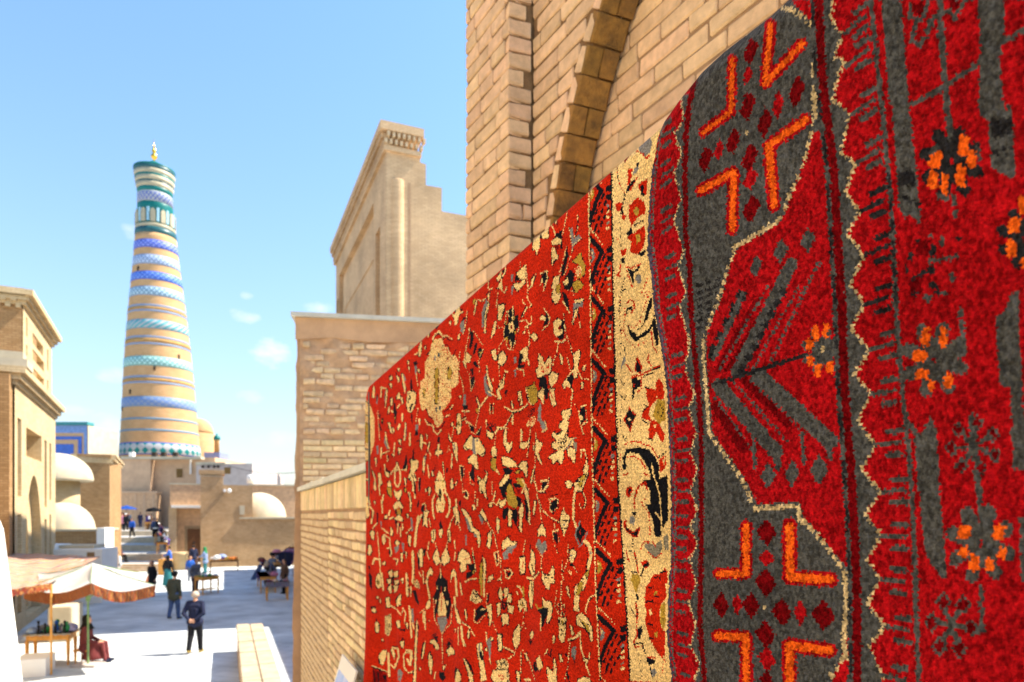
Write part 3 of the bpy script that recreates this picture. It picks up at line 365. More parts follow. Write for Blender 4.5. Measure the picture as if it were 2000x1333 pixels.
(790, 1130, 6.565, """k 400,40 550,20 560,140 590,240 600,330 570,540 530,480 540,400 510,250 470,130 440,240 420,430 390,510 380,440 400,330 370,250 410,140;c 475,150 510,260 540,420 530,480 430,480 430,400 450,260;r-8 470,110 480,260 470,420;g 420,500 540,490 550,560 490,700 470,680 430,570;c.10 370,260 385,530 480,710 600,560 610,330;c 420,90 430,140 410,140;c 510,110 530,110 515,180;c 395,270 415,280 400,330;c 535,290 570,290 550,360;c.12 480,700 490,1090
c-26 640,240 650,370;c 640,330 680,420 720,540 720,590 680,570 660,480;c-24 655,0 670,220;k-12 715,20 740,210;c-16 715,60 735,210;q 830,280 880,140 940,160 960,240 1010,290 970,310 910,320;k 880,190 950,200 1000,260 960,240;k 910,410 990,330 1040,390 1040,450 980,500 930,550 900,540 920,460;c-14 980,400 1040,400;c.11 900,400 890,560 950,570 1040,460;k 1060,220 1090,190 1085,290 1060,330;c.9 1060,190 1050,330
a 1050,360 1110,330 1120,420 1120,540 1090,620 1080,500;k-10 1075,430 1090,560;c.10 1130,560 1190,700;y-26 985,0 985,210;c-20 1020,0 1020,240;a 770,390 790,410 800,540 785,520;c-16 740,570 810,600 900,740;k-9 740,555 840,615;a 810,660 835,660 830,760 810,770;c-28 730,620 740,770 770,860;c-10 690,620 690,850;a 645,650 660,650 650,700
k 530,880 570,800 610,850 580,860;K 520,850 570,760 620,800 610,880;a 540,930 590,870 640,930 640,970 590,970 570,1000;k 360,750 420,740 430,820 390,780;K 340,740 400,690 430,760;a 330,790 390,790 440,870 440,910 400,910 380,850 330,820;c 230,910 270,790 250,960 220,1060;k-18 240,830 215,1000
c 150,540 180,580 170,700 150,900 140,1333 110,1333 130,1100 130,900;k-14 155,600 155,680;k 110,160 140,140 190,320 180,350 130,270;q 130,110 150,10 190,60 200,140 160,120;c 270,380 300,290 330,280 330,360 290,400;c-12 200,440 250,400;c-18 260,430 265,650;c-14 240,440 240,560;a 305,530 325,540 325,570;c-20 285,20 300,140 325,260
a 750,1020 790,1060 830,1150 870,1240 880,1333 840,1333 810,1180;k 790,1030 860,1120 890,1250 830,1140;c 930,840 990,830 1000,920 1020,1100 1050,1300 980,1333 970,1150 940,980;k 950,940 990,930 1020,1060 970,1040;g-22 960,850 960,920;g 1050,790 1110,760 1110,960 1090,1050 1080,900 1050,830;c 1100,750 1140,760 1130,800 1110,800;c-14 1050,690 1050,800;a 1030,920 1060,880 1060,930;c-12 1090,1030 1105,1090
a 1200,720 1240,730 1250,900 1210,940;g 1210,810 1240,820 1225,850;q 1160,1070 1260,1020 1313,1060 1313,1150 1220,1140;a 1140,1180 1313,1170 1313,1333 1150,1333 1110,1260;x 1200,1240 1290,1230 1260,1320;k 640,1200 660,1120 690,1190 640,1300;c 650,1280 680,1160 720,1240 720,1333 650,1333;k 450,1190 510,1210 530,1280 490,1320 440,1260;c 490,1120 530,1120 500,1190
a 310,960 340,960 360,1080 340,1250 310,1100;k-12 330,940 340,1040;a 190,1130 210,1160 200,1190;c-18 20,950 80,950 80,1110 40,1040;c-12 0,1160 60,1220 100,1190;a 20,580 45,600 40,660;g-28 100,400 110,560;c-20 40,0 40,230;c-20 60,360 90,760;c-12 380,1290 400,1200"""),
(705, 700, 6.06, """m 50,480 110,540 130,620 160,700 160,980 130,1100 100,1200 50,1240;y 50,760 90,800 90,1000 50,1010;b-16 50,670 80,680;b-16 50,1080 80,1080;k-12 50,500 110,560;k-12 50,1230 110,1190;c 155,310 165,380 155,470 135,470 135,400;g 180,450 200,440 195,550 180,540;k-12 195,430 185,500;c-14 240,340 235,460;c-14 235,350 300,360;g 285,390 300,390 290,520 275,500;c 300,360 315,380 300,520 285,600 290,500
a 340,230 365,200 370,250 340,260;c 335,300 365,300 360,360;a 350,480 375,470 370,560 350,560;a 325,580 340,570 335,650 320,660;k 390,530 410,530 410,600 430,640 420,700 410,790 395,750 400,680 380,630;c-14 430,590 455,550;c-14 360,620 380,640;y 395,690 410,690 405,740;a 420,450 450,410 470,470 430,490;a 470,470 490,460 500,540 485,540
c 480,180 510,190 510,290 530,340 520,430 500,330;g 500,190 530,230 530,280 510,260;k 580,290 605,280 600,410 585,370;c 560,430 620,390 650,420 640,560 600,640 560,640 540,560 570,520;k 565,430 590,450 590,490 570,490;k 600,540 620,540 580,640 570,590;k 590,660 610,670 610,790 595,740;k 620,50 660,30 670,80 630,90;g 635,100 660,100 650,200 640,180;c.9 655,210 675,330;c 670,140 695,130 690,180
a 550,30 575,40 560,80;c 555,90 575,110 575,170;c 430,120 460,120 450,160;c 420,200 450,230 460,260 440,290;k-14 420,170 425,200;k 215,670 240,660 230,720 215,700;k 240,710 270,710 260,790 240,770;y 245,730 260,740 250,760;k-16 220,790 240,850;c.9 200,620 210,850 220,960;a 320,760 345,770 360,850 370,890 350,870;a 370,810 395,850 380,890;a 430,820 455,770 470,800 440,850;c-20 490,660 490,740
c 285,860 300,900 310,1000 350,1090 320,1060 290,980;g 280,920 300,990 330,1090 310,1080 275,1000;g 535,740 545,850 525,900 540,800;c 525,750 535,780 520,980 505,970;c-16 580,890 580,1020;a 440,970 475,960 470,1030;a 440,1060 480,1070 450,1150;k 310,1150 330,1140 330,1200;c.9 310,1150 310,1220 340,1190;g 180,1040 205,1030 210,1130 190,1140;c-16 240,1070 235,1180;c-14 250,1130 330,1100
a 165,1180 185,1180 180,1300;g 650,780 680,790 670,880 640,900;k 640,860 670,840 670,910 640,910;c-16 695,720 695,780;c 590,1220 650,1200 680,1230 650,1333 590,1333;k 570,1180 600,1200 590,1240;k-18 620,1100 620,1180;k 490,1320 530,1180 540,1290 500,1333;k 280,1260 300,1320 340,1333 290,1333;c 420,1230 440,1250 430,1333 410,1333;c 360,1130 400,1130 390,1170;c-12 400,1000 390,1110"""),
(705, 900, 6.06, """k 280,50 310,100 360,140 340,160 300,120;c 280,120 330,150 330,200 300,190;c-12 280,40 285,110;c-14 350,160 420,70;c-16 420,60 400,150 400,270 430,310;c-16 440,70 465,150 465,250 440,310;c-12 450,110 540,110;k 500,80 540,10 530,80 510,100;c 590,0 680,0 670,80 620,150 640,220 600,160 570,220 560,190 600,100;k-20 630,250 640,390;c-14 610,220 620,330;k-22 695,230 690,360
c 120,70 150,150 170,200 180,360 150,330 160,230;c 205,150 230,150 250,270 215,310;k 220,90 240,80 235,150;c-14 210,290 225,400;a 315,270 340,240 360,310 320,310;y 310,320 360,320 360,440 320,390;a 510,200 535,220 530,320;y 510,330 540,330 530,400
c 390,350 430,380 480,340 480,400 450,470 430,470 400,420;k 410,430 430,440 430,480;k 455,440 480,420 470,470;c 380,540 420,490 460,480 500,560 480,570 440,560 400,580;k 395,580 420,570 420,640 400,620;k 475,570 495,580 480,650;y 430,570 470,570 470,640 430,640;r 440,540 455,550 450,640;c 390,690 450,640 500,690 490,720 440,710;k 400,720 430,710 420,800;k 445,740 470,740 460,810;c-14 440,740 430,860;c-14 465,800 470,900;c-14 490,750 490,820
c-16 265,410 250,490 240,470;c-14 245,490 255,620;a 275,660 310,640 310,690 280,690;c-18 340,590 330,650;c-18 340,690 380,670;a 540,630 565,640 550,680;c 560,380 590,450 600,510 585,600 575,450;c 250,900 290,870 290,960 270,1000 250,960;g 265,880 285,880 280,920;c-12 270,880 340,920 345,1040;a 350,790 380,830 370,890 350,880;g 225,720 245,720 240,810;c-14 250,800 320,860
g 590,700 615,720 600,810;c-14 540,860 600,790;a 560,880 590,890 585,1010 560,970;a 400,970 430,940 460,980 430,1010;g 390,1030 450,1000 450,1050 410,1100;c-26 680,660 650,860 640,1010;g 480,970 510,980 510,1100 490,1040;k 330,1060 355,1050 350,1120 330,1110;c-12 310,1040 350,1030 365,1100 345,1130;k 400,1180 430,1180 420,1220;c-12 390,1160 440,1170 420,1230;a 250,1220 290,1190 280,1240;a 470,1100 495,1090 490,1200 475,1200;a 525,1090 540,1070 540,1160
c-26 610,1080 620,1333;k 670,1130 690,1150 690,1260 670,1230;c 690,1060 727,1040 727,1250 700,1250;c 60,430 100,430 110,520 90,560 100,650 70,690 55,580;r 75,510 85,500 85,540;c-20 110,550 145,600 120,740;k-10 125,590 130,690;k 85,350 100,340 95,380;k 115,360 135,360 125,400;c 150,480 170,480 165,530;k-16 195,620 195,740;c-14 190,740 140,800;a 110,850 135,820 160,850 150,940 120,910;a 90,1000 110,1000 130,1070 100,1120 80,1100
c-20 140,1220 160,1160 220,1170 230,1230;k 85,1240 110,1250 100,1320;k-16 55,60 55,160;c 60,220 90,210 80,240;c-8 195,850 230,1333"""),  # last cream line paints the bright streak along a fold
(705, 1110, 5.977, """a 320,50 360,20 370,100 340,110;a 380,50 430,30 430,100 390,110;a 305,140 350,120 350,170 320,190;a 390,150 440,140 440,180 400,190;a 310,240 350,190 360,290 340,290;a 380,200 430,210 420,270 390,290;k 355,120 385,110 395,160 370,190 350,160;r 365,140 380,140 370,170;c 180,100 210,60 230,90 240,220 200,240 170,190;y 190,100 210,180 200,200;c-20 240,60 260,250;k 90,40 130,90 130,260 100,200
a 290,350 330,340 340,460 300,460;a 410,380 470,290 460,430 420,450;c-16 350,440 430,490;c-12 430,500 470,550;c-12 480,520 490,470 520,520 510,640;q 280,560 350,530 360,700 320,800 280,760;c 410,620 450,610 460,690 430,700;k 440,710 520,710 520,740 450,730;c 520,650 550,640 545,720;k 470,840 485,800 510,840;a 460,860 500,850 495,930 470,920
c 350,950 370,920 400,1010 390,1070 370,1020;c-18 370,930 430,940 440,1040 390,1170 350,1130;k-12 370,910 430,920;c-26 550,960 590,970 590,1050 570,1130 540,1060;c-14 530,960 500,1020 500,1150 550,1220 590,1220;g 430,1190 460,1180 490,1230 460,1333 430,1300;r 440,1250 455,1260 450,1290;c 210,1020 250,960 300,960 290,1040 260,1130 210,1110;k-12 200,1030 220,1110
d 130,1170 300,1240 310,1333 140,1333;k-14 120,1150 300,1220;c-10 130,1140 310,1210;k-16 150,1200 160,1333;k-16 200,1220 210,1333;k 250,1250 300,1250 290,1333;c 180,360 200,330 205,350;a 180,340 200,330 195,360;a 215,370 230,360 230,420;a 120,500 150,460 180,500 160,520;k-20 120,460 160,450;c 165,650 190,620 220,680 200,760 170,740;k 175,600 190,590 185,640;k-14 210,670 215,720;a 240,830 265,830 260,860
c-26 320,1000 330,1260;c 465,130 495,110 490,190;c-20 530,60 540,330;c 570,220 595,210 580,350;k 600,270 630,260 680,440 640,380;q 620,190 650,120 680,180 670,230;c-20 610,0 600,170;c-14 570,480 620,720;g-22 600,500 605,620;k-16 650,610 645,720;c 650,590 660,640 640,1333 615,1333 630,900"""),
]
CREAM_SHEETS = [
(1140, 220, 6.667, """k 770,250 860,150 950,70 930,150 830,330;c-14 940,140 900,260;r 840,260 900,240 890,300 850,300;g 710,450 770,410 870,310 890,400 860,530 800,570 720,490;r-20 780,350 710,430;r-20 690,500 770,540 820,600 860,560;d 500,530 600,470 620,540 530,660;k 520,560 580,510 570,560 530,590;r.12 460,530 430,700 440,850 480,960 530,1050;k.8 465,540 437,700 445,850 485,960
g 640,790 660,740 690,690 720,730 690,780 650,810;k 680,670 715,650 720,700 690,710;r 570,740 640,730 620,850 580,1000;k 590,940 640,880 710,850 640,960 560,1060 550,1030;r-16 700,850 610,1000;r 700,950 760,900 830,860 820,1060 770,1080;k 730,960 780,940 790,1100 750,1070;k.20 540,1060 520,1180 490,1300;r 410,1190 460,1160 510,1190 470,1290 420,1280
r 600,1260 640,1160 710,1100 790,1180 800,1333 600,1333;y 660,1240 700,1180 730,1260 690,1333"""),
(1140, 400, 6.667, """r 590,0 800,0 810,60 700,180 620,280 590,180;y 650,80 690,20 720,60 710,140 680,150;k 560,370 620,290 640,330 630,380 570,410;k-14 640,290 780,200;r 560,430 790,280 810,400 780,560 700,640 640,650 600,600 620,480;y 680,400 730,380 740,460 690,520;k 700,640 800,580 810,620 760,680;k 480,40 500,180 540,160 510,60;r 510,120 560,150 520,220 490,180
k.10 470,230 480,330 485,600;k-10 420,330 470,310;r.14 420,420 470,500;r 470,600 560,570 550,640 500,680;k 480,720 530,690 550,770 500,760;r-18 480,780 470,880 430,920 490,930;k 560,820 640,870 730,790 730,830 650,900 655,1060 620,960;r-18 550,810 620,830 740,770;r-14 560,870 640,1080;g 670,940 720,900 750,930 750,1010 710,1040 670,980;k-10 690,910 750,920
k.12 530,960 490,1120 480,1333;k-10 500,1120 550,1100;r.16 830,960 760,1150 870,1130 780,1200;k 850,1333 880,1190 890,1333;r-16 560,1280 600,1250 660,1270 650,1333"""),
(1140, 580, 6.667, """r-16 560,90 600,50 650,60 670,130 620,210;k 570,150 630,120 640,180 590,170;k-18 565,160 555,220;r.14 540,140 520,450 560,560 660,650 820,580;r.14 840,0 780,160 730,330 650,410 590,370;k 850,40 900,0 880,130 830,290 770,390 660,460 700,520 820,430 900,330 910,230 940,300 970,450 980,600 950,660 930,560 890,400 850,470 680,590 600,510 560,360 580,380 650,470 780,350;c-20 800,350 860,270 900,150;c-18 690,510 860,390
r-16 880,450 900,640 960,730;k.12 470,0 465,280 490,500 480,760;r.8 478,0 472,280 497,500;g 490,880 530,760 550,830 480,960;k-10 520,640 550,760;r 660,960 690,770 720,800 760,930 740,1000;k 670,940 690,820 730,870 750,970 700,990;r-16 550,880 640,990;r-16 850,740 830,840 880,900
r-24 620,1050 760,1010 890,950 1000,890;k-18 780,1040 900,990;k-20 900,950 990,920;k 620,1080 680,1050 740,1090 740,1160 680,1220 640,1180;r-16 750,1020 750,1200 690,1250;r 640,1130 690,1140 650,1170;k-24 650,1200 640,1333;r 930,1130 980,1070 1030,1130 1050,1260 1040,1333 960,1333;r 810,1200 870,1230 960,1250 950,1333 820,1333;k-16 800,1190 890,1210;k.10 470,1060 510,1150 540,1120"""),
(1140, 760, 6.667, """k-14 470,80 530,140 560,90;k.10 500,200 480,330 480,480 490,540;r 590,210 620,280 690,350 640,430 610,570 560,470 510,390 570,320;k 590,260 640,320 690,350 620,440 600,520 530,400;c 570,390 600,370 620,400 590,420
r 810,0 960,0 940,160 890,200 840,330 880,400 970,430 1060,600 1040,700 1000,680 950,560 900,650 850,650 840,560 870,420 760,380 760,290 850,200;y 960,130 1060,150 1070,400 980,460 900,350;k-10 1000,200 1040,280 1010,360 960,300;c 900,480 940,450 940,510;k-20 790,210 830,230 760,300;k-20 760,400 830,450;k-20 840,660 890,660;k.14 490,590 540,660 570,600;r-20 540,720 640,690 740,690;r-16 740,710 880,750 960,890
k 550,790 700,755 850,790 930,890 980,1000 985,1170 1090,1120 1095,1333 880,1333 760,1200 860,1180 870,1100 800,960 720,850 600,830 560,840 540,950 560,1000 530,1060 505,1040 515,900;c-18 880,960 930,1200 960,1333;r-16 570,890 650,870 740,930 810,1040;r-24 790,1100 840,1130;r.14 480,840 470,1000 490,1060;r-22 510,1115 580,1110;r 980,920 1070,870 1080,1000 990,1100;k-18 980,890 1070,830;c 1020,920 1060,900 1050,1010;r-20 700,1300 740,1240 800,1220;k 580,1280 620,1270 640,1333 580,1333"""),
(1140, 940, 6.667, """k 820,0 1095,0 1100,500 1030,620 1020,720 930,720 900,520 870,430 800,300 870,300 860,130;c-18 940,0 990,180 1010,420 1020,700;c-16 940,420 1010,500;r-20 720,60 690,130 660,230 660,350;k.10 722,65 690,135 660,235;r 560,80 620,70 640,130 600,230 550,180;k 580,90 620,110 580,190;r.16 800,230 750,280 850,430 870,700;r-18 740,60 800,20 830,130
k 610,420 660,400 710,415 660,450;g 600,480 640,450 670,500 650,580 590,540;r 510,560 550,490 560,600 640,660 720,590 740,620 690,750 620,720 540,640;k 530,570 560,600 640,680 720,620 690,720 630,700 560,640;k.16 640,760 640,860;k-16 570,900 640,920;r-16 560,900 570,1020 600,1040;r-18 660,920 690,1080 710,1180;k.9 660,920 690,1080
s 780,830 850,810 940,830 1010,760 1030,870 960,980 900,990;r-14 740,880 790,790 900,800 940,860;r-14 850,930 930,1010 1010,940;s 1040,740 1100,680 1110,900 1050,890;r 740,1060 810,1020 870,1100 800,1150;k 770,1090 840,1050 850,1110 780,1130;k-20 780,1140 740,1240;y 620,1220 700,1210 750,1280 680,1333 630,1333 610,1290;k-20 620,1190 690,1190;r 850,1333 900,1220 1000,1200 1060,1130 1095,1180 1090,1333;k-24 1010,1190 1070,1180;k-14 920,1260 990,1240 1000,1300"""),
(1140, 1133, 6.667, """y 620,0 740,0 720,60 690,180 650,100;k-30 690,190 700,240;r 810,80 880,30 1060,20 1080,230 1000,320 990,450 1010,620 1060,680 1060,1000 980,980 900,850 830,680 800,520 820,420 790,290;k-20 840,110 900,100;k-26 820,285 900,280;k-24 830,560 900,590;k-18 930,210 970,220;k-24 860,760 900,770;y 910,160 950,140 960,190 920,200;c 850,400 880,370 900,440 870,480;y 920,690 960,680 960,740 930,740;y 1000,340 1060,280 1070,550 1040,660 1000,560
r-24 680,280 700,450 690,560;k.12 680,280 700,450 690,560;k.12 620,380 650,440 680,490;k 700,640 750,600 770,650 740,770 700,770;r-18 690,600 690,740 650,800 680,880 760,860;k-18 660,840 760,820 800,960;k 810,1000 930,1040 920,1090 850,1110 820,1060;r-20 840,1000 930,1020;r-14 930,880 1060,1060;g 880,1170 930,1150 950,1230 900,1270;k-14 860,1140 900,1290;k.10 740,1050 720,1150 770,1230 690,1333;r.14 1030,1080 1030,1200 990,1260"""),
]
YARN = {'c': srgb(248, 214, 148, .86), 'k': (.008, .009, .013), 'g': (.21, .205, .20), 'y': srgb(196, 162, 66, .75), 'r': (.50, .020, .005),
        'R': (.50, .020, .005), 'd': (.20, .006, .006), 'K': None, 'x': None, 'm': None, 'q': None, 's': srgb(176, 170, 150, .55), 'b': (.06, .075, .09),
        'o': (.78, .115, .010), 'G': (.066, .071, .074), 'B': (.019, .020, .024), 'S': (.33, .0045, .008), 'D': (.135, .002, .004), 'w': srgb(240, 216, 166, .62),
        'P': (.07, .06, .10), 'p': (.10, .10, .10)}
class Painter:
    outline = False
    def __init__(s, px, py, base, seed=3, jit=(.8, 1.1)):
        s.px, s.py = px, py; s.col = np.empty(px.shape + (3,), np.float32); s.col[:] = base
        r = np.random.default_rng(seed); s.rng = r
        s.jx = px + r.normal(0, jit[0], px.shape); s.jy = py + r.normal(0, jit[1], px.shape)
        s.rand = r.random(px.shape)
    def sel(s, x0, x1, y0, y1):
        return np.nonzero((s.jx > x0) & (s.jx < x1) & (s.jy > y0) & (s.jy < y1))
    def put(s, idx, code):
        if code in 'xmqK':
            rr = s.rand[idx]; c = np.empty((len(rr), 3), np.float32)
            if code == 'x': c[:] = YARN['r']; c[rr < .55] = YARN['c']
            elif code == 'm':
                c[:] = YARN['c']; c[rr > .80] = YARN['r']; c[rr > .90] = YARN['y']; c[rr > .97] = YARN['d']
            elif code == 'q': c[:] = YARN['c']; c[rr > .62] = YARN['k']
            else:
                ii = tuple(i[rr < .45] for i in idx); s.col[ii] = YARN['k']; return
            s.col[idx] = c
        else: s.col[idx] = YARN[code]
    def inside(s, pts):
        pts = np.asarray(pts, float); idx = s.sel(pts[:, 0].min() - 1, pts[:, 0].max() + 1, pts[:, 1].min() - 1, pts[:, 1].max() + 1)
        if not len(idx[0]): return None
        x = s.jx[idx]; y = s.jy[idx]; ins = np.zeros(len(x), bool)
        for (x0, y0), (x1, y1) in zip(pts, np.roll(pts, -1, 0)):
            if y0 == y1: continue
            c = ((y0 > y) != (y1 > y)) & (x < (x1 - x0) * (y - y0) / (y1 - y0) + x0); ins ^= c
        return tuple(i[ins] for i in idx)
    def poly(s, pts, code):
        pts = np.asarray(pts, float)
        if code == 'a':
            cx, cy = pts.mean(0); ext = max(3.0, np.abs(pts - (cx, cy)).max())
            for d in ((-1.9, -1.8), (1.9, 1.8), (1.8, -1.9), (-1.8, 2.0)):
                i = s.inside(pts + d)
                if i is not None:
                    kk = ((s.px[i] * .9 + s.py[i] * .55 + d[0] * 3) % 9) < 6.4; s.put(tuple(q[kk] for q in i), 'k')
            code = 'c'
        elif code in 'cy' and s.outline:
            for d in ((1.5, 1.5), (-1.6, 1.3), (1.3, -1.6), (-1.4, -1.4)):
                i = s.inside(pts + d)
                if i is not None:
                    kk = ((s.px[i] * .8 - s.py[i] * .6 + d[0] * 3) % 10) < 6; s.put(tuple(q[kk] for q in i), 'k')
        i = s.inside(pts)
        if i is not None: s.put(i, code)
    def line(s, pts, w, code, dot=0):
        acc = 0; pts = np.asarray(pts, float)
        for (x0, y0), (x1, y1) in zip(pts[:-1], pts[1:]):
            Ln = math.hypot(x1 - x0, y1 - y0)
            if Ln < 1e-6: continue
            idx = s.sel(min(x0, x1) - w, max(x0, x1) + w, min(y0, y1) - w, max(y0, y1) + w)
            if len(idx[0]):
                x = s.jx[idx] - x0; y = s.jy[idx] - y0; ux, uy = (x1 - x0) / Ln, (y1 - y0) / Ln
                t = np.clip(x * ux + y * uy, 0, Ln); dd = np.hypot(x - ux * t, y - uy * t); ok = dd < w / 2
                if dot: ok &= ((t + acc) % dot) < dot * .62
                s.put(tuple(i[ok] for i in idx), code)
            acc += Ln
    def sheet(s, ox, oy, sc, text):
        for it in text.replace('\n', ';').split(';'):
            tok = it.split()
            if not tok: continue
            pts = [(ox + float(a) / sc, oy + float(b) / sc) for a, b in (t.split(',') for t in tok[1:])]
            h = tok[0]
            if len(h) > 1:
                w = max(float(h[2:]) / sc, 1.5)
                if s.outline and h[0] == 'c': s.line(np.asarray(pts) + (1.1, 1.2), w * .9, 'k', dot=w * 2.2 + 2.5)
                s.line(pts, w, h[0], dot=(w * 2.4 + 1.0) if h[1] == '.' else 0)
            elif len(pts) >= 3: s.poly(pts, h)
def carpet_mesh(name, Y, Z, Nn, X0, colfn, smooth=True):
    """grid of knots: Y, Z, Nn arrays [rows, cols] of vertices; Nn = offset towards the viewer's side of the hanging line"""
    nr, nc = Y.shape
    nv = np.array([-0.922, -0.387])
    X = X0 - .42 * Y + nv[0] * Nn; YY = Y + nv[1] * Nn
    co = np.stack([X, YY, Z + EYE], -1).reshape(-1, 3).astype(np.float32)
    i = np.arange(nr * nc).reshape(nr, nc)
    q = np.stack([i[:-1, :-1], i[1:, :-1], i[1:, 1:], i[:-1, 1:]], -1).reshape(-1, 4)
    me = bpy.data.meshes.new(name)
    me.vertices.add(len(co)); me.vertices.foreach_set('co', co.ravel())
    me.loops.add(q.size); me.loops.foreach_set('vertex_index', q.ravel().astype(np.int32))
    me.polygons.add(len(q)); me.polygons.foreach_set('loop_start', np.arange(0, q.size, 4, dtype=np.int32))
    me.polygons.foreach_set('use_smooth', np.ones(len(q), bool))
    me.update(calc_edges=True)
    mid = lambda A: (A[:-1, :-1] + A[1:, :-1] + A[1:, 1:] + A[:-1, 1:]) / 4
    Xc, Yc, Zc = mid(X), mid(YY), mid(Z)
    px = 1000 + Xc / Yc * F; py = 1005 - Zc / Yc * F
    col = colfn(px, py, mid(Y), Zc)
    at_ = me.attributes.new('pile', 'FLOAT_COLOR', 'FACE')
    at_.data.foreach_set('color', np.concatenate([col, np.ones(col.shape[:2] + (1,), np.float32)], -1).reshape(-1).astype(np.float32))
    me.validate()
    return me
def carpet_mat(name, scale, bump):
    m, N, L, P = newmat(name)
    a = N.new('ShaderNodeAttribute'); a.attribute_name = 'pile'
    geo = N.new('ShaderNodeNewGeometry')
    n = N.new('ShaderNodeTexNoise'); n.inputs['Scale'].default_value = scale; n.inputs['Detail'].default_value = 3; L.new(geo.outputs['Position'], n.inputs['Vector'])
    n2 = N.new('ShaderNodeTexNoise'); n2.inputs['Scale'].default_value = 7; n2.inputs['Detail'].default_value = 4; L.new(geo.outputs['Position'], n2.inputs['Vector'])
    mr = N.new('ShaderNodeMapRange'); L.new(n.outputs[0], mr.inputs[0]); mr.inputs[1].default_value = .3; mr.inputs[2].default_value = .7; mr.inputs[3].default_value = .62; mr.inputs[4].default_value = 1.3
    mr2 = N.new('ShaderNodeMapRange'); L.new(n2.outputs[0], mr2.inputs[0]); mr2.inputs[1].default_value = .3; mr2.inputs[2].default_value = .7; mr2.inputs[3].default_value = .84; mr2.inputs[4].default_value = 1.12
    mu = N.new('ShaderNodeMath'); mu.operation = 'MULTIPLY'; L.new(mr.outputs[0], mu.inputs[0]); L.new(mr2.outputs[0], mu.inputs[1])
    mx = N.new('ShaderNodeMix'); mx.data_type = 'RGBA'; mx.blend_type = 'MULTIPLY'; mx.inputs['Factor'].default_value = 1
    L.new(a.outputs['Color'], mx.inputs['A']); L.new(mu.outputs[0], mx.inputs['B']); L.new(mx.outputs['Result'], P.inputs['Base Color'])
    P.inputs['Roughness'].default_value = .95; P.inputs['Specular IOR Level'].default_value = .02
    P.inputs['Sheen Weight'].default_value = .03; P.inputs['Sheen Roughness'].default_value = .35; P.inputs['Sheen Tint'].default_value = (1, .62, .45, 1)
    b = N.new('ShaderNodeBump'); b.inputs['Strength'].default_value = bump; b.inputs['Distance'].default_value = .003
    L.new(n.outputs[0], b.inputs['Height']); L.new(b.outputs[0], P.inputs['Normal'])
    return m
def profile(zt, zb, r, step, back=1.0):
    """rows from the front hem up over the fold and down behind: (offset, z below the crest)"""
    rows = [(0.0, z) for z in np.arange(zb, zt - r, step)]
    k = max(6, int(math.pi * r / step))
    rows += [(-r * (1 - math.cos(a)), zt - r + r * math.sin(a)) for a in np.linspace(0, math.pi, k)]
    rows += [(-2 * r - .004, z) for z in np.linspace(zt - r - .02, zt - back, 24)]
    return np.array(rows)

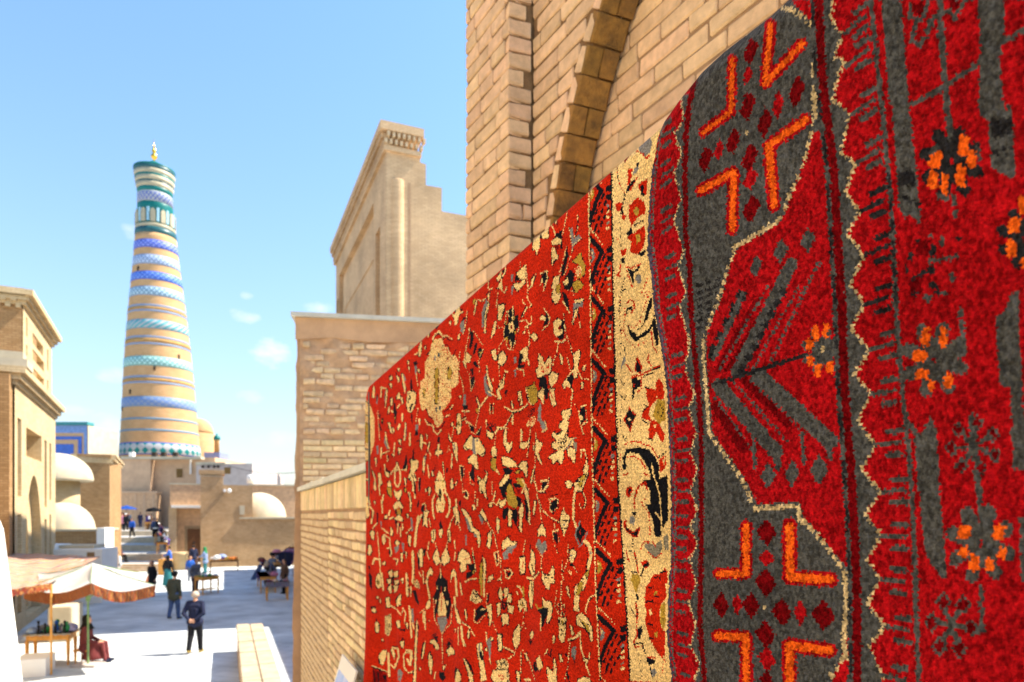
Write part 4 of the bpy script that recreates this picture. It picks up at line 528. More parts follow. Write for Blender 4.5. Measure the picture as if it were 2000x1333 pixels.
# ---- red floral carpet
def build_red():
    zt = .5415; prof = profile(zt, -.76, .016, .0022)
    prof = np.concatenate([np.stack([np.zeros(40), np.linspace(-1.5, -.77, 40)], 1), prof])
    nr = len(prof); nc = 700
    t = np.linspace(0, 1, nc); g = (.42 * t + .58 * t * t)
    Y0 = .88
    z = prof[:, 1]; nn = prof[:, 0]
    ey = np.array([700, 757, 790, 860, 1000, 1100, 1200, 1333, 1900]); ex = np.array([719, 716, 713, 712, 716, 719, 722, 727, 733])
    Yl = np.full(nr, 2.9)
    for _ in range(3):
        Yl = 800 / (np.interp(1005 - z / Yl * F, ey, ex) - 440)
    crest = np.maximum(0, z - (zt - .06)) / .06          # the far corner rounds off a little
    Yl = Yl - .05 * crest ** 2
    Y = Y0 + (Yl[:, None] - Y0) * g[None, :]
    Z = np.repeat(z[:, None], nc, 1); Nn = np.repeat(nn[:, None], nc, 1)
    front = (np.abs(nn) < 1e-6)[:, None]
    low = np.clip((.30 - Z) / 1.2, 0, 1)
    s = (Yl[:, None] - Y)
    Nn = Nn + front * ((low * (.026 * np.sin(s * 23 + 1.2) * np.exp(-s / .45) + .018 * np.sin(Y * 12.0 + Z * .6) + .009 * np.sin(Y * 31 + Z * 1.7)) + .0035 * np.sin(Y * 17 + Z * 2.2) * np.clip((.50 - Z) / .2, 0, 1)))
    Nn[:, -1] -= .014; Y[:, -1] = Y[:, -2]; Nn[:, -2] -= .004
    Nn += rng.normal(0, .0006, Nn.shape) * front
    def colour(px, py, Yc, Zc):
        py = np.where(py > 1333, 2666 - py, py)
        P = Painter(px, py, YARN['R'], 5, jit=(.4, .6)); P.outline = True
        for sh in RED_SHEETS: P.sheet(*sh)
        P.outline = False
        ys = np.arange(200, 1340, 10.)
        xl = np.interp(ys, [200, 420, 560, 700, 860, 1000, 1133, 1333], [1148, 1150, 1153, 1154.5, 1156, 1159.5, 1163, 1172])
        xr = np.interp(ys, [200, 330, 600, 760, 940, 1133, 1333], [1192, 1194, 1198, 1202, 1207, 1220, 1231])
        fl = lambda y: np.interp(y, ys, xl); fr = lambda y: np.interp(y, ys, xr)
        # striped guard band, then the cream main border
        P.poly(list(zip(xl, ys)) + list(zip(xr, ys))[::-1], 'r')
        P.poly(list(zip(xr, ys)) + [(1420, 1340), (1420, 200)], 'c')
        for k in range(len(CREAM_SHEETS)): P.sheet(*CREAM_SHEETS[k])
        P.poly(list(zip(xr - .5, ys)) + list(zip(xr - 47, ys))[::-1], 'r')
        P.poly([(x, y) for x, y in zip(xl - 9, ys)] + [(x, y) for x, y in zip(xl + .5, ys)][::-1], 'R') if False else None
        tips = [253, 373, 493, 608, 730, 862, 983, 1102, 1233, 1370]
        for n, yt in enumerate(tips):
            x0 = fl(yt); w = fr(yt) - x0; a = w / 46.
            X = lambda u: x0 + u * a
            P.line([(X(2), yt - 27), (X(15), yt - 12), (X(25), yt)], 9, 'k'); P.line([(X(25), yt - 1), (X(14), yt + 24), (X(3), yt + 58)], 8, 'k')
            P.line([(X(2), yt - 45), (X(14), yt - 30), (X(27), yt - 13)], 3, 'c', dot=4.5)
            for q in range(3):
                P.line([(X(30 + q * 5), yt + 6 + q * 14), (X(17 + q * 5), yt + 38 + q * 12), (X(8 + q * 6), yt + 64 + q * 8)], 4.6, 'k', dot=17 - q)
            for q in range(2): P.line([(X(6 + q * 9), yt + 60 + q * 8), (X(3 + q * 9), yt + 76 + q * 6)], 4, 'k')
            P.poly([(X(34), yt - 9), (X(44), yt - 12), (X(44), yt + 1), (X(35), yt + 2)], 'k'); P.poly([(X(34), yt + 8), (X(44), yt + 6), (X(44), yt + 18), (X(36), yt + 20)], 'k')
            for q in range(5): P.poly([(X(34 + q % 2 * 3), yt + 28 + q * 11), (X(41), yt + 26 + q * 11), (X(42), yt + 31 + q * 11), (X(36), yt + 33 + q * 11)], 'gccsc'[q])
            cc = 'gy'[n % 2]; P.poly([(X(4), yt - 8), (X(10), yt - 1), (X(11), yt + 8), (X(8), yt + 16), (X(4), yt + 20)], cc)
            P.poly([(X(4), yt - 4), (X(7), yt), (X(6), yt + 8)], 'c')
        P.line(list(zip(xl + 1.6, ys)), 2.2, 'k', dot=4.2); P.line(list(zip(xl, ys)), 3.0, 'c', dot=3.6)
        P.line(list(zip(xr - .6, ys)), 2.6, 'k')
        for n, yt in enumerate(np.arange(206, 1340, 5.2)): P.line([(fr(yt), yt), (fr(yt) + 2.4, yt + .6)], 1.6, 'k')
        # far end border strip along the hem
        col = P.col
        rb = np.random.default_rng(9).random(px.shape).astype(np.float32)
        rrow = np.random.default_rng(10).random((px.shape[0], 1)).astype(np.float32)
        col = col * (0.60 + .66 * rb + .16 * (rrow - .5))[..., None]
        ab = 1 + .10 * np.sin(Zc * 21 + np.sin(Yc * 3)) * np.sin(Zc * 7.3)
        col = col * ab[..., None].astype(np.float32)
        return np.clip(col, 0, .95)
    me = carpet_mesh('red_carpet', Y, Z, Nn, .60, colour)
    o = mesh_obj('floral_carpet', me, carpet_mat('red_wool_pile', 420, .5))
    tag(o, 'long red floral carpet with cream border hanging over a pole beside the brick walls', 'carpet')
build_red()

# ---- grey and crimson tribal carpet in front of it
def build_grey():
    prof = profile(.548, -1.05, .034, .0021, back=.9)
    nr = len(prof); nc = 400
    ey = np.array([100, 222, 240, 300, 400, 475, 535, 600, 685, 760, 835, 960, 1000, 1105, 1133, 1253, 1313, 1400, 1800])
    ex = np.array([1300, 1289, 1284, 1271, 1263, 1262, 1270, 1275, 1290, 1299, 1301, 1306, 1306, 1305, 1302, 1299, 1306, 1306, 1300])
    z = prof[:, 1]; nn = prof[:, 0]
    Yl = np.full(nr, .9)
    for _ in range(4): Yl = 760 / (np.interp(1005 - z / Yl * F, ey, ex) - 440)
    t = np.linspace(0, 1, nc); g = t * (1.15 - .15 * t)
    Y = Yl[:, None] + (.335 - Yl[:, None]) * g[None, :]
    PX = 440 + 760 / Y
    drop = np.interp(PX, [1262, 1285, 1320, 1360, 1400, 1490, 2700], [.026, .020, .008, 0, 0, .008, .008])
    up = np.clip((z - .1) / .44, 0, 1)[:, None]
    Z = z[:, None] - drop * up
    Nn = np.repeat(nn[:, None], nc, 1)
    front = (np.abs(nn) < 1e-6)[:, None]
    low = np.clip((.35 - Z) / .9, 0, 1)
    Nn = Nn + front * low * (.006 * np.sin(Y * 24 + 2 + Z * 1.5) + .004 * np.sin(Y * 51 + Z))
    Nn[:, 0] -= .020; Y[:, 0] = Y[:, 1]; Nn[:, 1] -= .006
    Nn += rng.normal(0, .0009, Nn.shape) * front
    def colour(px, py, Yc, Zc):
        py = np.where(py > 1333, 2666 - py, py); px = np.where(px > 2000, 4000 - px, px)
        P = Painter(px, py, YARN['G'], 8, jit=(1.1, 1.3))
        persp = lambda x, y: (y - 1005) / (x - 440)      # course direction of a knot row at this place
        edge = lambda y: np.interp(y, ey, ex)
        ys = np.arange(0, 1345, 8.)
        l1 = np.interp(ys, [0, 129, 210, 262, 337, 450, 525, 600, 712, 787, 880, 1050, 1220, 1333], [1378, 1362, 1346, 1340, 1338, 1339, 1347, 1349, 1359, 1366, 1370, 1370, 1367, 1377])
        l2 = np.interp(ys, [0, 150, 232, 337, 450, 600, 750, 900, 1016, 1152, 1333], [1599, 1606, 1616, 1629, 1635, 1644, 1649, 1661, 1668, 1673, 1674])
        F1 = lambda y: np.interp(y, ys, l1); F2 = lambda y: np.interp(y, ys, l2)
        # left guard: binding, red band with combs, cream zigzag
        P.poly([(edge(y) + 14, y) for y in ys] + [(F1(y) - 4, y) for y in ys][::-1], 'S')
        zig = [184, 232, 262, 300, 340, 390, 430, 490, 523, 567, 600, 668, 716, 770, 800, 846, 880, 917, 960, 993, 1030, 1060, 1095, 1140, 1176, 1220, 1260, 1300, 1340]
        pts = [(F1(y) - (8 if i % 2 else 22), y) for i, y in enumerate(zig)]
        P.poly(pts + [(F1(y) - 3, y) for y in zig][::-1], 'G')
        P.line(pts, 3.6, 'w', dot=8)
        for i, y in enumerate(zig):
            if i % 2 == 0:
                for dy in (-22, 0, 20):
                    x = F1(y) - 38; w = 15 if dy else 22; sl = persp(x, y) * 1.0
                    yy = y + dy
                    P.line([(x - 7, yy - sl * 7), (x - 7 + w, yy + sl * (w - 7))], 8 if dy else 6, 'G', dot=0)
        for k, c, w in ((7, 'P', 14), (10, 'S', 2.4), (13, 'p', 3)): P.line([(edge(y) + k, y) for y in ys], w, c)
        P.line(list(zip(l1, ys)), 10, 'D')
        for y in range(545, 640, 14): P.line([(1362, y + 14), (1405 - (y - 545) * .25, y)], 6, 'B', dot=18)
        # red lozenge of the field
        med = [(1600, 252), (1588, 262), (1556, 356), (1527, 430), (1520, 440), (1445, 482), (1436, 495), (1420, 535), (1410, 580), (1380, 655), (1380, 700), (1388, 790), (1392, 845), (1420, 885), (1455, 935), (1480, 985), (1562, 980), (1570, 1010), (1655, 1110), (1654, 1000), (1648, 900), (1636, 750), (1630, 600), (1621, 450), (1610, 330)]
        P.poly(med, 'S'); P.poly([(1457, 50), (1500, 2), (1522, 0), (1524, 4), (1462, 55)], 'S'); P.poly([(1545, 0), (1594, 0), (1594, 44), (1586, 40), (1560, 18)], 'S'); P.poly([(1655, 1245), (1665, 1290), (1664, 1340), (1622, 1340)], 'S')
        P.line([(1520, 433), (1434, 484)], 8, 'w'); P.line([(1434, 487), (1419, 532), (1415, 551), (1407, 577), (1389, 619), (1377, 656)], 6, 'w', dot=16)
        P.line([(1374, 664), (1374, 705), (1379, 761), (1385, 844)], 6.5, 'w'); P.line([(1387, 848), (1415, 889), (1437, 919), (1452, 941), (1467, 979), (1477, 996)], 8, 'w', dot=15)
        P.line([(1477, 995), (1559, 989), (1562, 1014)], 9, 'w'); P.line([(1568, 1018), (1582, 1030), (1616, 1069), (1640, 1104)], 10, 'w', dot=18)
        P.line([(1650, 1115), (1652, 1186), (1648, 1254), (1651, 1284)], 8, 'w'); P.line([(1648, 1286), (1620, 1325)], 10, 'w', dot=18)
        P.line([(1520, 433), (1539, 390), (1554, 356), (1572, 311), (1584, 262), (1591, 215)], 7, 'w', dot=22); P.line([(1592, 230), (1589, 170)], 7, 'w'); P.line([(1587, 150), (1590, 112), (1587, 52)], 7, 'w', dot=40); P.line([(1584, 49), (1562, 28), (1542, 19), (1530, 16)], 10, 'w', dot=8); P.line([(1524, 7), (1454, 69)], 5, 'w')
        for x, y, r in ((1476, 520, 13), (1525, 490, 15), (1578, 470, 15), (1500, 930, 15), (1547, 925, 16), (1600, 918, 18)):
            sl = persp(x, y); P.poly([(x - r, y - sl * r), (x, y - r * 1.7), (x + r, y + sl * r), (x, y + r * 1.7)], 'G')
        for a, b, w, c, d in (((1391, 694), (1455, 562), 20, 'B', 30), ((1394, 700), (1450, 575), 10, 'G', 0), ((1402, 722), (1478, 588), 12, 'D', 0), ((1406, 722), (1500, 560), 6, 'G', 12), ((1420, 725), (1512, 575), 10, 'D', 0), ((1440, 726), (1546, 516), 24, 'G', 0), ((1448, 726), (1530, 570), 14, 'B', 24), ((1470, 722), (1560, 560), 6, 'G', 10), ((1500, 718), (1600, 510), 7, 'G', 13),
                              ((1404, 754), (1516, 884), 28, 'G', 0), ((1482, 735), (1621, 862), 32, 'G', 0), ((1400, 795), (1452, 876), 20, 'D', 0), ((1396, 776), (1470, 880), 6, 'G', 12), ((1452, 742), (1540, 828), 17, 'D', 0), ((1432, 745), (1540, 866), 6, 'G', 11), ((1466, 742), (1575, 850), 6, 'G', 12), ((1471, 855), (1475, 915), 8, 'G', 0), ((1515, 880), (1520, 912), 14, 'G', 0), ((1566, 845), (1570, 905), 8, 'G', 0), ((1616, 860), (1622, 895), 12, 'G', 0), ((1397, 750), (1572, 694), 8, 'B', 0)):
            P.line([a, b], w, c, dot=d)
        def flower(x, y, r, petals, grey='G', ring=True, core='S'):
            if ring:
                for a in range(8): P.line([(x, y), (x + math.cos(a * .785 + .3) * r, y + math.sin(a * .785 + .3) * r * 1.15)], r * .5, grey)
            for (qx, qy, qw, qh) in petals: P.poly([(qx - qw, qy + qh * .5), (qx - qw * .5, qy - qh), (qx + qw, qy - qh * .7), (qx + qw * .7, qy + qh), (qx - qw * .4, qy + qh)], 'o')
            P.poly([(x - 5, y), (x, y - 7), (x + 5, y), (x, y + 7)], core)
        flower(1606, 685, 34, [(1592, 650, 7, 15), (1612, 645, 7, 16), (1582, 674, 9, 11), (1583, 705, 9, 10), (1597, 722, 7, 14), (1620, 716, 8, 13)], core='w')
        # crosses with hooked orange arms
        def hook(pts, w, wo):
            P.line(pts, wo, 'S'); P.line(pts, w, 'o')
        hook([(1430, 116), (1428, 218), (1374, 259)], 9, 20); hook([(1505, 48), (1495, 163), (1567, 85)], 11, 23); hook([(1573, 235), (1502, 285), (1512, 402)], 13, 26); hook([(1369, 373), (1433, 336), (1430, 448)], 12, 24)
        hook([(1457, 1028), (1457, 1121), (1405, 1121)], 13, 24); hook([(1542, 1028), (1543, 1128), (1622, 1132)], 16, 30); hook([(1402, 1242), (1457, 1245), (1458, 1345)], 14, 26); hook([(1621, 1271), (1541, 1260), (1543, 1345)], 16, 29)
        for x, y, w, h, c in ((1466, 101, 15, 27, 'D'), (1460, 148, 11, 18, 'S'), (1460, 208, 17, 30, 'D'), (1494, 240, 16, 30, 'D'), (1520, 206, 12, 28, 'S'), (1556, 180, 17, 32, 'D'), (1432, 276, 15, 26, 'D'), (1404, 293, 10, 22, 'S'), (1378, 312, 15, 26, 'D'), (1464, 308, 18, 28, 'D'), (1466, 350, 16, 22, 'S'), (1468, 408, 18, 28, 'D'),
                              (1497, 1040, 20, 27, 'D'), (1497, 1091, 17, 18, 'S'), (1496, 1138, 21, 29, 'D'), (1495, 1240, 20, 28, 'D'), (1498, 1288, 19, 24, 'S'), (1498, 1330, 14, 20, 'D'), (1467, 1183, 18, 26, 'D'), (1440, 1181, 10, 22, 'S'), (1409, 1182, 16, 27, 'D'), (1527, 1196, 20, 27, 'D'), (1563, 1198, 13, 26, 'S'), (1608, 1202, 24, 30, 'D')):
            sl = persp(x, y); P.poly([(x - w, y - sl * w), (x - w * .5, y - h * .55 - sl * w * .5), (x, y - h), (x + w * .55, y - h * .5 + sl * w * .55), (x + w, y + sl * w), (x + w * .5, y + h * .55 + sl * w * .5), (x, y + h), (x - w * .55, y + h * .5 - sl * w * .5)], c)
        for x, y in ((1458, 258), (1494, 1188)): P.poly([(x - 4, y), (x, y - 6), (x + 4, y), (x, y + 6)], 'w')
        # middle stripe
        P.line([(x - 13, y) for x, y in zip(l2, ys)], 9, 'G'); P.line([(x - 13, y) for x, y in zip(l2, ys)], 6, 'B', dot=90); P.line(list(zip(l2, ys)), 17, 'D')
        # cream zigzag with combs
        zz = [(1628, -10), (1622, 37), (1645, 67), (1630, 113), (1649, 116), (1632, 170), (1628, 195), (1660, 225), (1643, 300), (1671, 319), (1652, 375), (1679, 413), (1656, 458), (1688, 499), (1660, 558), (1688, 595), (1661, 643), (1698, 683), (1669, 731), (1701, 771), (1675, 822), (1711, 869), (1683, 918), (1721, 960), (1689, 1004), (1722, 1047), (1694, 1094), (1720, 1132), (1694, 1178), (1728, 1224), (1698, 1264), (1724, 1320), (1722, 1345)]
        vl = np.interp(ys, [0, 124, 263, 413, 585, 720, 900, 1084, 1220, 1333], [1701, 1713, 1728, 1741, 1749, 1759, 1776, 1787, 1790, 1794])
        V = lambda y: np.interp(y, ys, vl)
        P.poly(zz + [(V(y), y) for y in ys][::-1], 'S')
        P.line(zz, 7, 'w', dot=13)
        tips = [(1645, 67), (1649, 130), (1660, 225), (1671, 319), (1679, 413), (1688, 499), (1688, 595), (1698, 683), (1701, 771), (1711, 869), (1721, 960), (1722, 1047), (1719, 1132), (1728, 1224), (1722, 1318)]
        for x, y in tips:
            sl = persp(x, y); g = 'B' if 400 < y < 620 else 'G'
            P.line([(x + 2, y), (x + 46, y + sl * 46)], 9, g)
            for dy in (-22, 23): P.line([(x + 24, y + dy + sl * 24), (x + 48, y + dy + sl * 48)], 12, g)
        # field to the right
        P.poly([(V(y) + 5, y) for y in ys] + [(2010, 1345), (2010, 0)], 'S')
        P.line(list(zip(vl, ys)), 10, 'G'); P.line([(V(y), y) for y in np.arange(340, 620, 20.)], 7, 'B', dot=44)
        P.poly([(1721, 0), (1760, 0), (1768, 100), (1776, 200), (1790, 330), (1799, 430), (1794, 436), (1778, 420), (1768, 428), (1756, 410), (1742, 210), (1736, 205), (1729, 90)], 'G')
        P.poly([(1753, 338), (1786, 332), (1788, 362), (1754, 364)], 'B'); P.line([(1768, 385), (1792, 400)], 12, 'B', dot=12)
        P.poly([(1769, 819), (1776, 824), (1834, 890), (1834, 940), (1845, 1067), (1850, 1131), (1838, 1128), (1818, 1100), (1805, 1070), (1794, 960), (1787, 880), (1787, 858)], 'G')
        P.poly([(1788, 860), (1800, 845), (1818, 815), (1828, 835), (1834, 880), (1800, 900)], 'G')
        P.line([(1836, 0), (1838, 70), (1845, 150), (1851, 220), (1858, 295)], 12, 'G'); P.line([(1780, 205), (1845, 170), (1915, 122)], 10, 'G'); P.line([(1955, 88), (2000, 58)], 10, 'G')
        for a, b in (((1778, 10), (1776, 34)), ((1776, 34), (1800, 40)), ((1800, 40), (1812, 5)), ((1812, 44), (1844, 24)), ((1790, 44), (1780, 76)), ((1780, 80), (1796, 90)), ((1796, 88), (1808, 70)), ((1808, 72), (1820, 46)), ((1850, 20), (1866, 36)), ((1866, 32), (1884, 4))): P.line([a, b], 9, 'G')
        P.poly([(1784, 8), (1804, 4), (1800, 30), (1786, 28)], 'D'); P.poly([(1853, 0), (1874, 0), (1868, 22), (1856, 18)], 'D')
        flower(1858, 318, 52, [(1826, 311, 14, 19), (1822, 350, 11, 17), (1844, 358, 8, 22), (1882, 284, 12, 20), (1898, 310, 11, 19), (1876, 342, 12, 22)], 'B'); P.line([(1818, 300), (1830, 286)], 10, 'G'); P.line([(1832, 384), (1850, 386)], 12, 'G'); P.line([(1910, 288), (1914, 310)], 10, 'G')
        P.line([(1862, 385), (1867, 435)], 10, 'G', dot=26)
        for dx, dy, w, h, c in ((-28, -50, 9, 5, 'B'), (-4, -60, 10, 5, 'G'), (18, -50, 7, 12, 'G'), (-44, -20, 6, 11, 'B'), (-52, 6, 4, 9, 'B'), (-24, 24, 5, 8, 'B'), (-36, 50, 7, 13, 'B'), (-10, 60, 9, 7, 'G'), (8, 44, 5, 16, 'B'), (22, 52, 9, 7, 'G'), (36, 20, 5, 14, 'G'), (48, -22, 6, 9, 'B'), (50, -56, 5, 5, 'B'), (-14, -36, 5, 18, 'G')):
            x, y = 1822 + dx, 522 + dy; P.poly([(x - w, y + h * .4), (x - w * .3, y - h), (x + w, y - h * .3), (x + w * .4, y + h)], c)
        P.poly([(1790, 470), (1815, 468), (1812, 500), (1792, 500)], 'D'); P.poly([(1775, 540), (1805, 535), (1800, 575), (1778, 570)], 'D'); P.line([(1816, 510), (1870, 502)], 8, 'G'); P.line([(1822, 480), (1820, 560)], 10, 'B', dot=36); P.line([(1780, 545), (1822, 525)], 6, 'B')
        flower(1826, 702, 54, [(1808, 657, 11, 20), (1842, 659, 9, 21), (1796, 695, 17, 13), (1801, 731, 15, 11), (1818, 753, 8, 12), (1851, 743, 10, 16)]); P.line([(1878, 632), (1885, 688), (1872, 698), (1851, 700)], 10, 'G'); P.line([(1876, 606), (1876, 618)], 10, 'G')
        P.line([(1897, 815), (1902, 880), (1912, 960), (1920, 1026)], 12, 'G')
        for a in range(7):
            th = a * .9 + .35; x, y = 1902 + math.cos(th) * 44, 872 + math.sin(th) * 46
            P.poly([(x - 14, y), (x, y - 17), (x + 14, y), (x, y + 17)], 'G'); P.poly([(x - 9, y), (x, y - 12), (x + 9, y), (x, y + 12)], 'D'); P.line([(1902, 875), (x * .75 + 1902 * .25, y * .75 + 872 * .25)], 9, 'G')
        flower(1916, 1062, 56, [(1882, 1040, 14, 15), (1950, 1040, 14, 17), (1882, 1077, 11, 10), (1903, 1100, 10, 18), (1933, 1104, 10, 13), (1956, 1080, 11, 13)])
        P.line([(1916, 1145), (1918, 1234), (1897, 1236)], 10, 'G')
        for a in range(6):
            th = a * 1.05 + .1; x, y = 1858 + math.cos(th) * 38, 1222 + math.sin(th) * 50
            P.poly([(x - 17, y), (x, y - 21), (x + 17, y), (x, y + 21)], 'G'); P.poly([(x - 11, y), (x, y - 15), (x + 11, y), (x, y + 15)], 'D'); P.line([(1858, 1222), (x * .7 + 1858 * .3, y * .7 + 1222 * .3)], 10, 'G')
        P.poly([(1907, 0), (1960, 0), (1963, 40), (1962, 70), (1952, 110), (1962, 217), (1972, 195), (1978, 240), (1984, 345), (1974, 350), (1936, 325), (1930, 240), (1911, 220), (1913, 120), (1914, 70)], 'G'); P.poly([(1934, 233), (1976, 228), (1978, 262), (1936, 272)], 'B'); P.line([(1940, 300), (1980, 285)], 12, 'B', dot=16)
        P.poly([(1975, 575), (1990, 570), (1990, 640), (1998, 760), (2004, 920), (1977, 915), (1974, 760), (1952, 752), (1944, 620), (1962, 605)], 'G'); P.poly([(1990, 1012), (2004, 1008), (2004, 1145), (1994, 1140)], 'G')
        flower(2000, 465, 44, [(1980, 440, 14, 15), (1975, 485, 13, 18), (1997, 400, 8, 20), (2004, 510, 10, 20)], 'B')
        col = P.col
        rb = np.random.default_rng(19).random(px.shape).astype(np.float32)
        b2 = (rb + np.roll(rb, 1, 0) + np.roll(rb, 1, 1) + np.roll(np.roll(rb, 1, 0), 1, 1)) / 4
        b2 = np.clip(.5 + (b2 - .5) * 2.1, 0.02, 1)
        col = col * (.50 + 1.0 * b2)[..., None]
        return np.clip(col, 0, .95)
    me = carpet_mesh('grey_carpet', Y, Z, Nn, .57, colour)
    o = mesh_obj('tribal_carpet', me, carpet_mat('grey_crimson_pile', 520, .6))
    tag(o, 'charcoal and crimson carpet with orange crosses draped over the end of the red floral carpet', 'carpet')
build_grey()
bmp = NB()
p = lambda Y, z: Vector((.60 - .42 * Y + .015, Y + .006, EYE + z))
tube(bmp, [p(-.6, .522), p(2.87, .522)], .011, 8)
bm2 = NB()
for Yp in (-.55, 2.85): tube(bm2, [p(Yp, -3.9 if Yp > 2 else -1.6), p(Yp, .51)], .02, 8)
t_ = thing('hanging_pole', p(2.85, -1.6), 'thin iron pole running inside the fold at the top of both hanging carpets', 'pole')
M_IRON = mat('dark_iron', (.05, .05, .05), rough=.5, metal=.6, bump=0)
obj('rail', bmp, M_IRON, t_); obj('post', bm2, M_IRON, t_)['kind'] = 'stuff'
# ------------------------------------------------------------------ near masonry
def brick_mesh(name, m, jit=.004, bev=.006, dims=(.24, .12, .05), n=3):
    out = []
    for k in range(n):
        bm = NB(); bmesh.ops.create_cube(bm, size=1)
        for v in bm.verts: v.co = Vector((v.co.x * dims[0], v.co.y * dims[1], v.co.z * dims[2])) + Vector([random.uniform(-jit, jit) for _ in range(3)])
        bmesh.ops.bevel(bm, geom=bm.edges[:], offset=bev, segments=1, affect='EDGES', profile=.6)
        me = bpy.data.meshes.new(name); bm.to_mesh(me); bm.free(); me.materials.append(m)
        for pl in me.polygons: pl.use_smooth = False
        out.append((me, dims))
    return out
BM_PALE = brick_mesh('brick', M_BRICK); BM_YEL = brick_mesh('brick', M_BRICK_Y, jit=.003); BM_OCH = brick_mesh('brick', M_BRICK_DARK, jit=.005)
BM_OLD = brick_mesh('brick', M_BRICK_OLD, jit=.009, bev=.012, n=5)
def put_brick(parent, kinds, mtx_cols, pos, size, name='brick', bmjoin=None):
    me, dims = random.choice(kinds)
    R = Matrix((mtx_cols[0], mtx_cols[1], mtx_cols[2])).transposed()
    S = Matrix.Diagonal((size[0] / dims[0], size[1] / dims[1], size[2] / dims[2]))
    if bmjoin is not None:
        k = len(bmjoin.verts); M4 = Matrix.Translation(pos) @ (R @ S).to_4x4()
        bmjoin.from_mesh(me); bmjoin.verts.ensure_lookup_table()
        for v in bmjoin.verts[k:]: v.co = M4 @ v.co
        return None
    o = bpy.data.objects.new(name, me); COL.objects.link(o); o.parent = parent
    o.matrix_basis = Matrix.Translation(pos - wloc(parent)) @ (R @ S).to_4x4()
    return o
def lay(parent, f, u0, u1, z0, z1, pitch, gap, lens, kinds, depth=.1, proud=0.0, trim=None, join=None, rough=0.0, skip=None):
    z = z0; row = 0; n = 0
    while z + pitch <= z1 + 1e-6:
        a, b = (u0, u1) if trim is None else trim(z + pitch / 2, u0, u1)
        u = a - random.random() * lens[0] * .8; first = True
        while u < b:
            L = random.choice(lens) * random.uniform(.94, 1.06)
            s, e = max(u, a), min(u + L - gap, b)
            if e - s > .03 and not (skip and skip((s + e) / 2, z)):
                dz = random.uniform(-1, 1) * rough * .15; dn = random.uniform(-1, .7) * rough
                c = f.p((s + e) / 2, proud + dn - depth / 2, z + pitch / 2 + dz)
                X = Vector((f.u.x, f.u.y, random.uniform(-1, 1) * (.012 + rough * .8))).normalized(); Yv = Vector((-f.n.x, -f.n.y, 0)); Z = X.cross(Yv)
                if Z.z < 0: Z = -Z
                put_brick(parent, kinds, (X, Yv, Z), c, (e - s, depth, pitch - gap), bmjoin=join); n += 1
            u += L
        z += pitch; row += 1
    return n

# ---- arched brick portal right behind the carpets
bdir = Vector((.498, -.867)); jdir = Vector((.944, .331)).normalized()
fA = Frame((-.015, 2.85), bdir); fB = Frame((-.015, 2.85), jdir); fC = Frame((.086, 2.885), bdir)
cD = Vector((.086, 2.885)) + jdir * .139; fD = Frame(cD, bdir)
portal = thing('arched_portal', (.3, 3.1, 0), 'tall pale brick portal with pointed arch recess rising right behind the hanging carpets', 'portal')
P1, P2, P3 = (.177, 5.12), (.308, 5.46), (.493, 5.75)
def circ(p, q, r):
    ax, ay, bx, by, cx, cy = *p, *q, *r
    d = 2 * (ax * (by - cy) + bx * (cy - ay) + cx * (ay - by))
    ux = ((ax * ax + ay * ay) * (by - cy) + (bx * bx + by * by) * (cy - ay) + (cx * cx + cy * cy) * (ay - by)) / d
    uy = ((ax * ax + ay * ay) * (cx - bx) + (bx * bx + by * by) * (ax - cx) + (cx * cx + cy * cy) * (bx - ax)) / d
    return ux, uy, math.hypot(ax - ux, ay - uy)
tc, zc, RA = circ(P1, P2, P3)
t_ap = min(tc - .02, .177 + .95)
ts0 = tc - RA
a_ap = math.acos((tc - t_ap) / RA)
arcp = lambda a, r=RA: (tc - r * math.cos(a), zc + r * math.sin(a))
left = [arcp(a_ap * i / 14) for i in range(15)]
rightp = [(2 * t_ap - t, z) for t, z in left[:-1]][::-1]
hole = [(ts0, 2.3)] + left + rightp + [(2 * t_ap - ts0, 2.3)]
REC = .009
bm = NB()
pts = [fA.p(-.404, -REC, 0), fA.p(-.004, -REC, 0), fB.p(.006, -.014, 0), fB.p(.109, -.014, 0), Vector((.086, 2.885, 0)) + Vector((.867, .498, 0)) * 1.6, fA.p(-.404, -1.6, 0)]
lo = [bm.verts.new(p) for p in pts]; hi = [bm.verts.new(p + Vector((0, 0, 9))) for p in pts]
bm.faces.new(hi)
for i in range(6): j = (i + 1) % 6; bm.faces.new((lo[i], lo[j], hi[j], hi[i]))
obj('pilaster', bm, M_MORTAR_D, portal)
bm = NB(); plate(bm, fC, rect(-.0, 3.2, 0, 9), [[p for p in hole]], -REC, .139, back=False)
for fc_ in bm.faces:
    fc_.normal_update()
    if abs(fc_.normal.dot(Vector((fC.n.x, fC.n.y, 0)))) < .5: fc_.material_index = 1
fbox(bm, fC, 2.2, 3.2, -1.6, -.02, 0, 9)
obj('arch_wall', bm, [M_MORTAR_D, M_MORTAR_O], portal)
bm = NB(); fbox(bm, fD, -.12, 2.6, -1.2, -.006, 0, 9); obj('recess_wall', bm, M_MORTAR, portal)
H = [.125, .125, .25]
nA = lay(portal, fA, -.404, -.002, 4.72, 6.55, .07, .008, [.125, .14, .19, .25], BM_PALE, rough=.002)
nB = lay(portal, fB, .002, .104, 4.72, 6.40, .07, .012, [.26], BM_PALE, rough=.002)
def trimC(z, a, b):
    r = RA + .078
    return (.004, (tc - math.sqrt(max(r * r - (z - zc) ** 2, 0))) if z > zc else tc - r)
nC = lay(portal, fC, 0, 1, 4.72, 6.35, .07, .008, [.14, .2, .25], BM_PALE, trim=trimC, rough=.002)
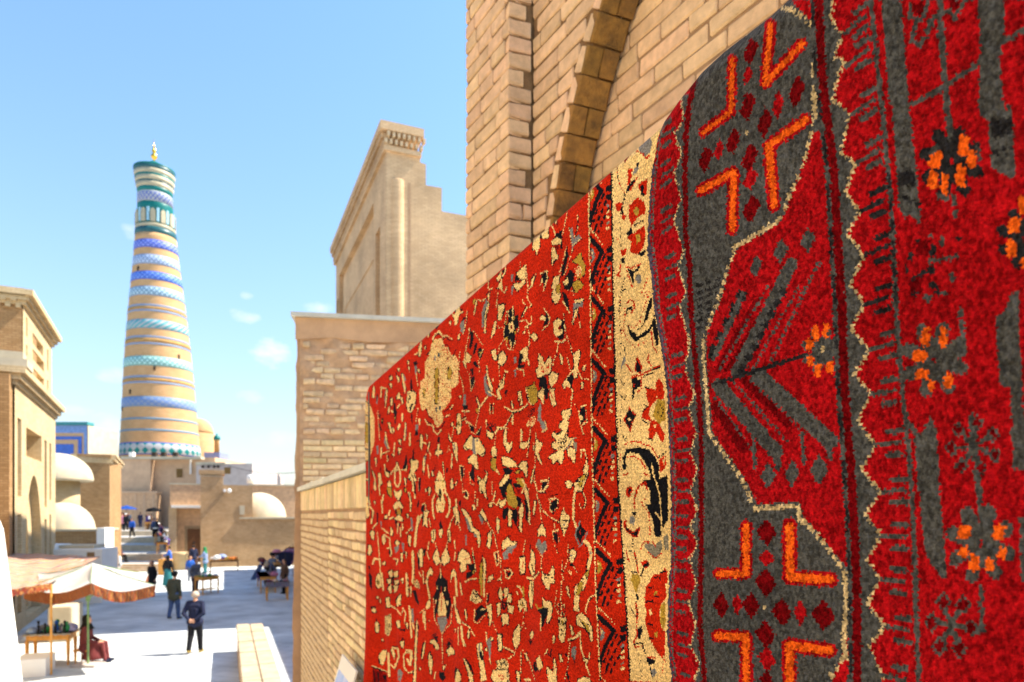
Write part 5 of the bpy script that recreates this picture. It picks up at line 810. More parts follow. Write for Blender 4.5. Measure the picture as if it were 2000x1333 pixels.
# ring of bricks on edge round the arch, and the bricks of its soffit
a = max(0, math.asin(max(-1, (4.80 - zc) / RA))) if 4.8 > zc else -.05
nR = 0
while a < a_ap * .74 and nR < 40:
    L = .098 / RA; am = a + L / 2
    t, z = arcp(am, RA + .035); T = Vector((math.sin(am), math.cos(am)))
    X = Vector((bdir.x * T.x, bdir.y * T.x, T.y)).normalized(); Yv = Vector((-fC.n.x, -fC.n.y, 0)); Z = X.cross(Yv)
    put_brick(portal, BM_PALE, (X, Yv, Z), fC.p(t, .002 - .05, z), (.088, .1, .064)); nR += 1
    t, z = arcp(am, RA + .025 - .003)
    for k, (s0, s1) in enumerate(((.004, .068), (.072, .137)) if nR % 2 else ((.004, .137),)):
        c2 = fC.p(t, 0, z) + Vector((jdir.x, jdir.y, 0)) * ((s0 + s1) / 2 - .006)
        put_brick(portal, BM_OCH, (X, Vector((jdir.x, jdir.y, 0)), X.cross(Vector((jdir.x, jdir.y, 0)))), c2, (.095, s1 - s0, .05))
    a += .100 / RA
def trimD(z, a, b): return (max(-.03, ((tc - math.sqrt(max(RA * RA - (z - zc) ** 2, 0))) if z > zc else ts0) - .10), b)
nD = lay(portal, fD, 0, 1.28, 5.09, 6.05, .068, .008, [.13, .2, .25, .26], BM_PALE, trim=trimD, rough=.003)
# print('portal bricks', nA, nB, nC, nR, nD)

# ---- brick parapet below the carpets
YP = 6.08
fP = Frame((.67 - .42 * YP, YP), -D2)
s_of = lambda Y: (YP - Y) * 1.0845
par = thing('parapet_wall', fP.p(2, 0, 0), 'long low wall of small yellow bricks with upright bricks under its coping, below the carpets', 'wall')
bm = NB(); fbox(bm, fP, 0, 7.6, -.38, -.008, 0, 4.085); obj('wall_core', bm, M_MORTAR, par)
bm = NB(); fbox(bm, fP, 0.0, 7.6, -.40, .030, 4.105, 4.138)
obj('coping', bm, M_SLAB, par)
lay(par, fP, s_of(4.45), s_of(3.05), 2.24, 3.92, .0525, .011, [.12, .13, .19, .25], BM_YEL, rough=.0025)
bj = NB()
lay(par, fP, .03, s_of(4.45) - .012, .5, 3.92, .0525, .011, [.12, .13, .19, .25], BM_YEL, rough=.0025, join=bj)
lay(par, fP, s_of(3.05) + .012, s_of(.6), 2.3, 3.92, .0525, .011, [.12, .13, .19, .25], BM_YEL, rough=.0025, join=bj)
o = obj('brickwork', bj, None, par); o['kind'] = 'stuff'; o.data.materials.append(M_BRICK_Y)
u = .012
BM_SOL = brick_mesh('soldier_brick', M_BRICK_Y, jit=.002, dims=(.055, .1, .165))
while u < s_of(2.9):
    w = random.choice((.05, .055, .06, .066))
    put_brick(par, BM_SOL, (Vector((fP.u.x, fP.u.y, 0)), Vector((-fP.n.x, -fP.n.y, 0)), Vector((0, 0, 1))), fP.p(u + w / 2, -.05 + random.uniform(0, .004), 4.016), (w - .006, .1, .168), name='soldier_brick')
    u += w
for u0, w in ((.42, .07), (1.02, .17)):   # loose bricks lying on the coping
    bm = NB(); fbox(bm, fP, u0, u0 + w, -.2, -.03, 4.138, 4.138 + .035); bmesh.ops.bevel(bm, geom=bm.edges[:], offset=.006, segments=1, affect='EDGES')
    tag(obj('loose_brick', bm, M_PLASTER, base=fP.p(u0, -.1, 4.138)), ('small' if w < .1 else 'longer') + ' pale loose brick lying on the coping of the low yellow wall', 'brick')

# ---- block with eroded mud brick at the far end of the parapet
qd = Vector((.987, .163)).normalized(); fQ = Frame((-1.893, 6.085), qd)
blk = thing('mud_brick_pier', fQ.p(.5, -.3, 0), 'broad eroded mud brick pier with flat pale slab on top, behind the red carpet end', 'pier')
bm = NB()     # uneven mortar skin on the front, core behind
nu, nz = 60, 110; zz0, zz1 = 3.9, 5.49
grid = []
for j in range(nz + 1):
    z = zz0 + (zz1 - zz0) * j / nz; row = []
    for i in range(nu + 1):
        uu = 2.3 * i / nu
        from_top = max(0, (z - 4.45) / 1.0)
        n = .004 * math.sin(uu * 31 + z * 17) + .004 * math.sin(uu * 13 - z * 41) + from_top * (.010 * math.sin(uu * 9.3 + 2 * math.sin(z * 11)) * math.sin(z * 23 + uu * 2) + .008 * math.sin(uu * 23 + z * 6))
        row.append(bm.verts.new(fQ.p(uu, -.010 + n + random.uniform(-.002, .002), z)))
    grid.append(row)
for j in range(nz):
    for i in range(nu): bm.faces.new((grid[j][i], grid[j][i + 1], grid[j + 1][i + 1], grid[j + 1][i]))
obj('mortar_skin', bm, M_MORTAR_L, blk, smooth=True)
bm = NB(); fbox(bm, fQ, -.03, 2.3, -.65, -.03, 0, 5.49)
bmesh.ops.subdivide_edges(bm, edges=[e for e in bm.edges if abs(e.verts[0].co.z - e.verts[1].co.z) > 1], cuts=60, use_grid_fill=True)
for v in bm.verts:
    if v.co.z < 5.45 and (Vector((v.co.x, v.co.y)) - fQ.o).dot(fQ.u) < .1: v.co += Vector((fQ.u.x, fQ.u.y, 0)) * (-.025 * (5.49 - v.co.z) / 1.6 * .8 + random.uniform(-.008, .008))
obj('core', bm, M_MUD, blk)
bm = NB(); fbox(bm, fQ, -.035, 2.3, -.65, .012, 5.475, 5.655)
bmesh.ops.subdivide_edges(bm, edges=bm.edges[:], cuts=6, use_grid_fill=True)
for v in bm.verts:
    if v.co.z < 5.48: v.co.z += random.uniform(-.028, .012)
obj('mud_band', bm, M_MUD, blk)
bm = NB(); fbox(bm, fQ, -.07, 2.4, -.72, .05, 5.657, 5.692); obj('top_slab', bm, M_SLAB, blk)
lay(blk, fQ, .03, 1.5, 3.97, 4.62, .055, .012, [.11, .2, .23, .26], BM_YEL, rough=.006, proud=.004)
lay(blk, fQ, .03, 1.5, 4.62, 5.46, .055, .010, [.12, .16, .2, .24], BM_OLD, rough=.018, proud=.004, skip=lambda u, z: random.random() < .16)

# ---- terrace where the carpets hang
bm = NB(); box(bm, -1.3, 1.3, -2.5, 1.4, 0, 2.3); tag(obj('terrace', bm, M_PLASTER), kind='structure')

# ---- printed board leaning on the parapet (bottom edge of the view)
fb = Frame((fP.p(s_of(3.56), .03, 0).x, fP.p(s_of(3.56), .03, 0).y), -D2)
pb = thing('print_board', fb.p(.15, .02, 2.9), 'small board with a blue and white print leaning against the low yellow wall', 'print')
def quadpanel(f, u0, u1, n0, n1, z0, z1, th=.008):
    bm = NB(); vs = []
    for d in (0, th):
        vs += [bm.verts.new(f.p(u, n - d, z)) for u, n, z in ((u0, n0, z0), (u1, n0, z0), (u1, n1, z1), (u0, n1, z1))]
    bm.faces.new(vs[:4]); bm.faces.new(vs[4:])
    for i in range(4): bm.faces.new((vs[i], vs[(i + 1) % 4], vs[4 + (i + 1) % 4], vs[4 + i]))
    return bm
obj('frame', quadpanel(fb, 0, .42, .16, .03, 2.72, 3.175), M_WHITE, pb)
M_PRINT = mat('blue_sky_print', srgb(110, 160, 225), var=.3, scale=9, bump=0, rough=.5, col2=srgb(215, 215, 240))
obj('print', quadpanel(fb, .03, .39, .164, .036, 2.74, 3.15, .003), M_PRINT, pb)

# ---- long bench-like wall in the sun
M_BENCH = mat('worn_bench_plaster', srgb(176, 158, 130), var=.22, scale=2.5, bump=.35)
fW = Frame((.336 - .42 * 19.4, 19.4), -D2)
bw = thing('bench_wall', fW.p(4, 0, 0), 'low broad sunlit bench wall with pale rounded top at the foot of the brick pier', 'bench')
bm = NB(); fbox(bm, fW, 0, 11.4, -.64, 0, 0, .70); obj('bench_base', bm, M_WALL2, bw)
for k in range(8):
    for q in range(2):
        u0 = -.04 + k * 1.435; bm = NB(); fbox(bm, fW, u0 + .004, u0 + 1.43 - random.uniform(0, .012), -.68 + q * .357, -.68 + q * .357 + .350, .702, .765 + random.uniform(-.006, .008))
        bmesh.ops.bevel(bm, geom=bm.edges[:], offset=.02, segments=2, affect='EDGES'); obj('bench_slab', bm, M_BENCH, bw)

# ---- stepped gate building
CO = Vector((-4.595, 25.0)); fSL = Frame(CO, D2, True); fSF = Frame(CO, E2)
kf = lambda p: (p - 1000) / F
uf = lambda p: (kf(p) * 25 + 4.595) / (.922 - .387 * kf(p))
zf = lambda p, y: EYE + (1005 - y) / F * (25 + .387 * uf(p))
LW = 12.4
gate = thing('stepped_gatehouse', fSF.p(1.5, -6, 0), 'huge pale brick gatehouse with stepped gable and dentil cornice behind the mud brick pier', 'building')
prof_ = [(0, 0), (9, 0), (9, zf(905, 420)), (uf(863), zf(863, 413)), (uf(863), zf(862, 367)), (uf(832), zf(832, 362)), (uf(832), zf(831, 321)), (uf(821), zf(822, 318)), (uf(821), 17.2), (0, 17.2)]
bm = NB()
a0 = [bm.verts.new(fSF.p(u, 0, z)) for u, z in prof_]; b0 = [bm.verts.new(fSF.p(u, -LW, z)) for u, z in prof_]
for t in tessellate_polygon([[Vector((u, z, 0)) for u, z in prof_]]):
    bm.faces.new([a0[i] for i in t]); bm.faces.new([b0[i] for i in t])
for i in range(len(prof_)):
    j = (i + 1) % len(prof_)
    if i != len(prof_) - 1: bm.faces.new((a0[i], a0[j], b0[j], b0[i]))
plate(bm, fSL, rect(0, LW, 0, 17.2), [rect(1.15, 2.0, .5, 14.9), rect(11.55, 12.15, .5, 15.2), rect(2.35, 11.3, .5, 16.3)], 0, .22, back=True)
obj('wall', bm, M_WALL, gate)
bm = NB(); fbox(bm, fSL, LW + .01, 26.5, -6, -.1, 0, 7.0); obj('rear_wing', bm, M_WALL2, gate)
bm = NB(); fbox(bm, fSL, -15, -.01, -1.2, -.05, 0, 5.1); obj('front_wing', bm, M_WALL2, gate)
bm = NB(); plate(bm, fSL, rect(2.55, 11.1, .5, 16.05), [rect(2.75, 10.6, .6, 14.4)], -.18, .22, back=True); obj('recessed_panel', bm, M_WALL, gate)
bm = NB(); plate(bm, fSL, rect(2.95, 10.4, .7, 14.2), [rect(3.15, 10.0, .8, 12.5)], -.30, .2, back=True); obj('inner_panel', bm, M_WALL, gate)
bm = NB(); fbox(bm, fSL, 5.3, 6.5, -.4, -.27, 13.15, 13.95); obj('window', bm, M_GLASS, gate)
bm = NB(); lathe(bm, fSF.p(.42, -.14, .3), [(.27, 0), (.27, 15.9), (.24, 15.96)], 20); obj('corner_column', bm, M_WALL, gate)
bm = NB(); fbox(bm, fSF, .80, .90, -.02, .004, .4, 16.2); obj('groove', bm, M_MORTAR, gate)
bm = NB()
fbox(bm, fSF, -.28, uf(822) + .05, -LW - .25, .28, 17.86, 18.16)
fbox(bm, fSF, -.12, uf(821) + .02, -LW - .1, .12, 17.2, 17.38)
obj('cornice', bm, M_WALL, gate)
me = None
for r, (z, n) in enumerate(((17.41, .14), (17.64, .22))):
    k = 0
    uu = -.1
    while uu < uf(821):
        if me is None:
            bmd = NB(); bmesh.ops.create_cube(bmd, size=1); bmesh.ops.scale(bmd, vec=(.1, .2, .16), verts=bmd.verts[:]); me = bpy.data.meshes.new('dentil'); bmd.to_mesh(me); bmd.free(); me.materials.append(M_WALL3)
        o = bpy.data.objects.new('dentil', me); COL.objects.link(o); o.parent = gate; o.location = fSF.p(uu + .05 + r * .08, n - .06, z + .1) - wloc(gate); o.rotation_euler.z = math.atan2(E2.y, E2.x); uu += .19
bm = NB()
for r, (z, n) in enumerate(((17.39, .12), (17.62, .2))): fbox(bm, fSL, -.1, LW + .1, -.1, n + .02, z, z + .18)
obj('cornice_step', bm, M_WALL2, gate)
# ------------------------------------------------------------------ ground
def pavemat(name, c1, c2, mortar, bw, bh, bump=.3):
    m, N, L, P = newmat(name)
    geo = N.new('ShaderNodeNewGeometry'); mp = N.new('ShaderNodeMapping'); mp.inputs['Rotation'].default_value = (0, 0, .35); L.new(geo.outputs['Position'], mp.inputs[0])
    bt = N.new('ShaderNodeTexBrick'); L.new(mp.outputs[0], bt.inputs['Vector']); bt.inputs['Scale'].default_value = 1
    bt.inputs['Brick Width'].default_value = bw; bt.inputs['Row Height'].default_value = bh; bt.inputs['Mortar Size'].default_value = .012
    for k, c in (('Color1', c1), ('Color2', c2), ('Mortar', mortar)): bt.inputs[k].default_value = (*c, 1)
    n1 = N.new('ShaderNodeTexNoise'); n1.inputs['Scale'].default_value = .7; n1.inputs['Detail'].default_value = 7; L.new(geo.outputs['Position'], n1.inputs['Vector'])
    mr = N.new('ShaderNodeMapRange'); L.new(n1.outputs[0], mr.inputs[0]); mr.inputs[1].default_value = .3; mr.inputs[2].default_value = .7; mr.inputs[3].default_value = .66; mr.inputs[4].default_value = 1.12
    mx = N.new('ShaderNodeMix'); mx.data_type = 'RGBA'; mx.blend_type = 'MULTIPLY'; mx.inputs['Factor'].default_value = 1
    L.new(bt.outputs['Color'], mx.inputs['A']); L.new(mr.outputs[0], mx.inputs['B']); L.new(mx.outputs['Result'], P.inputs['Base Color'])
    P.inputs['Roughness'].default_value = .8
    b = N.new('ShaderNodeBump'); b.inputs['Strength'].default_value = bump; b.inputs['Distance'].default_value = .02; b.invert = True
    L.new(bt.outputs['Fac'], b.inputs['Height']); L.new(b.outputs[0], P.inputs['Normal']); return m
M_PAVE = pavemat('grey_stone_paving', srgb(200, 204, 202), srgb(184, 190, 190), srgb(148, 152, 152), .9, .45)
M_STEP = pavemat('pale_step_stone', srgb(186, 182, 172), srgb(172, 168, 160), srgb(140, 134, 124), 1.2, .6)
M_RISER = mat('sandy_step_riser', srgb(190, 166, 132), var=.2, scale=3)
bm = NB(); box(bm, -900, 900, -300, 1500, -.4, 0); tag(obj('plaza_ground', bm, M_PAVE), kind='structure')
bm = NB()
vs = [bm.verts.new(v) for v in ((-900, 76, 2.4), (900, 76, 2.4), (900, 1500, 2.4), (-900, 1500, 2.4))]; bm.faces.new(vs)
tag(obj('upper_street', bm, M_STEP), kind='structure')
flights = ((46.5, .0, .45), (51.0, .45, .9), (55.6, .9, 1.35), (61, 1.35, 1.8), (67, 1.8, 2.25), (74, 2.25, 2.403))
ends = [51.0, 55.6, 61, 67, 74, 90]
xr = lambda Y: -.497 * Y
stairs = tag(bpy.data.objects.new('street_stairs', None), kind='structure'); COL.objects.link(stairs); stairs.location = (-28, 46.5, 0)
for (y0, z0, z1), ye in zip(flights, ends):
    for k in range(3):
        za, zb = z0 + (z1 - z0) * k / 3, z0 + (z1 - z0) * (k + 1) / 3; ya = y0 + k * .32; yb = y0 + (k + 1) * .32 if k < 2 else ye + .5
        bm = NB()
        vs = [bm.verts.new(v) for v in ((-62, ya, za - .2), (xr(ya), ya, za - .2), (xr(ya), ya, zb), (-62, ya, zb), (-62, yb, zb), (xr(yb), yb, zb), (xr(yb), yb, za - .2))]
        f1 = bm.faces.new((vs[0], vs[1], vs[2], vs[3])); f2 = bm.faces.new((vs[3], vs[2], vs[5], vs[4])); f3 = bm.faces.new((vs[1], vs[6], vs[5], vs[2]))
        f1.material_index = 1; f3.material_index = 1
        obj('step', bm, [M_STEP, M_RISER], stairs)

# ------------------------------------------------------------------ tiled minaret
MY = 92.0; MX = (318 - 1000) / F * MY; lean = ((302 - 318) / F * MY) / (715 / F * MY)
front = 87.3
zz = lambda y: EYE + (1005 - y) / F * (front + max(0, 890 - y) / 560 * 3.9)
rr = lambda w: w / F * MY * .985
pro = [(915, 73.5), (890, 72.6), (800, 66.5), (700, 60.5), (600, 51.5), (500, 40.5), (456, 36.8), (450, 37.4), (446, 34.5), (400, 31.6), (378, 31.0), (366, 31.5), (358, 33.5), (350, 35), (343, 36.2), (337, 36.8), (330, 37.2), (327, 36)]
def R_at(y): return rr(float(np.interp(-y, [-p[0] for p in pro], [p[1] for p in pro])))
mbase = Vector((MX, MY, 0))
axis = (lean, 0, 0)
mini = thing('tiled_minaret', (MX, MY, 2.4), 'tall tapering minaret banded with blue and turquoise tiles above the far rooftops', 'minaret')
def tilemat(name, c1, c2, c3, kind, nu, rows=1, zr=(0, 1), mixw=.5):
    """glazed tile pattern around the shaft: angle and height, no picture"""
    m, N, L, P = newmat(name)
    geo = N.new('ShaderNodeNewGeometry'); sp = N.new('ShaderNodeSeparateXYZ'); L.new(geo.outputs['Position'], sp.inputs[0])
    def mm(op, a, b=None):
        n = N.new('ShaderNodeMath'); n.operation = op
        for i, v in enumerate((a, b)):
            if v is None: continue
            if isinstance(v, (int, float)): n.inputs[i].default_value = v
            else: L.new(v, n.inputs[i])
        return n.outputs[0]
    h = mm('DIVIDE', mm('SUBTRACT', sp.outputs[2], zr[0]), zr[1] - zr[0])
    dx = mm('SUBTRACT', sp.outputs[0], mm('ADD', mm('MULTIPLY', sp.outputs[2], lean), MX)); dy = mm('SUBTRACT', sp.outputs[1], MY)
    ang = mm('MULTIPLY', mm('ARCTAN2', dx, dy), nu / math.tau)
    v = mm('MULTIPLY', h, rows)
    tri = lambda x: mm('ABSOLUTE', mm('SUBTRACT', mm('MULTIPLY', mm('FRACT', mm('ADD', x, 50.0)), 2.0), 1.0))
    if kind == 'lattice': val = mm('MINIMUM', tri(mm('ADD', ang, v)), tri(mm('SUBTRACT', ang, v)))
    elif kind == 'diag': val = tri(mm('ADD', ang, v))
    elif kind == 'diamond': val = mm('MULTIPLY', mm('ADD', tri(ang), tri(v)), .5)
    else:
        nz = N.new('ShaderNodeTexNoise'); nz.inputs['Scale'].default_value = 3.2; L.new(geo.outputs['Position'], nz.inputs['Vector']); val = nz.outputs[0]
    cr = N.new('ShaderNodeValToRGB'); L.new(val, cr.inputs[0]); e = cr.color_ramp.elements
    e[0].position = mixw - .06; e[0].color = (*c1, 1); e[1].position = mixw + .06; e[1].color = (*c2, 1)
    edge = mm('GREATER_THAN', mm('ABSOLUTE', mm('SUBTRACT', h, .5)), .42)
    mx = N.new('ShaderNodeMix'); mx.data_type = 'RGBA'; L.new(edge, mx.inputs['Factor']); L.new(cr.outputs[0], mx.inputs['A']); mx.inputs['B'].default_value = (*c3, 1)
    L.new(mx.outputs['Result'], P.inputs['Base Color']); P.inputs['Roughness'].default_value = .5; P.inputs['Specular IOR Level'].default_value = .15
    return m
TB = srgb(46, 78, 160); TB2 = srgb(32, 76, 166); TW = srgb(160, 164, 164); TT = srgb(20, 116, 116); TL = srgb(124, 138, 160); TG = srgb(112, 152, 146); TLB = srgb(104, 132, 150); TO = srgb(206, 164, 108)
M_SHAFT = brickmat('minaret_brick', srgb(190, 152, 108), srgb(182, 142, 98), srgb(172, 136, 96), bw=.5, bh=.14, ms=.01, bump=.2, u=(1, 0), stain=.12)
M_SHAFT_D = brickmat('minaret_brick_band', srgb(180, 142, 88), srgb(168, 128, 76), srgb(150, 120, 80), bw=.3, bh=.3, ms=.02, bump=.3, u=(1, 0), stain=.15)
bands = [(864, 888, 'diamond', TT, TW, TB, 30, 1.5, .42), (838, 842, 'noise', TLB, TLB, TLB, 1, 1, .5), (816, 820, 'noise', TLB, TLB, TLB, 1, 1, .5), (775, 795, 'lattice', srgb(96, 122, 168), TL, TLB, 34, 2, .3),
         (746, 750, 'noise', TL, TL, TL, 1, 1, .5), (735, 739, 'noise', TL, TL, TL, 1, 1, .5), (697, 716, 'lattice', TG, srgb(164, 204, 200), TG, 40, 2, .35), (671, 675, 'noise', TL, TL, TL, 1, 1, .5), (658, 662, 'noise', TL, TL, TL, 1, 1, .5), (626, 644, 'diag', srgb(70, 150, 156), TW, TLB, 26, 2, .45),
         (607, 611, 'noise', TL, TL, TL, 1, 1, .5), (597, 601, 'noise', TL, TL, TL, 1, 1, .5), (562, 580, 'lattice', TLB, srgb(170, 196, 210), TL, 34, 2, .35), (533, 549, 'lattice', TB2, srgb(110, 140, 210), TB2, 30, 2, .22), (500, 519, 'lattice', TL, srgb(170, 188, 216), TL, 34, 2, .35), (471, 487, 'lattice', TB, srgb(130, 140, 210), TB, 26, 2, .25)]
bm = NB(); ys_ = list(range(930, 455, -15)) + [457]
lathe(bm, mbase, [(R_at(min(y, 915)), zz(y)) for y in ys_], 72, axis); obj('shaft', bm, M_SHAFT, mini, smooth=True)
for i, (y0, y1, kind, c1, c2, c3, nu, rows, w) in enumerate(bands):
    bm = NB(); d = .05
    lathe(bm, mbase, [(R_at(y1), zz(y1)), (R_at(y1) + d, zz(y1) + .03), (R_at(y0) + d, zz(y0) - .03), (R_at(y0), zz(y0))], 72, axis, caps=False)
    obj('tile_band', bm, tilemat('glazed_band', c1, c2, c3, kind, nu, rows, (zz(y1), zz(y0)), w), mini, smooth=True)
for y0, y1 in ((739.5, 745.5), (662.5, 670.5), (601.5, 606.5)):
    bm = NB(); lathe(bm, mbase, [(R_at(y1), zz(y1)), (R_at(y1) + .04, zz(y1)), (R_at(y0) + .04, zz(y0)), (R_at(y0), zz(y0))], 72, axis, caps=False); obj('brick_band', bm, M_SHAFT_D, mini, smooth=True)
# slit windows
for px_, py_ in ((294, 528), (335, 721), (290, 766), (267, 797), (366, 692)):
    k = (px_ - (318 + (890 - py_) * (302 - 318) / 600)) / float(np.interp(-py_, [-p[0] for p in pro], [p[1] for p in pro])); th = math.asin(max(-.95, min(.95, k)))
    R = R_at(py_); c = mbase + Vector((lean * zz(py_), 0, zz(py_))) + Vector((math.sin(th) * R, -math.cos(th) * R, 0))
    bm = NB(); cbox(bm, c, (.22, .2, .55), th); obj('slit_window', bm, M_DARK, mini)
# turquoise drum, pattern collar, lantern arches, gallery, dome, finial
M_TURQ = mat('turquoise_glaze', srgb(8, 104, 100), var=.15, scale=1.5, rough=.4, bump=0, spec=.25)
M_TEALD = mat('dark_teal_glaze', srgb(36, 84, 88), var=.15, scale=1.5, rough=.4, bump=0)
M_CREAMT = mat('cream_glaze', srgb(166, 156, 128), var=.1, scale=2, rough=.5, bump=.1)
M_GOLD = mat('gilt_metal', srgb(226, 178, 70), var=.05, rough=.25, metal=1, bump=0)
def ring(name, pts, m, seg=64):
    bm = NB(); lathe(bm, mbase, [(rr(w), zz(y)) for y, w in pts], seg, axis); return obj(name, bm, m, mini, smooth=True)
ring('skirt', [(458, 36.9), (452, 37.6), (446, 37)], M_TEALD); ring('skirt_band', [(446, 36.4), (440, 36.6), (438, 33.8)], M_CREAMT)
ring('lantern', [(440, 33.6), (400, 32.0), (397, 31.8)], M_TURQ)
ring('collar', [(397, 32.2), (378, 31.6), (377, 31)], tilemat('white_blue_collar', srgb(80, 96, 160), TW, TW, 'lattice', 26, 2, (zz(397), zz(378)), .3))
ring('collar_band', [(377, 31.2), (369, 32), (368, 31)], M_TURQ)
for i, (y0, y1, w0, w1, m) in enumerate(((369, 361, 32, 34, M_CREAMT), (361, 358, 33.4, 34, M_TEALD), (358, 350, 34.2, 35.6, M_CREAMT), (350, 346, 35, 35.8, M_TURQ), (346, 338, 35.8, 37, M_CREAMT), (338, 331, 36.4, 37.6, M_TEALD), (331, 328, 37.8, 37.4, M_TURQ))):
    ring('gallery_ring', [(y0, w0), (y1, w1), (y1 - .2, w1 - 2)], m)
for k in range(12):
    th = k * math.tau / 12 + .35; R = R_at(420) + .12; zc_ = zz(438) + .1
    f = Frame((mbase.x + lean * zz(420) + math.sin(th) * R, mbase.y - math.cos(th) * R), (math.cos(th), math.sin(th)))
    bm = NB(); pr = arch(-.3, .3, zc_, zc_ + 1.35, zc_ + 1.75, 4); v0 = [bm.verts.new(f.p(u, .1, z)) for u, z in pr]; v1 = [bm.verts.new(f.p(u, -.2, z)) for u, z in pr]
    bm.faces.new(v0)
    for i in range(len(pr)): bm.faces.new((v0[i], v0[(i + 1) % len(pr)], v1[(i + 1) % len(pr)], v1[i]))
    obj('lantern_arch', bm, M_CREAMT, mini)
    th2 = th + math.pi / 12; f = Frame((mbase.x + lean * zz(420) + math.sin(th2) * R, mbase.y - math.cos(th2) * R), (math.cos(th2), math.sin(th2)))
    bm = NB()
    fbox(bm, f, -.16, .16, -.1, .03, zc_ + .1, zc_ + 1.9)
    obj('tile_inlay', bm, MATS.setdefault('x_pale_blue', mat('pale_blue_tile', srgb(150, 190, 205), bump=0, rough=.4)), mini)
ring('dome_drum', [(329, 16), (324, 14.5)], M_TURQ)
bm = NB(); R = rr(14.2); lathe(bm, mbase + Vector((0, 0, 0)), [(R * math.cos(a) * (1 if a > 0 else 1), zz(325) + R * 1.08 * math.sin(a)) for a in np.linspace(0, math.pi / 2, 9)], 32, axis); obj('cupola', bm, M_TURQ, mini, smooth=True)
zt_ = zz(325) + R * 1.05
bm = NB(); lathe(bm, mbase, [(.1, zt_), (.12, zt_ + .2), (.38, zt_ + .5), (.42, zt_ + .75), (.15, zt_ + 1.1), (.27, zt_ + 1.35), (.28, zt_ + 1.5), (.09, zt_ + 1.8), (.15, zt_ + 1.98), (.06, zt_ + 2.2), (.015, zt_ + 3.0)], 14, axis); obj('finial', bm, M_GOLD, mini, smooth=True)

# ------------------------------------------------------------------ rooftops around the minaret
fX = lambda px, Y, d=(1, 0): Frame(at(px, Y), d)
W_ = lambda px0, px1, Y: (px1 - px0) / F * Y
def simple_wall(bm, px0, px1, Y, y_top, y_bot=None, depth=4, z0=0, d=(1, 0)):
    f = fX(px0, Y, d); fbox(bm, f, 0, W_(px0, px1, Y), -depth, 0, z0 if y_bot is None else zat(y_bot, Y), zat(y_top, Y)); return f
base_b = thing('clay_block_house', at(315, 80).to_3d(), 'large plain clay building under the minaret with one lattice window', 'building')
bm = NB(); simple_wall(bm, 296, 420, 80, 894, depth=14); obj('wall', bm, M_CLAY, base_b)
bm = NB(); simple_wall(bm, 236, 294, 79, 896, depth=14); obj('side_wing', bm, M_CLAY, base_b)
bm = NB(); simple_wall(bm, 228, 306, 78, 963, depth=1.0); obj('lower_wall', bm, M_MUD, base_b)
bm = NB(); simple_wall(bm, 227, 307, 77.9, 960, 964, depth=1.2); obj('ledge', bm, M_CLAY, base_b)
for p0, p1 in ((262, 266), (279, 284), (297, 301)):
    bm = NB(); simple_wall(bm, p0, p1, 77.95, 965, depth=.4); obj('pilaster', bm, M_CLAY, base_b)
bm = NB(); simple_wall(bm, 342, 359, 79.95, 913, 936, depth=.2); wi = obj('window_frame', bm, M_CLAY, base_b)
bm = NB(); simple_wall(bm, 344.5, 356.5, 79.9, 916, 933, depth=.1); obj('window', bm, M_WINDOW, base_b)
bm = NB(); simple_wall(bm, 370.5, 373, 79.8, 896, 926, depth=.15); obj('drain_pipe', bm, M_WHITE, base_b)
bm = NB(); simple_wall(bm, 236, 392, 78.8, 892, 897, depth=1); obj('parapet', bm, M_PLASTER, base_b)
for px_ in (258, 302, 320, 343):
    bm = NB(); cbox(bm, at(px_, 79.6, 889), (.5, .5, .6)); tag(obj('roof_vent', bm, M_WHITE if px_ == 258 else M_DARK, base=at(px_, 79.6, 889)), {258: 'white', 302: 'leftmost dark', 320: 'middle dark', 343: 'rightmost dark'}[px_] + ' small roof vent on the clay building at the minaret foot', 'vent')
gb = thing('grey_block_house', at(440, 76).to_3d(), 'grey washed block house with small brown window right of the minaret', 'building')
M_GREYW = mat('grey_wash', srgb(176, 164, 156), var=.12, scale=1.5)
bm = NB(); simple_wall(bm, 383, 493, 76, 906, depth=8); obj('wall', bm, M_GREYW, gb)
bm = NB(); simple_wall(bm, 382, 440, 75.9, 903, 908, depth=8); obj('parapet', bm, M_PLASTER, gb)
bm = NB(); simple_wall(bm, 438, 450, 75.95, 913, 926, depth=.2); obj('window', bm, M_WINDOW, gb)
for px_ in (396, 407, 418, 426):
    bm = NB(); tube(bm, [at(px_, 76.2, 912), at(px_, 75.4, 912)], .16, 8); obj('drain_spout', bm, M_DARK, gb)
# dome behind the minaret, slender turret
bd = thing('yellow_brick_dome', at(400, 112).to_3d(), 'tan brick dome on a drum half hidden behind the minaret foot', 'dome')
c = at(388, 114).to_3d(); R = 27 / F * 114
bm = NB(); lathe(bm, c, [(R * 1.12, 2), (R * 1.12, zat(850, 114)), (R, zat(848, 114))], 32); obj('drum', bm, M_SHAFT, bd, smooth=True)
bm = NB(); lathe(bm, c + Vector((0, 0, zat(848, 114))), [(R * math.cos(a), R * 1.12 * math.sin(a)) for a in np.linspace(0, math.pi / 2, 10)], 32); obj('cap', bm, M_SHAFT, bd, smooth=True)
tr = thing('corner_turret', at(415, 90).to_3d(), 'slim brick turret with turquoise cupola and blue tile belt by the minaret', 'turret')
f = fX(397, 88); bm = NB(); fbox(bm, f, 0, W_(397, 430, 88), -3, 0, 3, zat(896, 88)); obj('wall', bm, M_SHAFT, tr)
bm = NB(); fbox(bm, f, .1, W_(397, 429, 88), -2.9, .05, zat(895, 88), zat(884, 88)); obj('tile_belt', bm, mat('blue_belt', srgb(96, 110, 150), scale=4, var=.3, rough=.4, bump=0, col2=srgb(140, 140, 160)), tr)
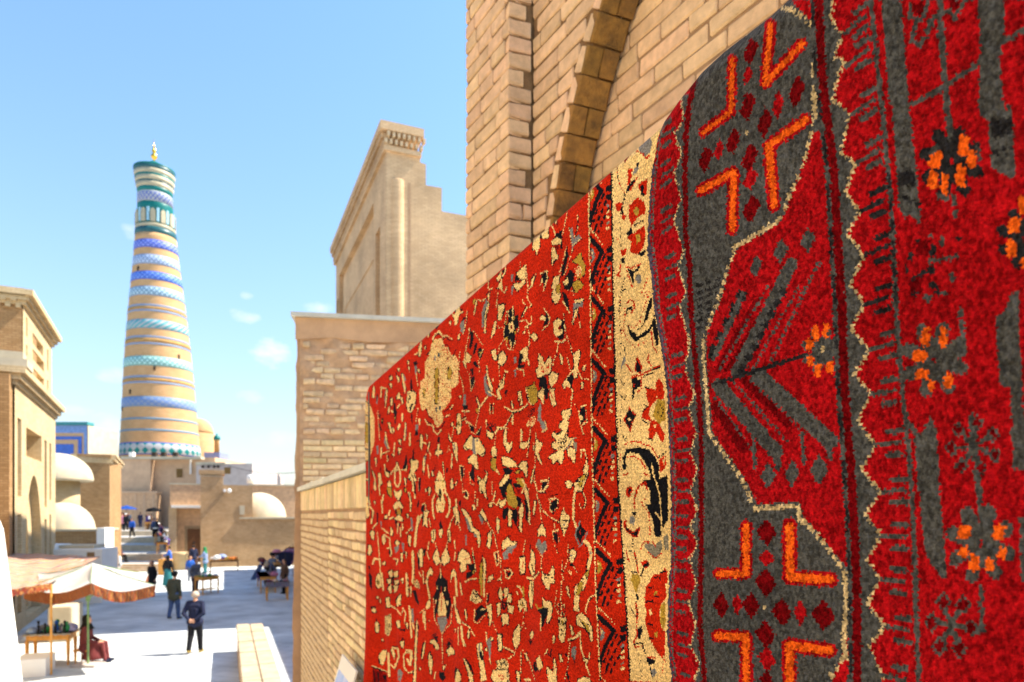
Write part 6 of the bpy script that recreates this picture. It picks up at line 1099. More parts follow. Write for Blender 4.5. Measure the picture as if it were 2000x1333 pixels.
bm = NB(); fbox(bm, f, -.1, W_(397, 431, 88), -3.1, .02, zat(906, 88), zat(896, 88)); obj('plinth', bm, M_PLASTER, tr)
c = at(421.5, 88).to_3d() + Vector((0, .3, 0)); bm = NB(); lathe(bm, c, [(.33, zat(884, 88)), (.3, zat(862, 88)), (.36, zat(859, 88))], 14); obj('shaft', bm, M_SHAFT_D, tr, smooth=True)
bm = NB(); lathe(bm, c, [(.40, zat(859, 88)), (.44, zat(856, 88)), (.34, zat(852, 88)), (.12, zat(849.5, 88)), (.03, zat(846, 88))], 14); obj('cupola', bm, M_TURQ, tr, smooth=True)
ew = thing('crenellated_wall', at(520, 140).to_3d(), 'distant grey wall with a toothed top on the horizon right of the minaret', 'wall')
bm = NB(); simple_wall(bm, 495, 548, 140, 931, depth=2); obj('wall', bm, M_GREYW, ew)
bm = NB()
for k in range(11): simple_wall(bm, 496 + k * 4.7, 498.6 + k * 4.7, 140, 926, 931.1, depth=1)
obj('merlons', bm, M_GREYW, ew)['kind'] = 'stuff'
bm = NB(); lathe(bm, at(489.5, 58).to_3d(), [(.28, zat(944, 58)), (.3, zat(930, 58)), (.2, zat(928, 58))], 14); tag(obj('water_tank', bm, M_WHITE, base=at(489.5, 58, 944), smooth=True), 'white upright water tank on the roof behind the right dome', 'tank')

# ------------------------------------------------------------------ houses on the right of the street
hs = thing('plastered_house', at(360, 52).to_3d(), 'tan house with a pale tiled eave over a recessed brown door', 'house')
fH = Frame(at(332, 54), E2)
wH = 3.6
bm = NB(); fbox(bm, fH, 0, wH, -9, 0, zat(990, 54), zat(946, 54)); obj('upper_wall', bm, M_MUD, hs)
bm = NB(); fbox(bm, fH, -.05, wH, -9, .04, zat(947, 54), zat(944, 54)); obj('parapet', bm, M_PLASTER, hs)
bm = NB(); fbox(bm, fH, .45, wH, -9, -.7, 0, zat(990, 54)); obj('lower_wall', bm, M_MUD, hs)
bm = NB(); fbox(bm, fH, -.1, .45, -9, -.1, 0, zat(990, 54)); obj('corner_pier', bm, M_WALL3, hs)
for k in range(16):
    bm = NB(); u = .1 + k * .145; fbox(bm, fH, u, u + .12, -.6, .35, zat(992.5, 54), zat(987, 54)); obj('eave_tile', bm, M_WHITE, hs)
bm = NB(); fbox(bm, fH, 1.22, 2.16, -.72, -.64, 0, zat(1034, 54)); do = obj('door', bm, M_WOOD_D, hs)
bm = NB(); cbox(bm, fH.p(1.69, -.62, 1.6), (.14, .06, .14)); obj('knocker', bm, M_IRON, do)
bm = NB()
for a in ((1.02, 1.2, 0, 2.75), (2.18, 2.36, 0, 2.75), (1.0, 2.4, 2.75, 2.95)): fbox(bm, fH, a[0], a[1], -.72, -.6, a[2], a[3])
obj('door_frame', bm, mat('grey_door_frame', srgb(150, 128, 98)), hs)
fHL = Frame(at(332, 54), D2, True)
bm = NB(); fbox(bm, fHL, 2, 2.6, -.1, .02, zat(1010, 55), zat(986, 55)); obj('window', bm, M_WOOD_D, hs)
lw = thing('lane_wall', at(312, 62).to_3d(), 'long sunlit wall along the stepped lane with a narrow shuttered window', 'wall')
fL = Frame(at(332, 54.5), D2, True); bm = NB(); fbox(bm, fL, .2, 12, -2, -.02, 0, zat(955, 62)); obj('wall', bm, M_WALL3, lw)
bm = NB(); fbox(bm, fL, 4.5, 5.3, -.1, .06, zat(1005, 60), zat(985, 60)); obj('window', bm, M_WOOD_D, lw)
tw = thing('brick_tower', at(408, 50).to_3d(), 'narrow square brick tower with dentil cornice left of the dome', 'tower')
fT = Frame(at(391.5, 50), E2); wT = 1.52
bm = NB(); fbox(bm, fT, 0, wT, -3, 0, 0, zat(931, 50)); obj('wall', bm, M_WALL2, tw)
bm = NB(); fbox(bm, fT, -.1, wT + .1, -3.1, .1, zat(926, 50), zat(918, 50)); obj('cornice', bm, M_WALL2, tw)
for k in range(9):
    bm = NB(); fbox(bm, fT, -.02 + k * .175, .07 + k * .175, -.1, .07, zat(932, 50), zat(926.2, 50)); obj('dentil', bm, M_WALL3, tw)
rw = thing('plaza_brick_wall', at(490, 51).to_3d(), 'wide brick wall closing the plaza with pale ledge under the dome', 'wall')
fR = Frame(fT.p(wT, 0, 0).to_2d(), E2)
zl = zat(1014, 51)
bm = NB(); fbox(bm, fR, .003, 2.05, -2, -.02, 0, zat(948, 51)); fbox(bm, fR, 1.2, 9.5, -.8, -.03, 0, zl); obj('wall', bm, M_WALL2, rw)
bm = NB(); fbox(bm, fR, 1.12, 9.6, -.85, .12, zl, zl + .13); obj('ledge', bm, M_PLASTER, rw)
bm = NB(); fbox(bm, fR, 2.0, 12, -9, -6.5, 0, zat(947, 57)); obj('back_wall', bm, M_MUD, rw)
bm = NB(); fbox(bm, fR, 2.0, 12, -9, -6.4, zat(948.5, 57), zat(945.5, 57)); obj('back_coping', bm, M_PLASTER, rw)
bm = NB(); fbox(bm, fR, 1.15, 1.5, -.8, .02, zl + .3, zl + 1.0); obj('stub_pier', bm, M_PLASTER, rw)
M_PIPE = mat('grey_down_pipe', srgb(140, 128, 108), bump=0)
dm = thing('white_dome', at(507, 53.5).to_3d(), 'smooth cream plaster dome above the pale ledge of the plaza wall', 'dome')
c = at(506, 54).to_3d(); R = 50.5 / F * 54
bm = NB(); lathe(bm, c + Vector((0, 0, zl + .1)), [(R, -2)] + [(R * math.cos(a), R * .96 * math.sin(a)) for a in np.linspace(0, math.pi / 2, 16)], 48); obj('shell', bm, M_PLASTER, dm, smooth=True)
bm = NB(); cbox(bm, fR.p(.12, .12, zat(958, 50)), (.2, .35, .2), .4); bmesh.ops.create_icosphere(bm, subdivisions=2, radius=.16, matrix=Matrix.Translation(at(448, 50.0, 959)))
tag(obj('security_lamp', bm, M_WHITE, base=at(448, 50, 958)), 'small white globe lamp on the brick wall beside the tower', 'lamp')

# ------------------------------------------------------------------ left side: two-tier facade, domes, mid house, tiled portal
LF = Vector((-.451, .892)).normalized()
CL = at(45, 24)
fU = Frame(CL, LF); fU.n = Vector((LF.y, -LF.x))          # faces the street
fUF = Frame(CL, (-.892, -.451)); fUF.n = Vector((.451, -.892)).normalized()
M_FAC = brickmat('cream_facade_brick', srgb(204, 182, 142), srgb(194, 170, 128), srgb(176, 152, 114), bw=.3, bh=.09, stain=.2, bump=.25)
M_FACB = brickmat('brown_shade_facade_brick', srgb(180, 144, 100), srgb(158, 122, 80), srgb(140, 110, 76), bw=.25, bh=.08, stain=.25, bump=.7)  # browner copy of the facade brick, with shade in its colour on unlit sides
fac = thing('twin_tier_facade', fU.p(3, -2, 0), 'two tier cream brick facade with niches and cornices at the left edge', 'building')
ZL, ZT = zat(770, 24) - .1, 11.75
bm = NB()
plate(bm, fU, rect(0, 6.7, ZL, ZT - .5), [rect(.55, .85, 8.9, 10.0), rect(1.9, 4.4, 10.35, 10.75), rect(1.9, 4.6, 9.75, 10.15), rect(1.9, 4.6, 8.6, 9.45), rect(5.4, 5.75, 8.8, 9.6), rect(5.4, 5.75, 10.0, 10.9), rect(.55, .85, 10.3, 11.0)], 0, .3)
fbox(bm, fU, 3.02, 6.7, -3, -.31, ZL - 1, ZT - .5); fbox(bm, fU, .02, 3.01, -.5, -.31, ZL - 1, ZT - .5); obj('upper_tier', bm, M_FAC, fac)
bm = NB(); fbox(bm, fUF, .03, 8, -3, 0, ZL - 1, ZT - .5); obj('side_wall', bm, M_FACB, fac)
bm = NB()
for n, z0, z1 in ((.10, ZT - .5, ZT - .36), (.2, ZT - .36, ZT - .2), (.34, ZT - .2, ZT)): fbox(bm, fU, -n, 6.7 + n, -1, n, z0, z1)
obj('cornice', bm, M_FAC, fac)
for r in range(2):
    for k in range(14):
        bm = NB(); fbox(bm, fUF, .05 + k * .3 + r * .12, .2 + k * .3 + r * .12, -.1, .12 + r * .1, ZT - .62 + r * .2, ZT - .48 + r * .2); obj('dentil', bm, M_FAC, fac)
bm = NB(); fbox(bm, fUF, -.1, 8, -3, .3, ZT - .2, ZT + .02); obj('side_cornice', bm, M_FACB, fac)
fLo = Frame(fU.p(-2.7, .12, 0).to_2d(), LF); fLo.n = fU.n
zc1 = 8.65; wl = 9.5
bm = NB()
holes = [rect(.95, 1.65, 4.5, 7.1), rect(.95, 1.65, .6, 3.9), rect(2.5, 5.8, 5.95, 6.95), arch(2.45, 5.75, .3, 2.6, 5.35, 8), rect(6.5, 7.1, 4.2, 6.9), rect(6.5, 7.1, .6, 3.7), rect(7.8, 8.3, 4.5, 6.9), rect(7.8, 8.3, .6, 3.9)]
plate(bm, fLo, rect(.5, wl, 0, zc1 - .55), holes, 0, .8)
fbox(bm, fLo, .5, wl, -3, -.81, 0, zc1 - .55); obj('lower_tier', bm, M_FAC, fac)
bm = NB()
plate(bm, fLo, rect(2.6, 5.6, .35, 5.1), [arch(3.0, 4.9, .4, 2.2, 4.7, 8)], -.3, .48); obj('arch_screen', bm, M_FAC, fac)
bm = NB(); fbox(bm, fLo, 2.7, 5.6, -.79, -.45, 6.0, 6.45); obj('panel_step', bm, M_FACB, fac)
bm = NB(); fbox(bm, fLo, 0.0, .49, -3, -.06, 0, zc1 - .3); obj('end_pier', bm, M_FACB, fac)
bm = NB()
for n, z0, z1 in ((.08, zc1 - .55, zc1 - .4), (.2, zc1 - .4, zc1 - .2), (.34, zc1 - .2, zc1)): fbox(bm, fLo, .5 - n, wl + n, -3, n, z0, z1)
obj('lower_cornice', bm, M_FAC, fac)
bm = NB(); fbox(bm, fLo, .2, 1.3, -1.0, .38, zc1, zc1 + .25); fbox(bm, fLo, .35, 1.0, -1, .25, zc1 + .25, zc1 + .5); obj('cornice_block', bm, M_PLASTER, fac)

# tiled portal far behind
tp = thing('blue_tiled_portal', at(140, 80).to_3d(), 'distant portal framed in blue tiles with a green top edge', 'portal')
fG = fX(80, 80); wG = W_(80, 171, 80)
def bl(name, px0, px1, y0, y1, n, m):
    bm = NB(); fbox(bm, fG, W_(80, px0, 80), W_(80, px1, 80), -1, n, zat(y1, 80), zat(y0, 80)); return obj(name, bm, m, tp)
M_BT = mat('blue_tile', srgb(58, 96, 176), var=.2, scale=3, rough=.4, bump=0); M_BT2 = mat('pale_blue_tile_band', srgb(110, 140, 188), var=.25, scale=5, rough=.4, bump=0); M_TANB = mat('tan_brick_band', srgb(186, 152, 116))
bl('wall', 80, 172, 831, 1010, 0, M_TANB); bl('top_edge', 78, 173.5, 825, 831, .3, mat('green_roof_edge', srgb(60, 130, 132), bump=0)); bl('tile_band', 82, 170.5, 831.5, 846, .04, M_BT2); bl('outer_band', 164, 170.5, 846, 960, .04, M_BT2)
bl('mid_band', 82, 160, 853, 859, .06, M_BT); bl('mid_band', 153, 160, 859, 960, .06, M_BT); bl('panel', 82, 144, 868, 960, .05, M_BT)
bm = NB(); fbox(bm, fG, W_(80, 172.3, 80), W_(80, 172.3, 80) + .06, -6, .1, 0, zat(832, 80)); obj('side_wall', bm, M_PLASTER, tp)

mh = thing('niche_house', at(190, 40).to_3d(), 'tan brick house with an arched window and cornice between the domes and the steps', 'house')
fM = Frame(at(105, 40), E2); CM = at(214, 41.5)
uM = (CM - fM.o).length
fM = Frame(CM - E2 * 4.4, E2); uM = 4.4
z7 = zat(889, 41.5)
prof2 = [(0, 0), (uM, 0), (uM, z7), (2.75, z7), (2.75, z7 - .15), (2.3, z7 - .6), (2.3, z7 - 1.3), (1.0, z7 - 1.5), (1.0, z7 - 2.1), (0, z7 - 2.1)]
bm = NB(); wz = zat(1007, 41)
aw = arch(2.05, 2.78, wz, wz + .8, wz + 1.2, 6)
plate(bm, fM, prof2, [aw], 0, .35, back=False)
vs = [bm.verts.new(fM.p(u, -5, z)) for u, z in prof2]; fs = [bm.verts.new(fM.p(u, -.001, z)) for u, z in prof2]
for i in range(len(prof2)): bm.faces.new((fs[i], fs[(i + 1) % len(prof2)], vs[(i + 1) % len(prof2)], vs[i]))
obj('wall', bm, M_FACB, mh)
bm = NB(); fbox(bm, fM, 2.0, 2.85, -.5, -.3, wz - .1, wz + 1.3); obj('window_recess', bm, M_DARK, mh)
bm = NB(); plate(bm, fM, arch(1.9, 2.93, wz - .05, wz + .85, wz + 1.42, 6), [aw], .05, .06, back=False); obj('window_surround', bm, M_FACB, mh)
fML = Frame(CM, LF); fML.n = Vector((LF.y, -LF.x))
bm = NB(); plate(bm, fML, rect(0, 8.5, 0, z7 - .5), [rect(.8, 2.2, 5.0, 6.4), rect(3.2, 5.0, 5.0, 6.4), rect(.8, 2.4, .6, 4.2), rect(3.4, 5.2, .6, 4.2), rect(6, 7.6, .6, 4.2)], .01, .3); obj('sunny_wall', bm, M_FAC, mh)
bm = NB()
for n, z0, z1 in ((.12, z7 - .5, z7 - .3), (.28, z7 - .3, z7 - .1), (.38, z7 - .1, z7)): fbox(bm, fML, 0, 8.6, -2, n, z0, z1)
obj('cornice', bm, M_FAC, mh)
for k in range(8):
    bm = NB(); fbox(bm, fM, 2.8 + k * .2, 2.9 + k * .2, -.1, .1, z7 - .32, z7 - .18); obj('dentil', bm, M_WALL3, mh)
bm = NB(); fbox(bm, fM, 2.7, uM + .1, -1, .12, z7 - .15, z7 + .02); obj('top_band', bm, M_FACB, mh)

def dome(px, Y, rpx, y_base, h, label, drum, box_=None, name='domed_roof'):
    t = thing(name, at(px, Y).to_3d(), label, 'dome'); c = at(px, Y).to_3d(); R = rpx / F * Y; zb = zat(y_base, Y)
    bm = NB(); lathe(bm, c + Vector((0, 0, zb)), [(R * .97, -.06), (R, 0)] + [(R * math.cos(a) ** .95, h * math.sin(a)) for a in np.linspace(0.05, math.pi / 2 - .001, 14)], 40); obj('shell', bm, M_PLASTER, t, smooth=True)
    if drum:
        bm = NB(); lathe(bm, c, [(drum / F * Y, zb - 2.5), (drum / F * Y, zb - .05)], 32); obj('drum', bm, M_FAC, t, smooth=True)
    return t, c, R, zb
dome(112, 37, 61, 938, 1.45, 'larger upper cream dome beside the two tier facade', 38)
t, c, R, zb = dome(124, 35, 54, 1036, 1.42, 'lower cream dome on a square brick base behind the striped awning', 0)
f = Frame(at(80, 33.4), (.97, .2)); bm = NB(); fbox(bm, f, 0, 2.46, -3, 0, 0, zat(1037.5, 33.4)); obj('brick_base', bm, M_FACB, t)
bm = NB(); fbox(bm, f, 0, 2.5, -3, .05, zat(1038, 33.4), zat(1034, 33.4)); obj('base_rim', bm, M_PLASTER, t)
bm = NB(); fbox(bm, f, 2.47, 2.85, -1.2, .02, 0, zat(1032, 33.4)); obj('corner_post', bm, M_WHITE, t)  # white lifts the post in place of missing sun
fr_ = thing('flat_roof_shed', at(150, 30).to_3d(), 'low plastered shed with flat roof, whitened in place of sun, in front of the lower dome', 'shed')
f = Frame(at(75, 29.5), (.97, .2)); bm = NB(); fbox(bm, f, 0, 2.5, -1.9, 0, 0, zat(1074, 29.5)); obj('wall', bm, M_WHITE, fr_)  # white walls stand in for sunlight the gatehouse blocks here
bm = NB(); fbox(bm, f, .6, 2.0, -1.8, -.5, zat(1074, 29.5), zat(1067, 29.5)); obj('roof_slab', bm, M_PLASTER, fr_)
bm = NB(); fbox(bm, f, 1.9, 2.2, -.05, .02, zat(1092, 29.5), zat(1080, 29.5)); obj('window', bm, M_FACB, fr_)
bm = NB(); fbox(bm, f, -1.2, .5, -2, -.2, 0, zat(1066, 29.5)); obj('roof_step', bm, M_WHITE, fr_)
# blown-out whitewashed buttress and block at the bottom left
wb = thing('whitewashed_buttress', at(-40, 12).to_3d(), 'whitewashed leaning buttress at the bottom left corner', 'buttress')
f = Frame(at(-179, 12), (.88, .475)); bm = NB()
fr0 = [(0, -.1), (1.55, -.1), (1.47, .75), (1.18, 3.6), (1.12, 3.78), (0, 4.0)]
v0 = [bm.verts.new(f.p(u, 0, z)) for u, z in fr0]; v1 = [bm.verts.new(f.p(u, -1.2, z)) for u, z in fr0]
bm.faces.new(v0); bm.faces.new(v1)
for i in range(6): bm.faces.new((v0[i], v0[(i + 1) % 6], v1[(i + 1) % 6], v1[i]))
obj('wall', bm, M_WHITE, wb)
bm = NB(); f = Frame(at(25, 16.2), (.93, .36)); fbox(bm, f, 0, .66, -.9, 0, 0, .42)
tag(obj('low_block', bm, M_WHITE, base=at(40, 16.2).to_3d()), 'low white block on the ground in front of the souvenir table', 'block')

# the street goes on to the left of the view: an unseen plain facade, added to bounce warm sunlight
sf = thing('bounce_facade', fU.p(-14, -1, 0), 'unseen plain cream brick facade added for warm bounce, continuing the left side of the street towards the viewer', 'building')
bm = NB(); fbox(bm, fU, -34, -3.2, -4, -.6, 0, 8.4); obj('wall', bm, M_FAC, sf)
bm = NB(); fbox(bm, fU, -34, -3.2, -4, -.45, 8.41, 8.7); obj('cornice', bm, M_FAC, sf)
# ------------------------------------------------------------------ stalls, cloth and goods
M_SKIN = mat('skin', srgb(196, 146, 116), var=.08, scale=8, rough=.6, bump=0)
def cl(name, r, g, b, var=.2): return mat(name, srgb(r, g, b), var=var, scale=7, rough=.9, bump=.15, bscale=60)
C_NAVY = cl('navy_cloth', 30, 36, 62); C_BLACK = cl('black_cloth', 24, 24, 28); C_OLIVE = cl('olive_cloth', 74, 76, 62); C_JEAN = cl('denim', 72, 92, 130); C_TEAL = cl('teal_cloth', 40, 110, 116)
C_MAROON = cl('maroon_velvet', 110, 50, 50); C_SKY = cl('light_blue_cloth', 130, 150, 185); C_BLUE = cl('bright_blue_cloth', 40, 92, 180); C_WHITE = cl('white_cloth', 222, 220, 214, .08); C_GREY = cl('slate_cloth', 96, 102, 116); C_GREEN = cl('green_scarf', 46, 130, 78)
C_TAN = cl('tan_leather', 190, 160, 80); C_PINK = cl('pink_cloth', 190, 120, 140); C_PURPLE = cl('purple_cloth', 90, 70, 130); C_ORANGE = cl('orange_cloth', 206, 120, 50); C_GREYHAIR = cl('white_hair', 186, 168, 150); C_DARKHAIR = cl('dark_hair', 28, 24, 22); C_RED = cl('red_cloth', 170, 40, 40)
C_BROWN = cl('brown_wool', 92, 66, 48); C_LILAC = cl('lilac_cloth', 168, 160, 196); C_BEIGE = cl('beige_wool', 196, 176, 150)
def capsule(bm, p0, p1, r0, r1, seg=12):
    p0, p1 = Vector(p0), Vector(p1); d = (p1 - p0); L = d.length
    d = d.normalized() if L > 1e-6 else Vector((0, 0, 1)); a = d.orthogonal().normalized(); b = d.cross(a)
    rings = []
    for k in range(1, 5): t = k / 5 * math.pi / 2; rings.append((p0 - d * r0 * math.cos(t), r0 * math.sin(t)))
    rings += [(p0, r0), (p1, r1)]
    for k in range(4, 0, -1): t = k / 5 * math.pi / 2; rings.append((p1 + d * r1 * math.cos(t), r1 * math.sin(t)))
    R = [[bm.verts.new(o + (a * math.cos(i / seg * math.tau) + b * math.sin(i / seg * math.tau)) * r) for i in range(seg)] for o, r in rings]
    s = bm.verts.new(p0 - d * r0); e = bm.verts.new(p1 + d * r1)
    for i in range(seg):
        j = (i + 1) % seg; bm.faces.new((s, R[0][j], R[0][i])); bm.faces.new((e, R[-1][i], R[-1][j]))
        for q in range(len(R) - 1): bm.faces.new((R[q][i], R[q][j], R[q + 1][j], R[q + 1][i]))
def union(name, caps, mats, parent, voxel, xf):
    """tapered limbs fused into one continuous skin; each face takes the colour of the limb it belongs to"""
    bm = NB()
    for c in caps: capsule(bm, *c[:4])
    me = bpy.data.meshes.new('tmp'); bm.to_mesh(me); bm.free()
    o = bpy.data.objects.new('tmp', me); COL.objects.link(o)
    md = o.modifiers.new('r', 'REMESH'); md.mode = 'VOXEL'; md.voxel_size = voxel
    ms = o.modifiers.new('s', 'SMOOTH'); ms.factor = .5; ms.iterations = 3
    dg = bpy.context.evaluated_depsgraph_get(); ev = o.evaluated_get(dg); m2 = bpy.data.meshes.new_from_object(ev)
    bpy.data.objects.remove(o); bpy.data.meshes.remove(me); m2.name = name
    n = len(m2.polygons); ce = np.empty(n * 3, np.float32); m2.polygons.foreach_get('center', ce); ce = ce.reshape(-1, 3)
    best = np.full(n, 1e9); idx = np.zeros(n, np.int32)
    for p0, p1, r0, r1, reg in caps:
        a = np.array(p0); d = np.array(p1) - a; L2 = max(d @ d, 1e-9); t = np.clip((ce - a) @ d / L2, 0, 1)
        dist = np.linalg.norm(ce - a - t[:, None] * d, axis=1) - (r0 + (r1 - r0) * t); k = dist < best; best[k] = dist[k]; idx[k] = reg
    m2.polygons.foreach_set('material_index', idx); m2.polygons.foreach_set('use_smooth', np.ones(n, bool))
    m2.transform(xf)
    return mesh_obj(name, m2, mats, parent)
def person(pos, face, h, label, top, bottom, hair=None, pose='stand', shoe=None, coat=0, skirt=None, cap=None, scarf=None, stride=.0, group=None, voxel=.02, female=False, bag=None):
    """face = heading in degrees (0 looks away from the camera, 180 towards it)"""
    t = thing('person', pos, label, 'person', group)
    hair = hair or C_DARKHAIR; shoe = shoe or C_BLACK
    xf = Matrix.Rotation(math.radians(-face), 4, 'Z') @ Matrix.Scale(h / 1.72, 4)
    sw = .165 if female else .19
    T, B, S, K = 0, 1, 2, 3
    hip, kn, dz = .90, .50, 0
    caps = []
    if pose == 'sit': dz = -.46
    z = lambda v: v + dz
    fw = .10 if pose == 'bend' else 0.02
    caps += [((-.08, 0, z(.93)), (.08, 0, z(.93)), .115, .115, B), ((-.03, -.01, z(1.0)), (-.03, fw * .5, z(1.2)), .14, .15, T), ((.03, -.01, z(1.0)), (.03, fw * .5, z(1.2)), .14, .15, T), ((-.10, fw, z(1.3)), (.10, fw, z(1.3)), .125, .125, T), ((-sw + .03, fw, z(1.405)), (sw - .03, fw, z(1.405)), .068, .068, T),
             ((0, fw, z(1.44)), (0, fw + .02, z(1.53)), .055, .05, S), ((0, fw + .03, z(1.59)), (0, fw + .02, z(1.64)), .078, .095, S), ((0, fw + .06, z(1.55)), (0, fw + .07, z(1.545)), .045, .04, S), ((0, fw + .118, z(1.60)), (0, fw + .128, z(1.585)), .014, .018, S),
             ((-.092, fw + .01, z(1.59)), (-.097, fw + .01, z(1.61)), .018, .02, S), ((.092, fw + .01, z(1.59)), (.097, fw + .01, z(1.61)), .018, .02, S)]
    if coat: caps += [((-.07, 0, z(.98 - coat)), (.07, 0, z(.98 - coat)), .158, .158, T), ((0, 0, z(.98 - coat)), (0, 0, z(1.05)), .17, .15, T)]
    for s in (-1, 1):
        st = stride * s
        if pose == 'sit':
            k = (s * .13, .44, .50); a = (s * .13, .50, .09)
            caps += [((s * .09, .02, .44), k, .088, .066, B), (k, a, .062, .045, B), ((s * .13, .49, .045), (s * .14, .64, .035), .042, .034, K)]
        else:
            k = (s * .095, st * .55 + .02, .50); a = (s * .10, st * 1.0 - (.06 if st < 0 else 0), .09 + (.05 if st < 0 else 0))
            caps += [((s * .09, 0, .88), k, .112, .086, B), (k, a, .084, .066, B), ((s * .10, a[1] - .03, a[2] - .045), (s * .115, a[1] + .15, a[2] - .055 - (.02 if st < 0 else 0)), .042, .036, K)]
        sh = (s * sw, fw, z(1.40))
        if pose == 'hands_back': el = (s * .27, -.11, 1.12); wr = (s * .09, -.21, .97); ha = (s * .02, -.215, .93)
        elif pose == 'sit': el = (s * .25, .06, z(1.12)); wr = (s * .14, .30, z(1.02)); ha = (s * .10, .37, z(1.02))
        elif pose == 'reach': el = (s * .24, .12, z(1.18)); wr = (s * .16, .34, z(1.10)); ha = (s * .14, .42, z(1.09))
        else: el = (s * .255, -.02 - st * .25, z(1.12)); wr = (s * .265, .05 - st * .45, z(.87)); ha = (s * .26, .07 - st * .5, z(.80))
        caps += [(sh, el, .068, .058, T), (el, wr, .056, .042, T), (wr, ha, .033, .036, S)]
        w_, h_ = Vector(wr), Vector(ha); d = (h_ - w_).normalized(); side = Vector((0, 1, 0)) if abs(d.z) > .6 else Vector((0, 0, 1))
        for i, ln in enumerate((.062, .072, .068, .052)):
            o = h_ + side * (.027 - .018 * i) + d * .01; m_ = o + d * ln * .6; caps.append((tuple(o), tuple(m_ + Vector((-s * .006, 0, 0))), .0105, .0095, S)); caps.append((tuple(m_), tuple(m_ + d * ln * .5 + Vector((-s * .016, 0, 0))), .0095, .008, S))
        o = h_ + side * .03 - d * .03; caps.append((tuple(o), tuple(o + d * .035 + side * .03), .012, .009, S))
    body = union('body', caps, [top, bottom, M_SKIN, shoe], t, voxel, xf)
    def child(name, bm, m):
        bm.transform(xf); me = bpy.data.meshes.new(name); bmesh.ops.recalc_face_normals(bm, faces=bm.faces[:]); bm.to_mesh(me); bm.free()
        for p in me.polygons: p.use_smooth = True
        return mesh_obj(name, me, m, t)
    hc = Vector((0, fw + .015, z(1.63)))
    bm = NB(); bmesh.ops.create_icosphere(bm, subdivisions=3, radius=1)
    for v in bm.verts:
        c = v.co.copy(); v.co = Vector((c.x * .104, c.y * .112 - .012, c.z * .105))
        if c.z < -.25: v.co.z *= (1.9 if female and c.y < .1 else .8)
        if c.y > .35 and c.z < .42: v.co.y = min(v.co.y, .03); v.co.z = max(v.co.z, .02)
        v.co += hc
    child('hair', bm, hair)
    if 120 < abs(face) < 240:
        bm = NB()
        for s in (-1, 1): bmesh.ops.create_icosphere(bm, subdivisions=1, radius=.011, matrix=Matrix.Translation((s * .034, fw + .112, z(1.615))))
        e = child('eyes', bm, C_DARKHAIR); e['kind'] = 'stuff'
    if cap:
        bm = NB(); lathe(bm, hc + Vector((0, 0, .02)), [(.112, 0), (.116, .03), (.10, .085), (.05, .105), (0.001, .11)] if cap[1] == 'flat' else [(.12, -.02), (.15, .03), (.155, .11), (.12, .17), (.001, .18)], 18)
        if cap[1] == 'flat': fbox(bm, WF, -.07, .07, fw + .09, fw + .20, z(1.655), z(1.668))
        child('hat', bm, cap[0])
    if scarf:
        bm = NB(); lathe(bm, hc + Vector((0, -.01, -.25)), [(.19, 0), (.15, .06), (.115, .14), (.118, .26), (.108, .34), (.06, .38), (.001, .39)], 18, caps=False)
        bmesh.ops.delete(bm, geom=[f for f in bm.faces if f.calc_center_median().y > fw + .08 and -.12 < f.calc_center_median().z - hc.z < .06], context='FACES')
        child('headscarf', bm, scarf)
    if skirt:
        zs = .55 if pose == 'sit' else 1.0
        pr = [(.15, zs), (.19, zs * .8), (.24, zs * .45), (.27, .12), (.26, .10)]
        bm = NB(); lathe(bm, (0, .18 if pose == 'sit' else 0, 0), pr[::-1], 20, caps=False)
        if pose == 'sit':
            for v in bm.verts: v.co.y = v.co.y * 1.15
        child('skirt', bm, skirt)
    if bag:
        bm = NB(); cbox(bm, (.30, .02, z(.82)), (.10, .26, .24)); bmesh.ops.bevel(bm, geom=bm.edges[:], offset=.02, segments=2, affect='EDGES'); child('bag', bm, bag)
    return t
G = px_ground
person(G(381, 1276), -4, 1.73, 'white haired man in navy jacket walking with hands clasped behind his back', C_NAVY, C_BLACK, C_GREYHAIR, 'hands_back', C_TAN, coat=.10, stride=.13, voxel=.012)
person(G(340, 1210), 8, 1.76, 'man in olive jacket, flat dark cap and blue jeans walking away', C_OLIVE, C_JEAN, C_DARKHAIR, 'stand', C_BLACK, coat=.16, stride=.10, cap=(C_BLACK, 'flat'), voxel=.014)
person(G(297, 1166), 200, 1.70, 'woman in long black coat standing beyond the white parasol', C_BLACK, C_BLACK, C_DARKHAIR, coat=.30, female=True, voxel=.016)
person(G(328, 1147), 5, 1.70, 'person in black top and long teal skirt seen from behind', C_BLACK, C_TEAL, C_DARKHAIR, skirt=C_TEAL, female=True, voxel=.016)
person(G(381, 1158), 120, 1.66, 'shopper in slate grey shirt bending towards the wooden goods table', C_GREY, C_NAVY, C_DARKHAIR, 'bend', coat=.12, voxel=.016)
person(G(372, 1136), 150, 1.45, 'child in blue and white shirt behind the shopper in grey', C_BLUE, C_GREY, C_DARKHAIR, 'stand', voxel=.018, scarf=None)
person(G(378, 1113), 320, 1.72, 'person in navy hooded jacket standing by the brown door', C_NAVY, C_BLACK, C_DARKHAIR, coat=.15, voxel=.018)
person(G(401, 1120), 270, 1.70, 'woman in pale blue jacket and green scarf by the wooden table', C_SKY, C_TEAL, C_DARKHAIR, 'reach', coat=.2, scarf=C_GREEN, female=True, voxel=.018)
person(G(331, 1117), 250, 1.72, 'vendor in bright blue jacket behind the small orange stand', C_BLUE, C_NAVY, C_DARKHAIR, 'reach', coat=.15, voxel=.018)
zst = lambda Y: next((z1 for (y0, z0, z1), ye in list(zip(flights, ends))[::-1] if Y > y0 + .64), 0)
def onst(px, Y): return Vector(((px - 1000) / F * Y, Y, zst(Y)))
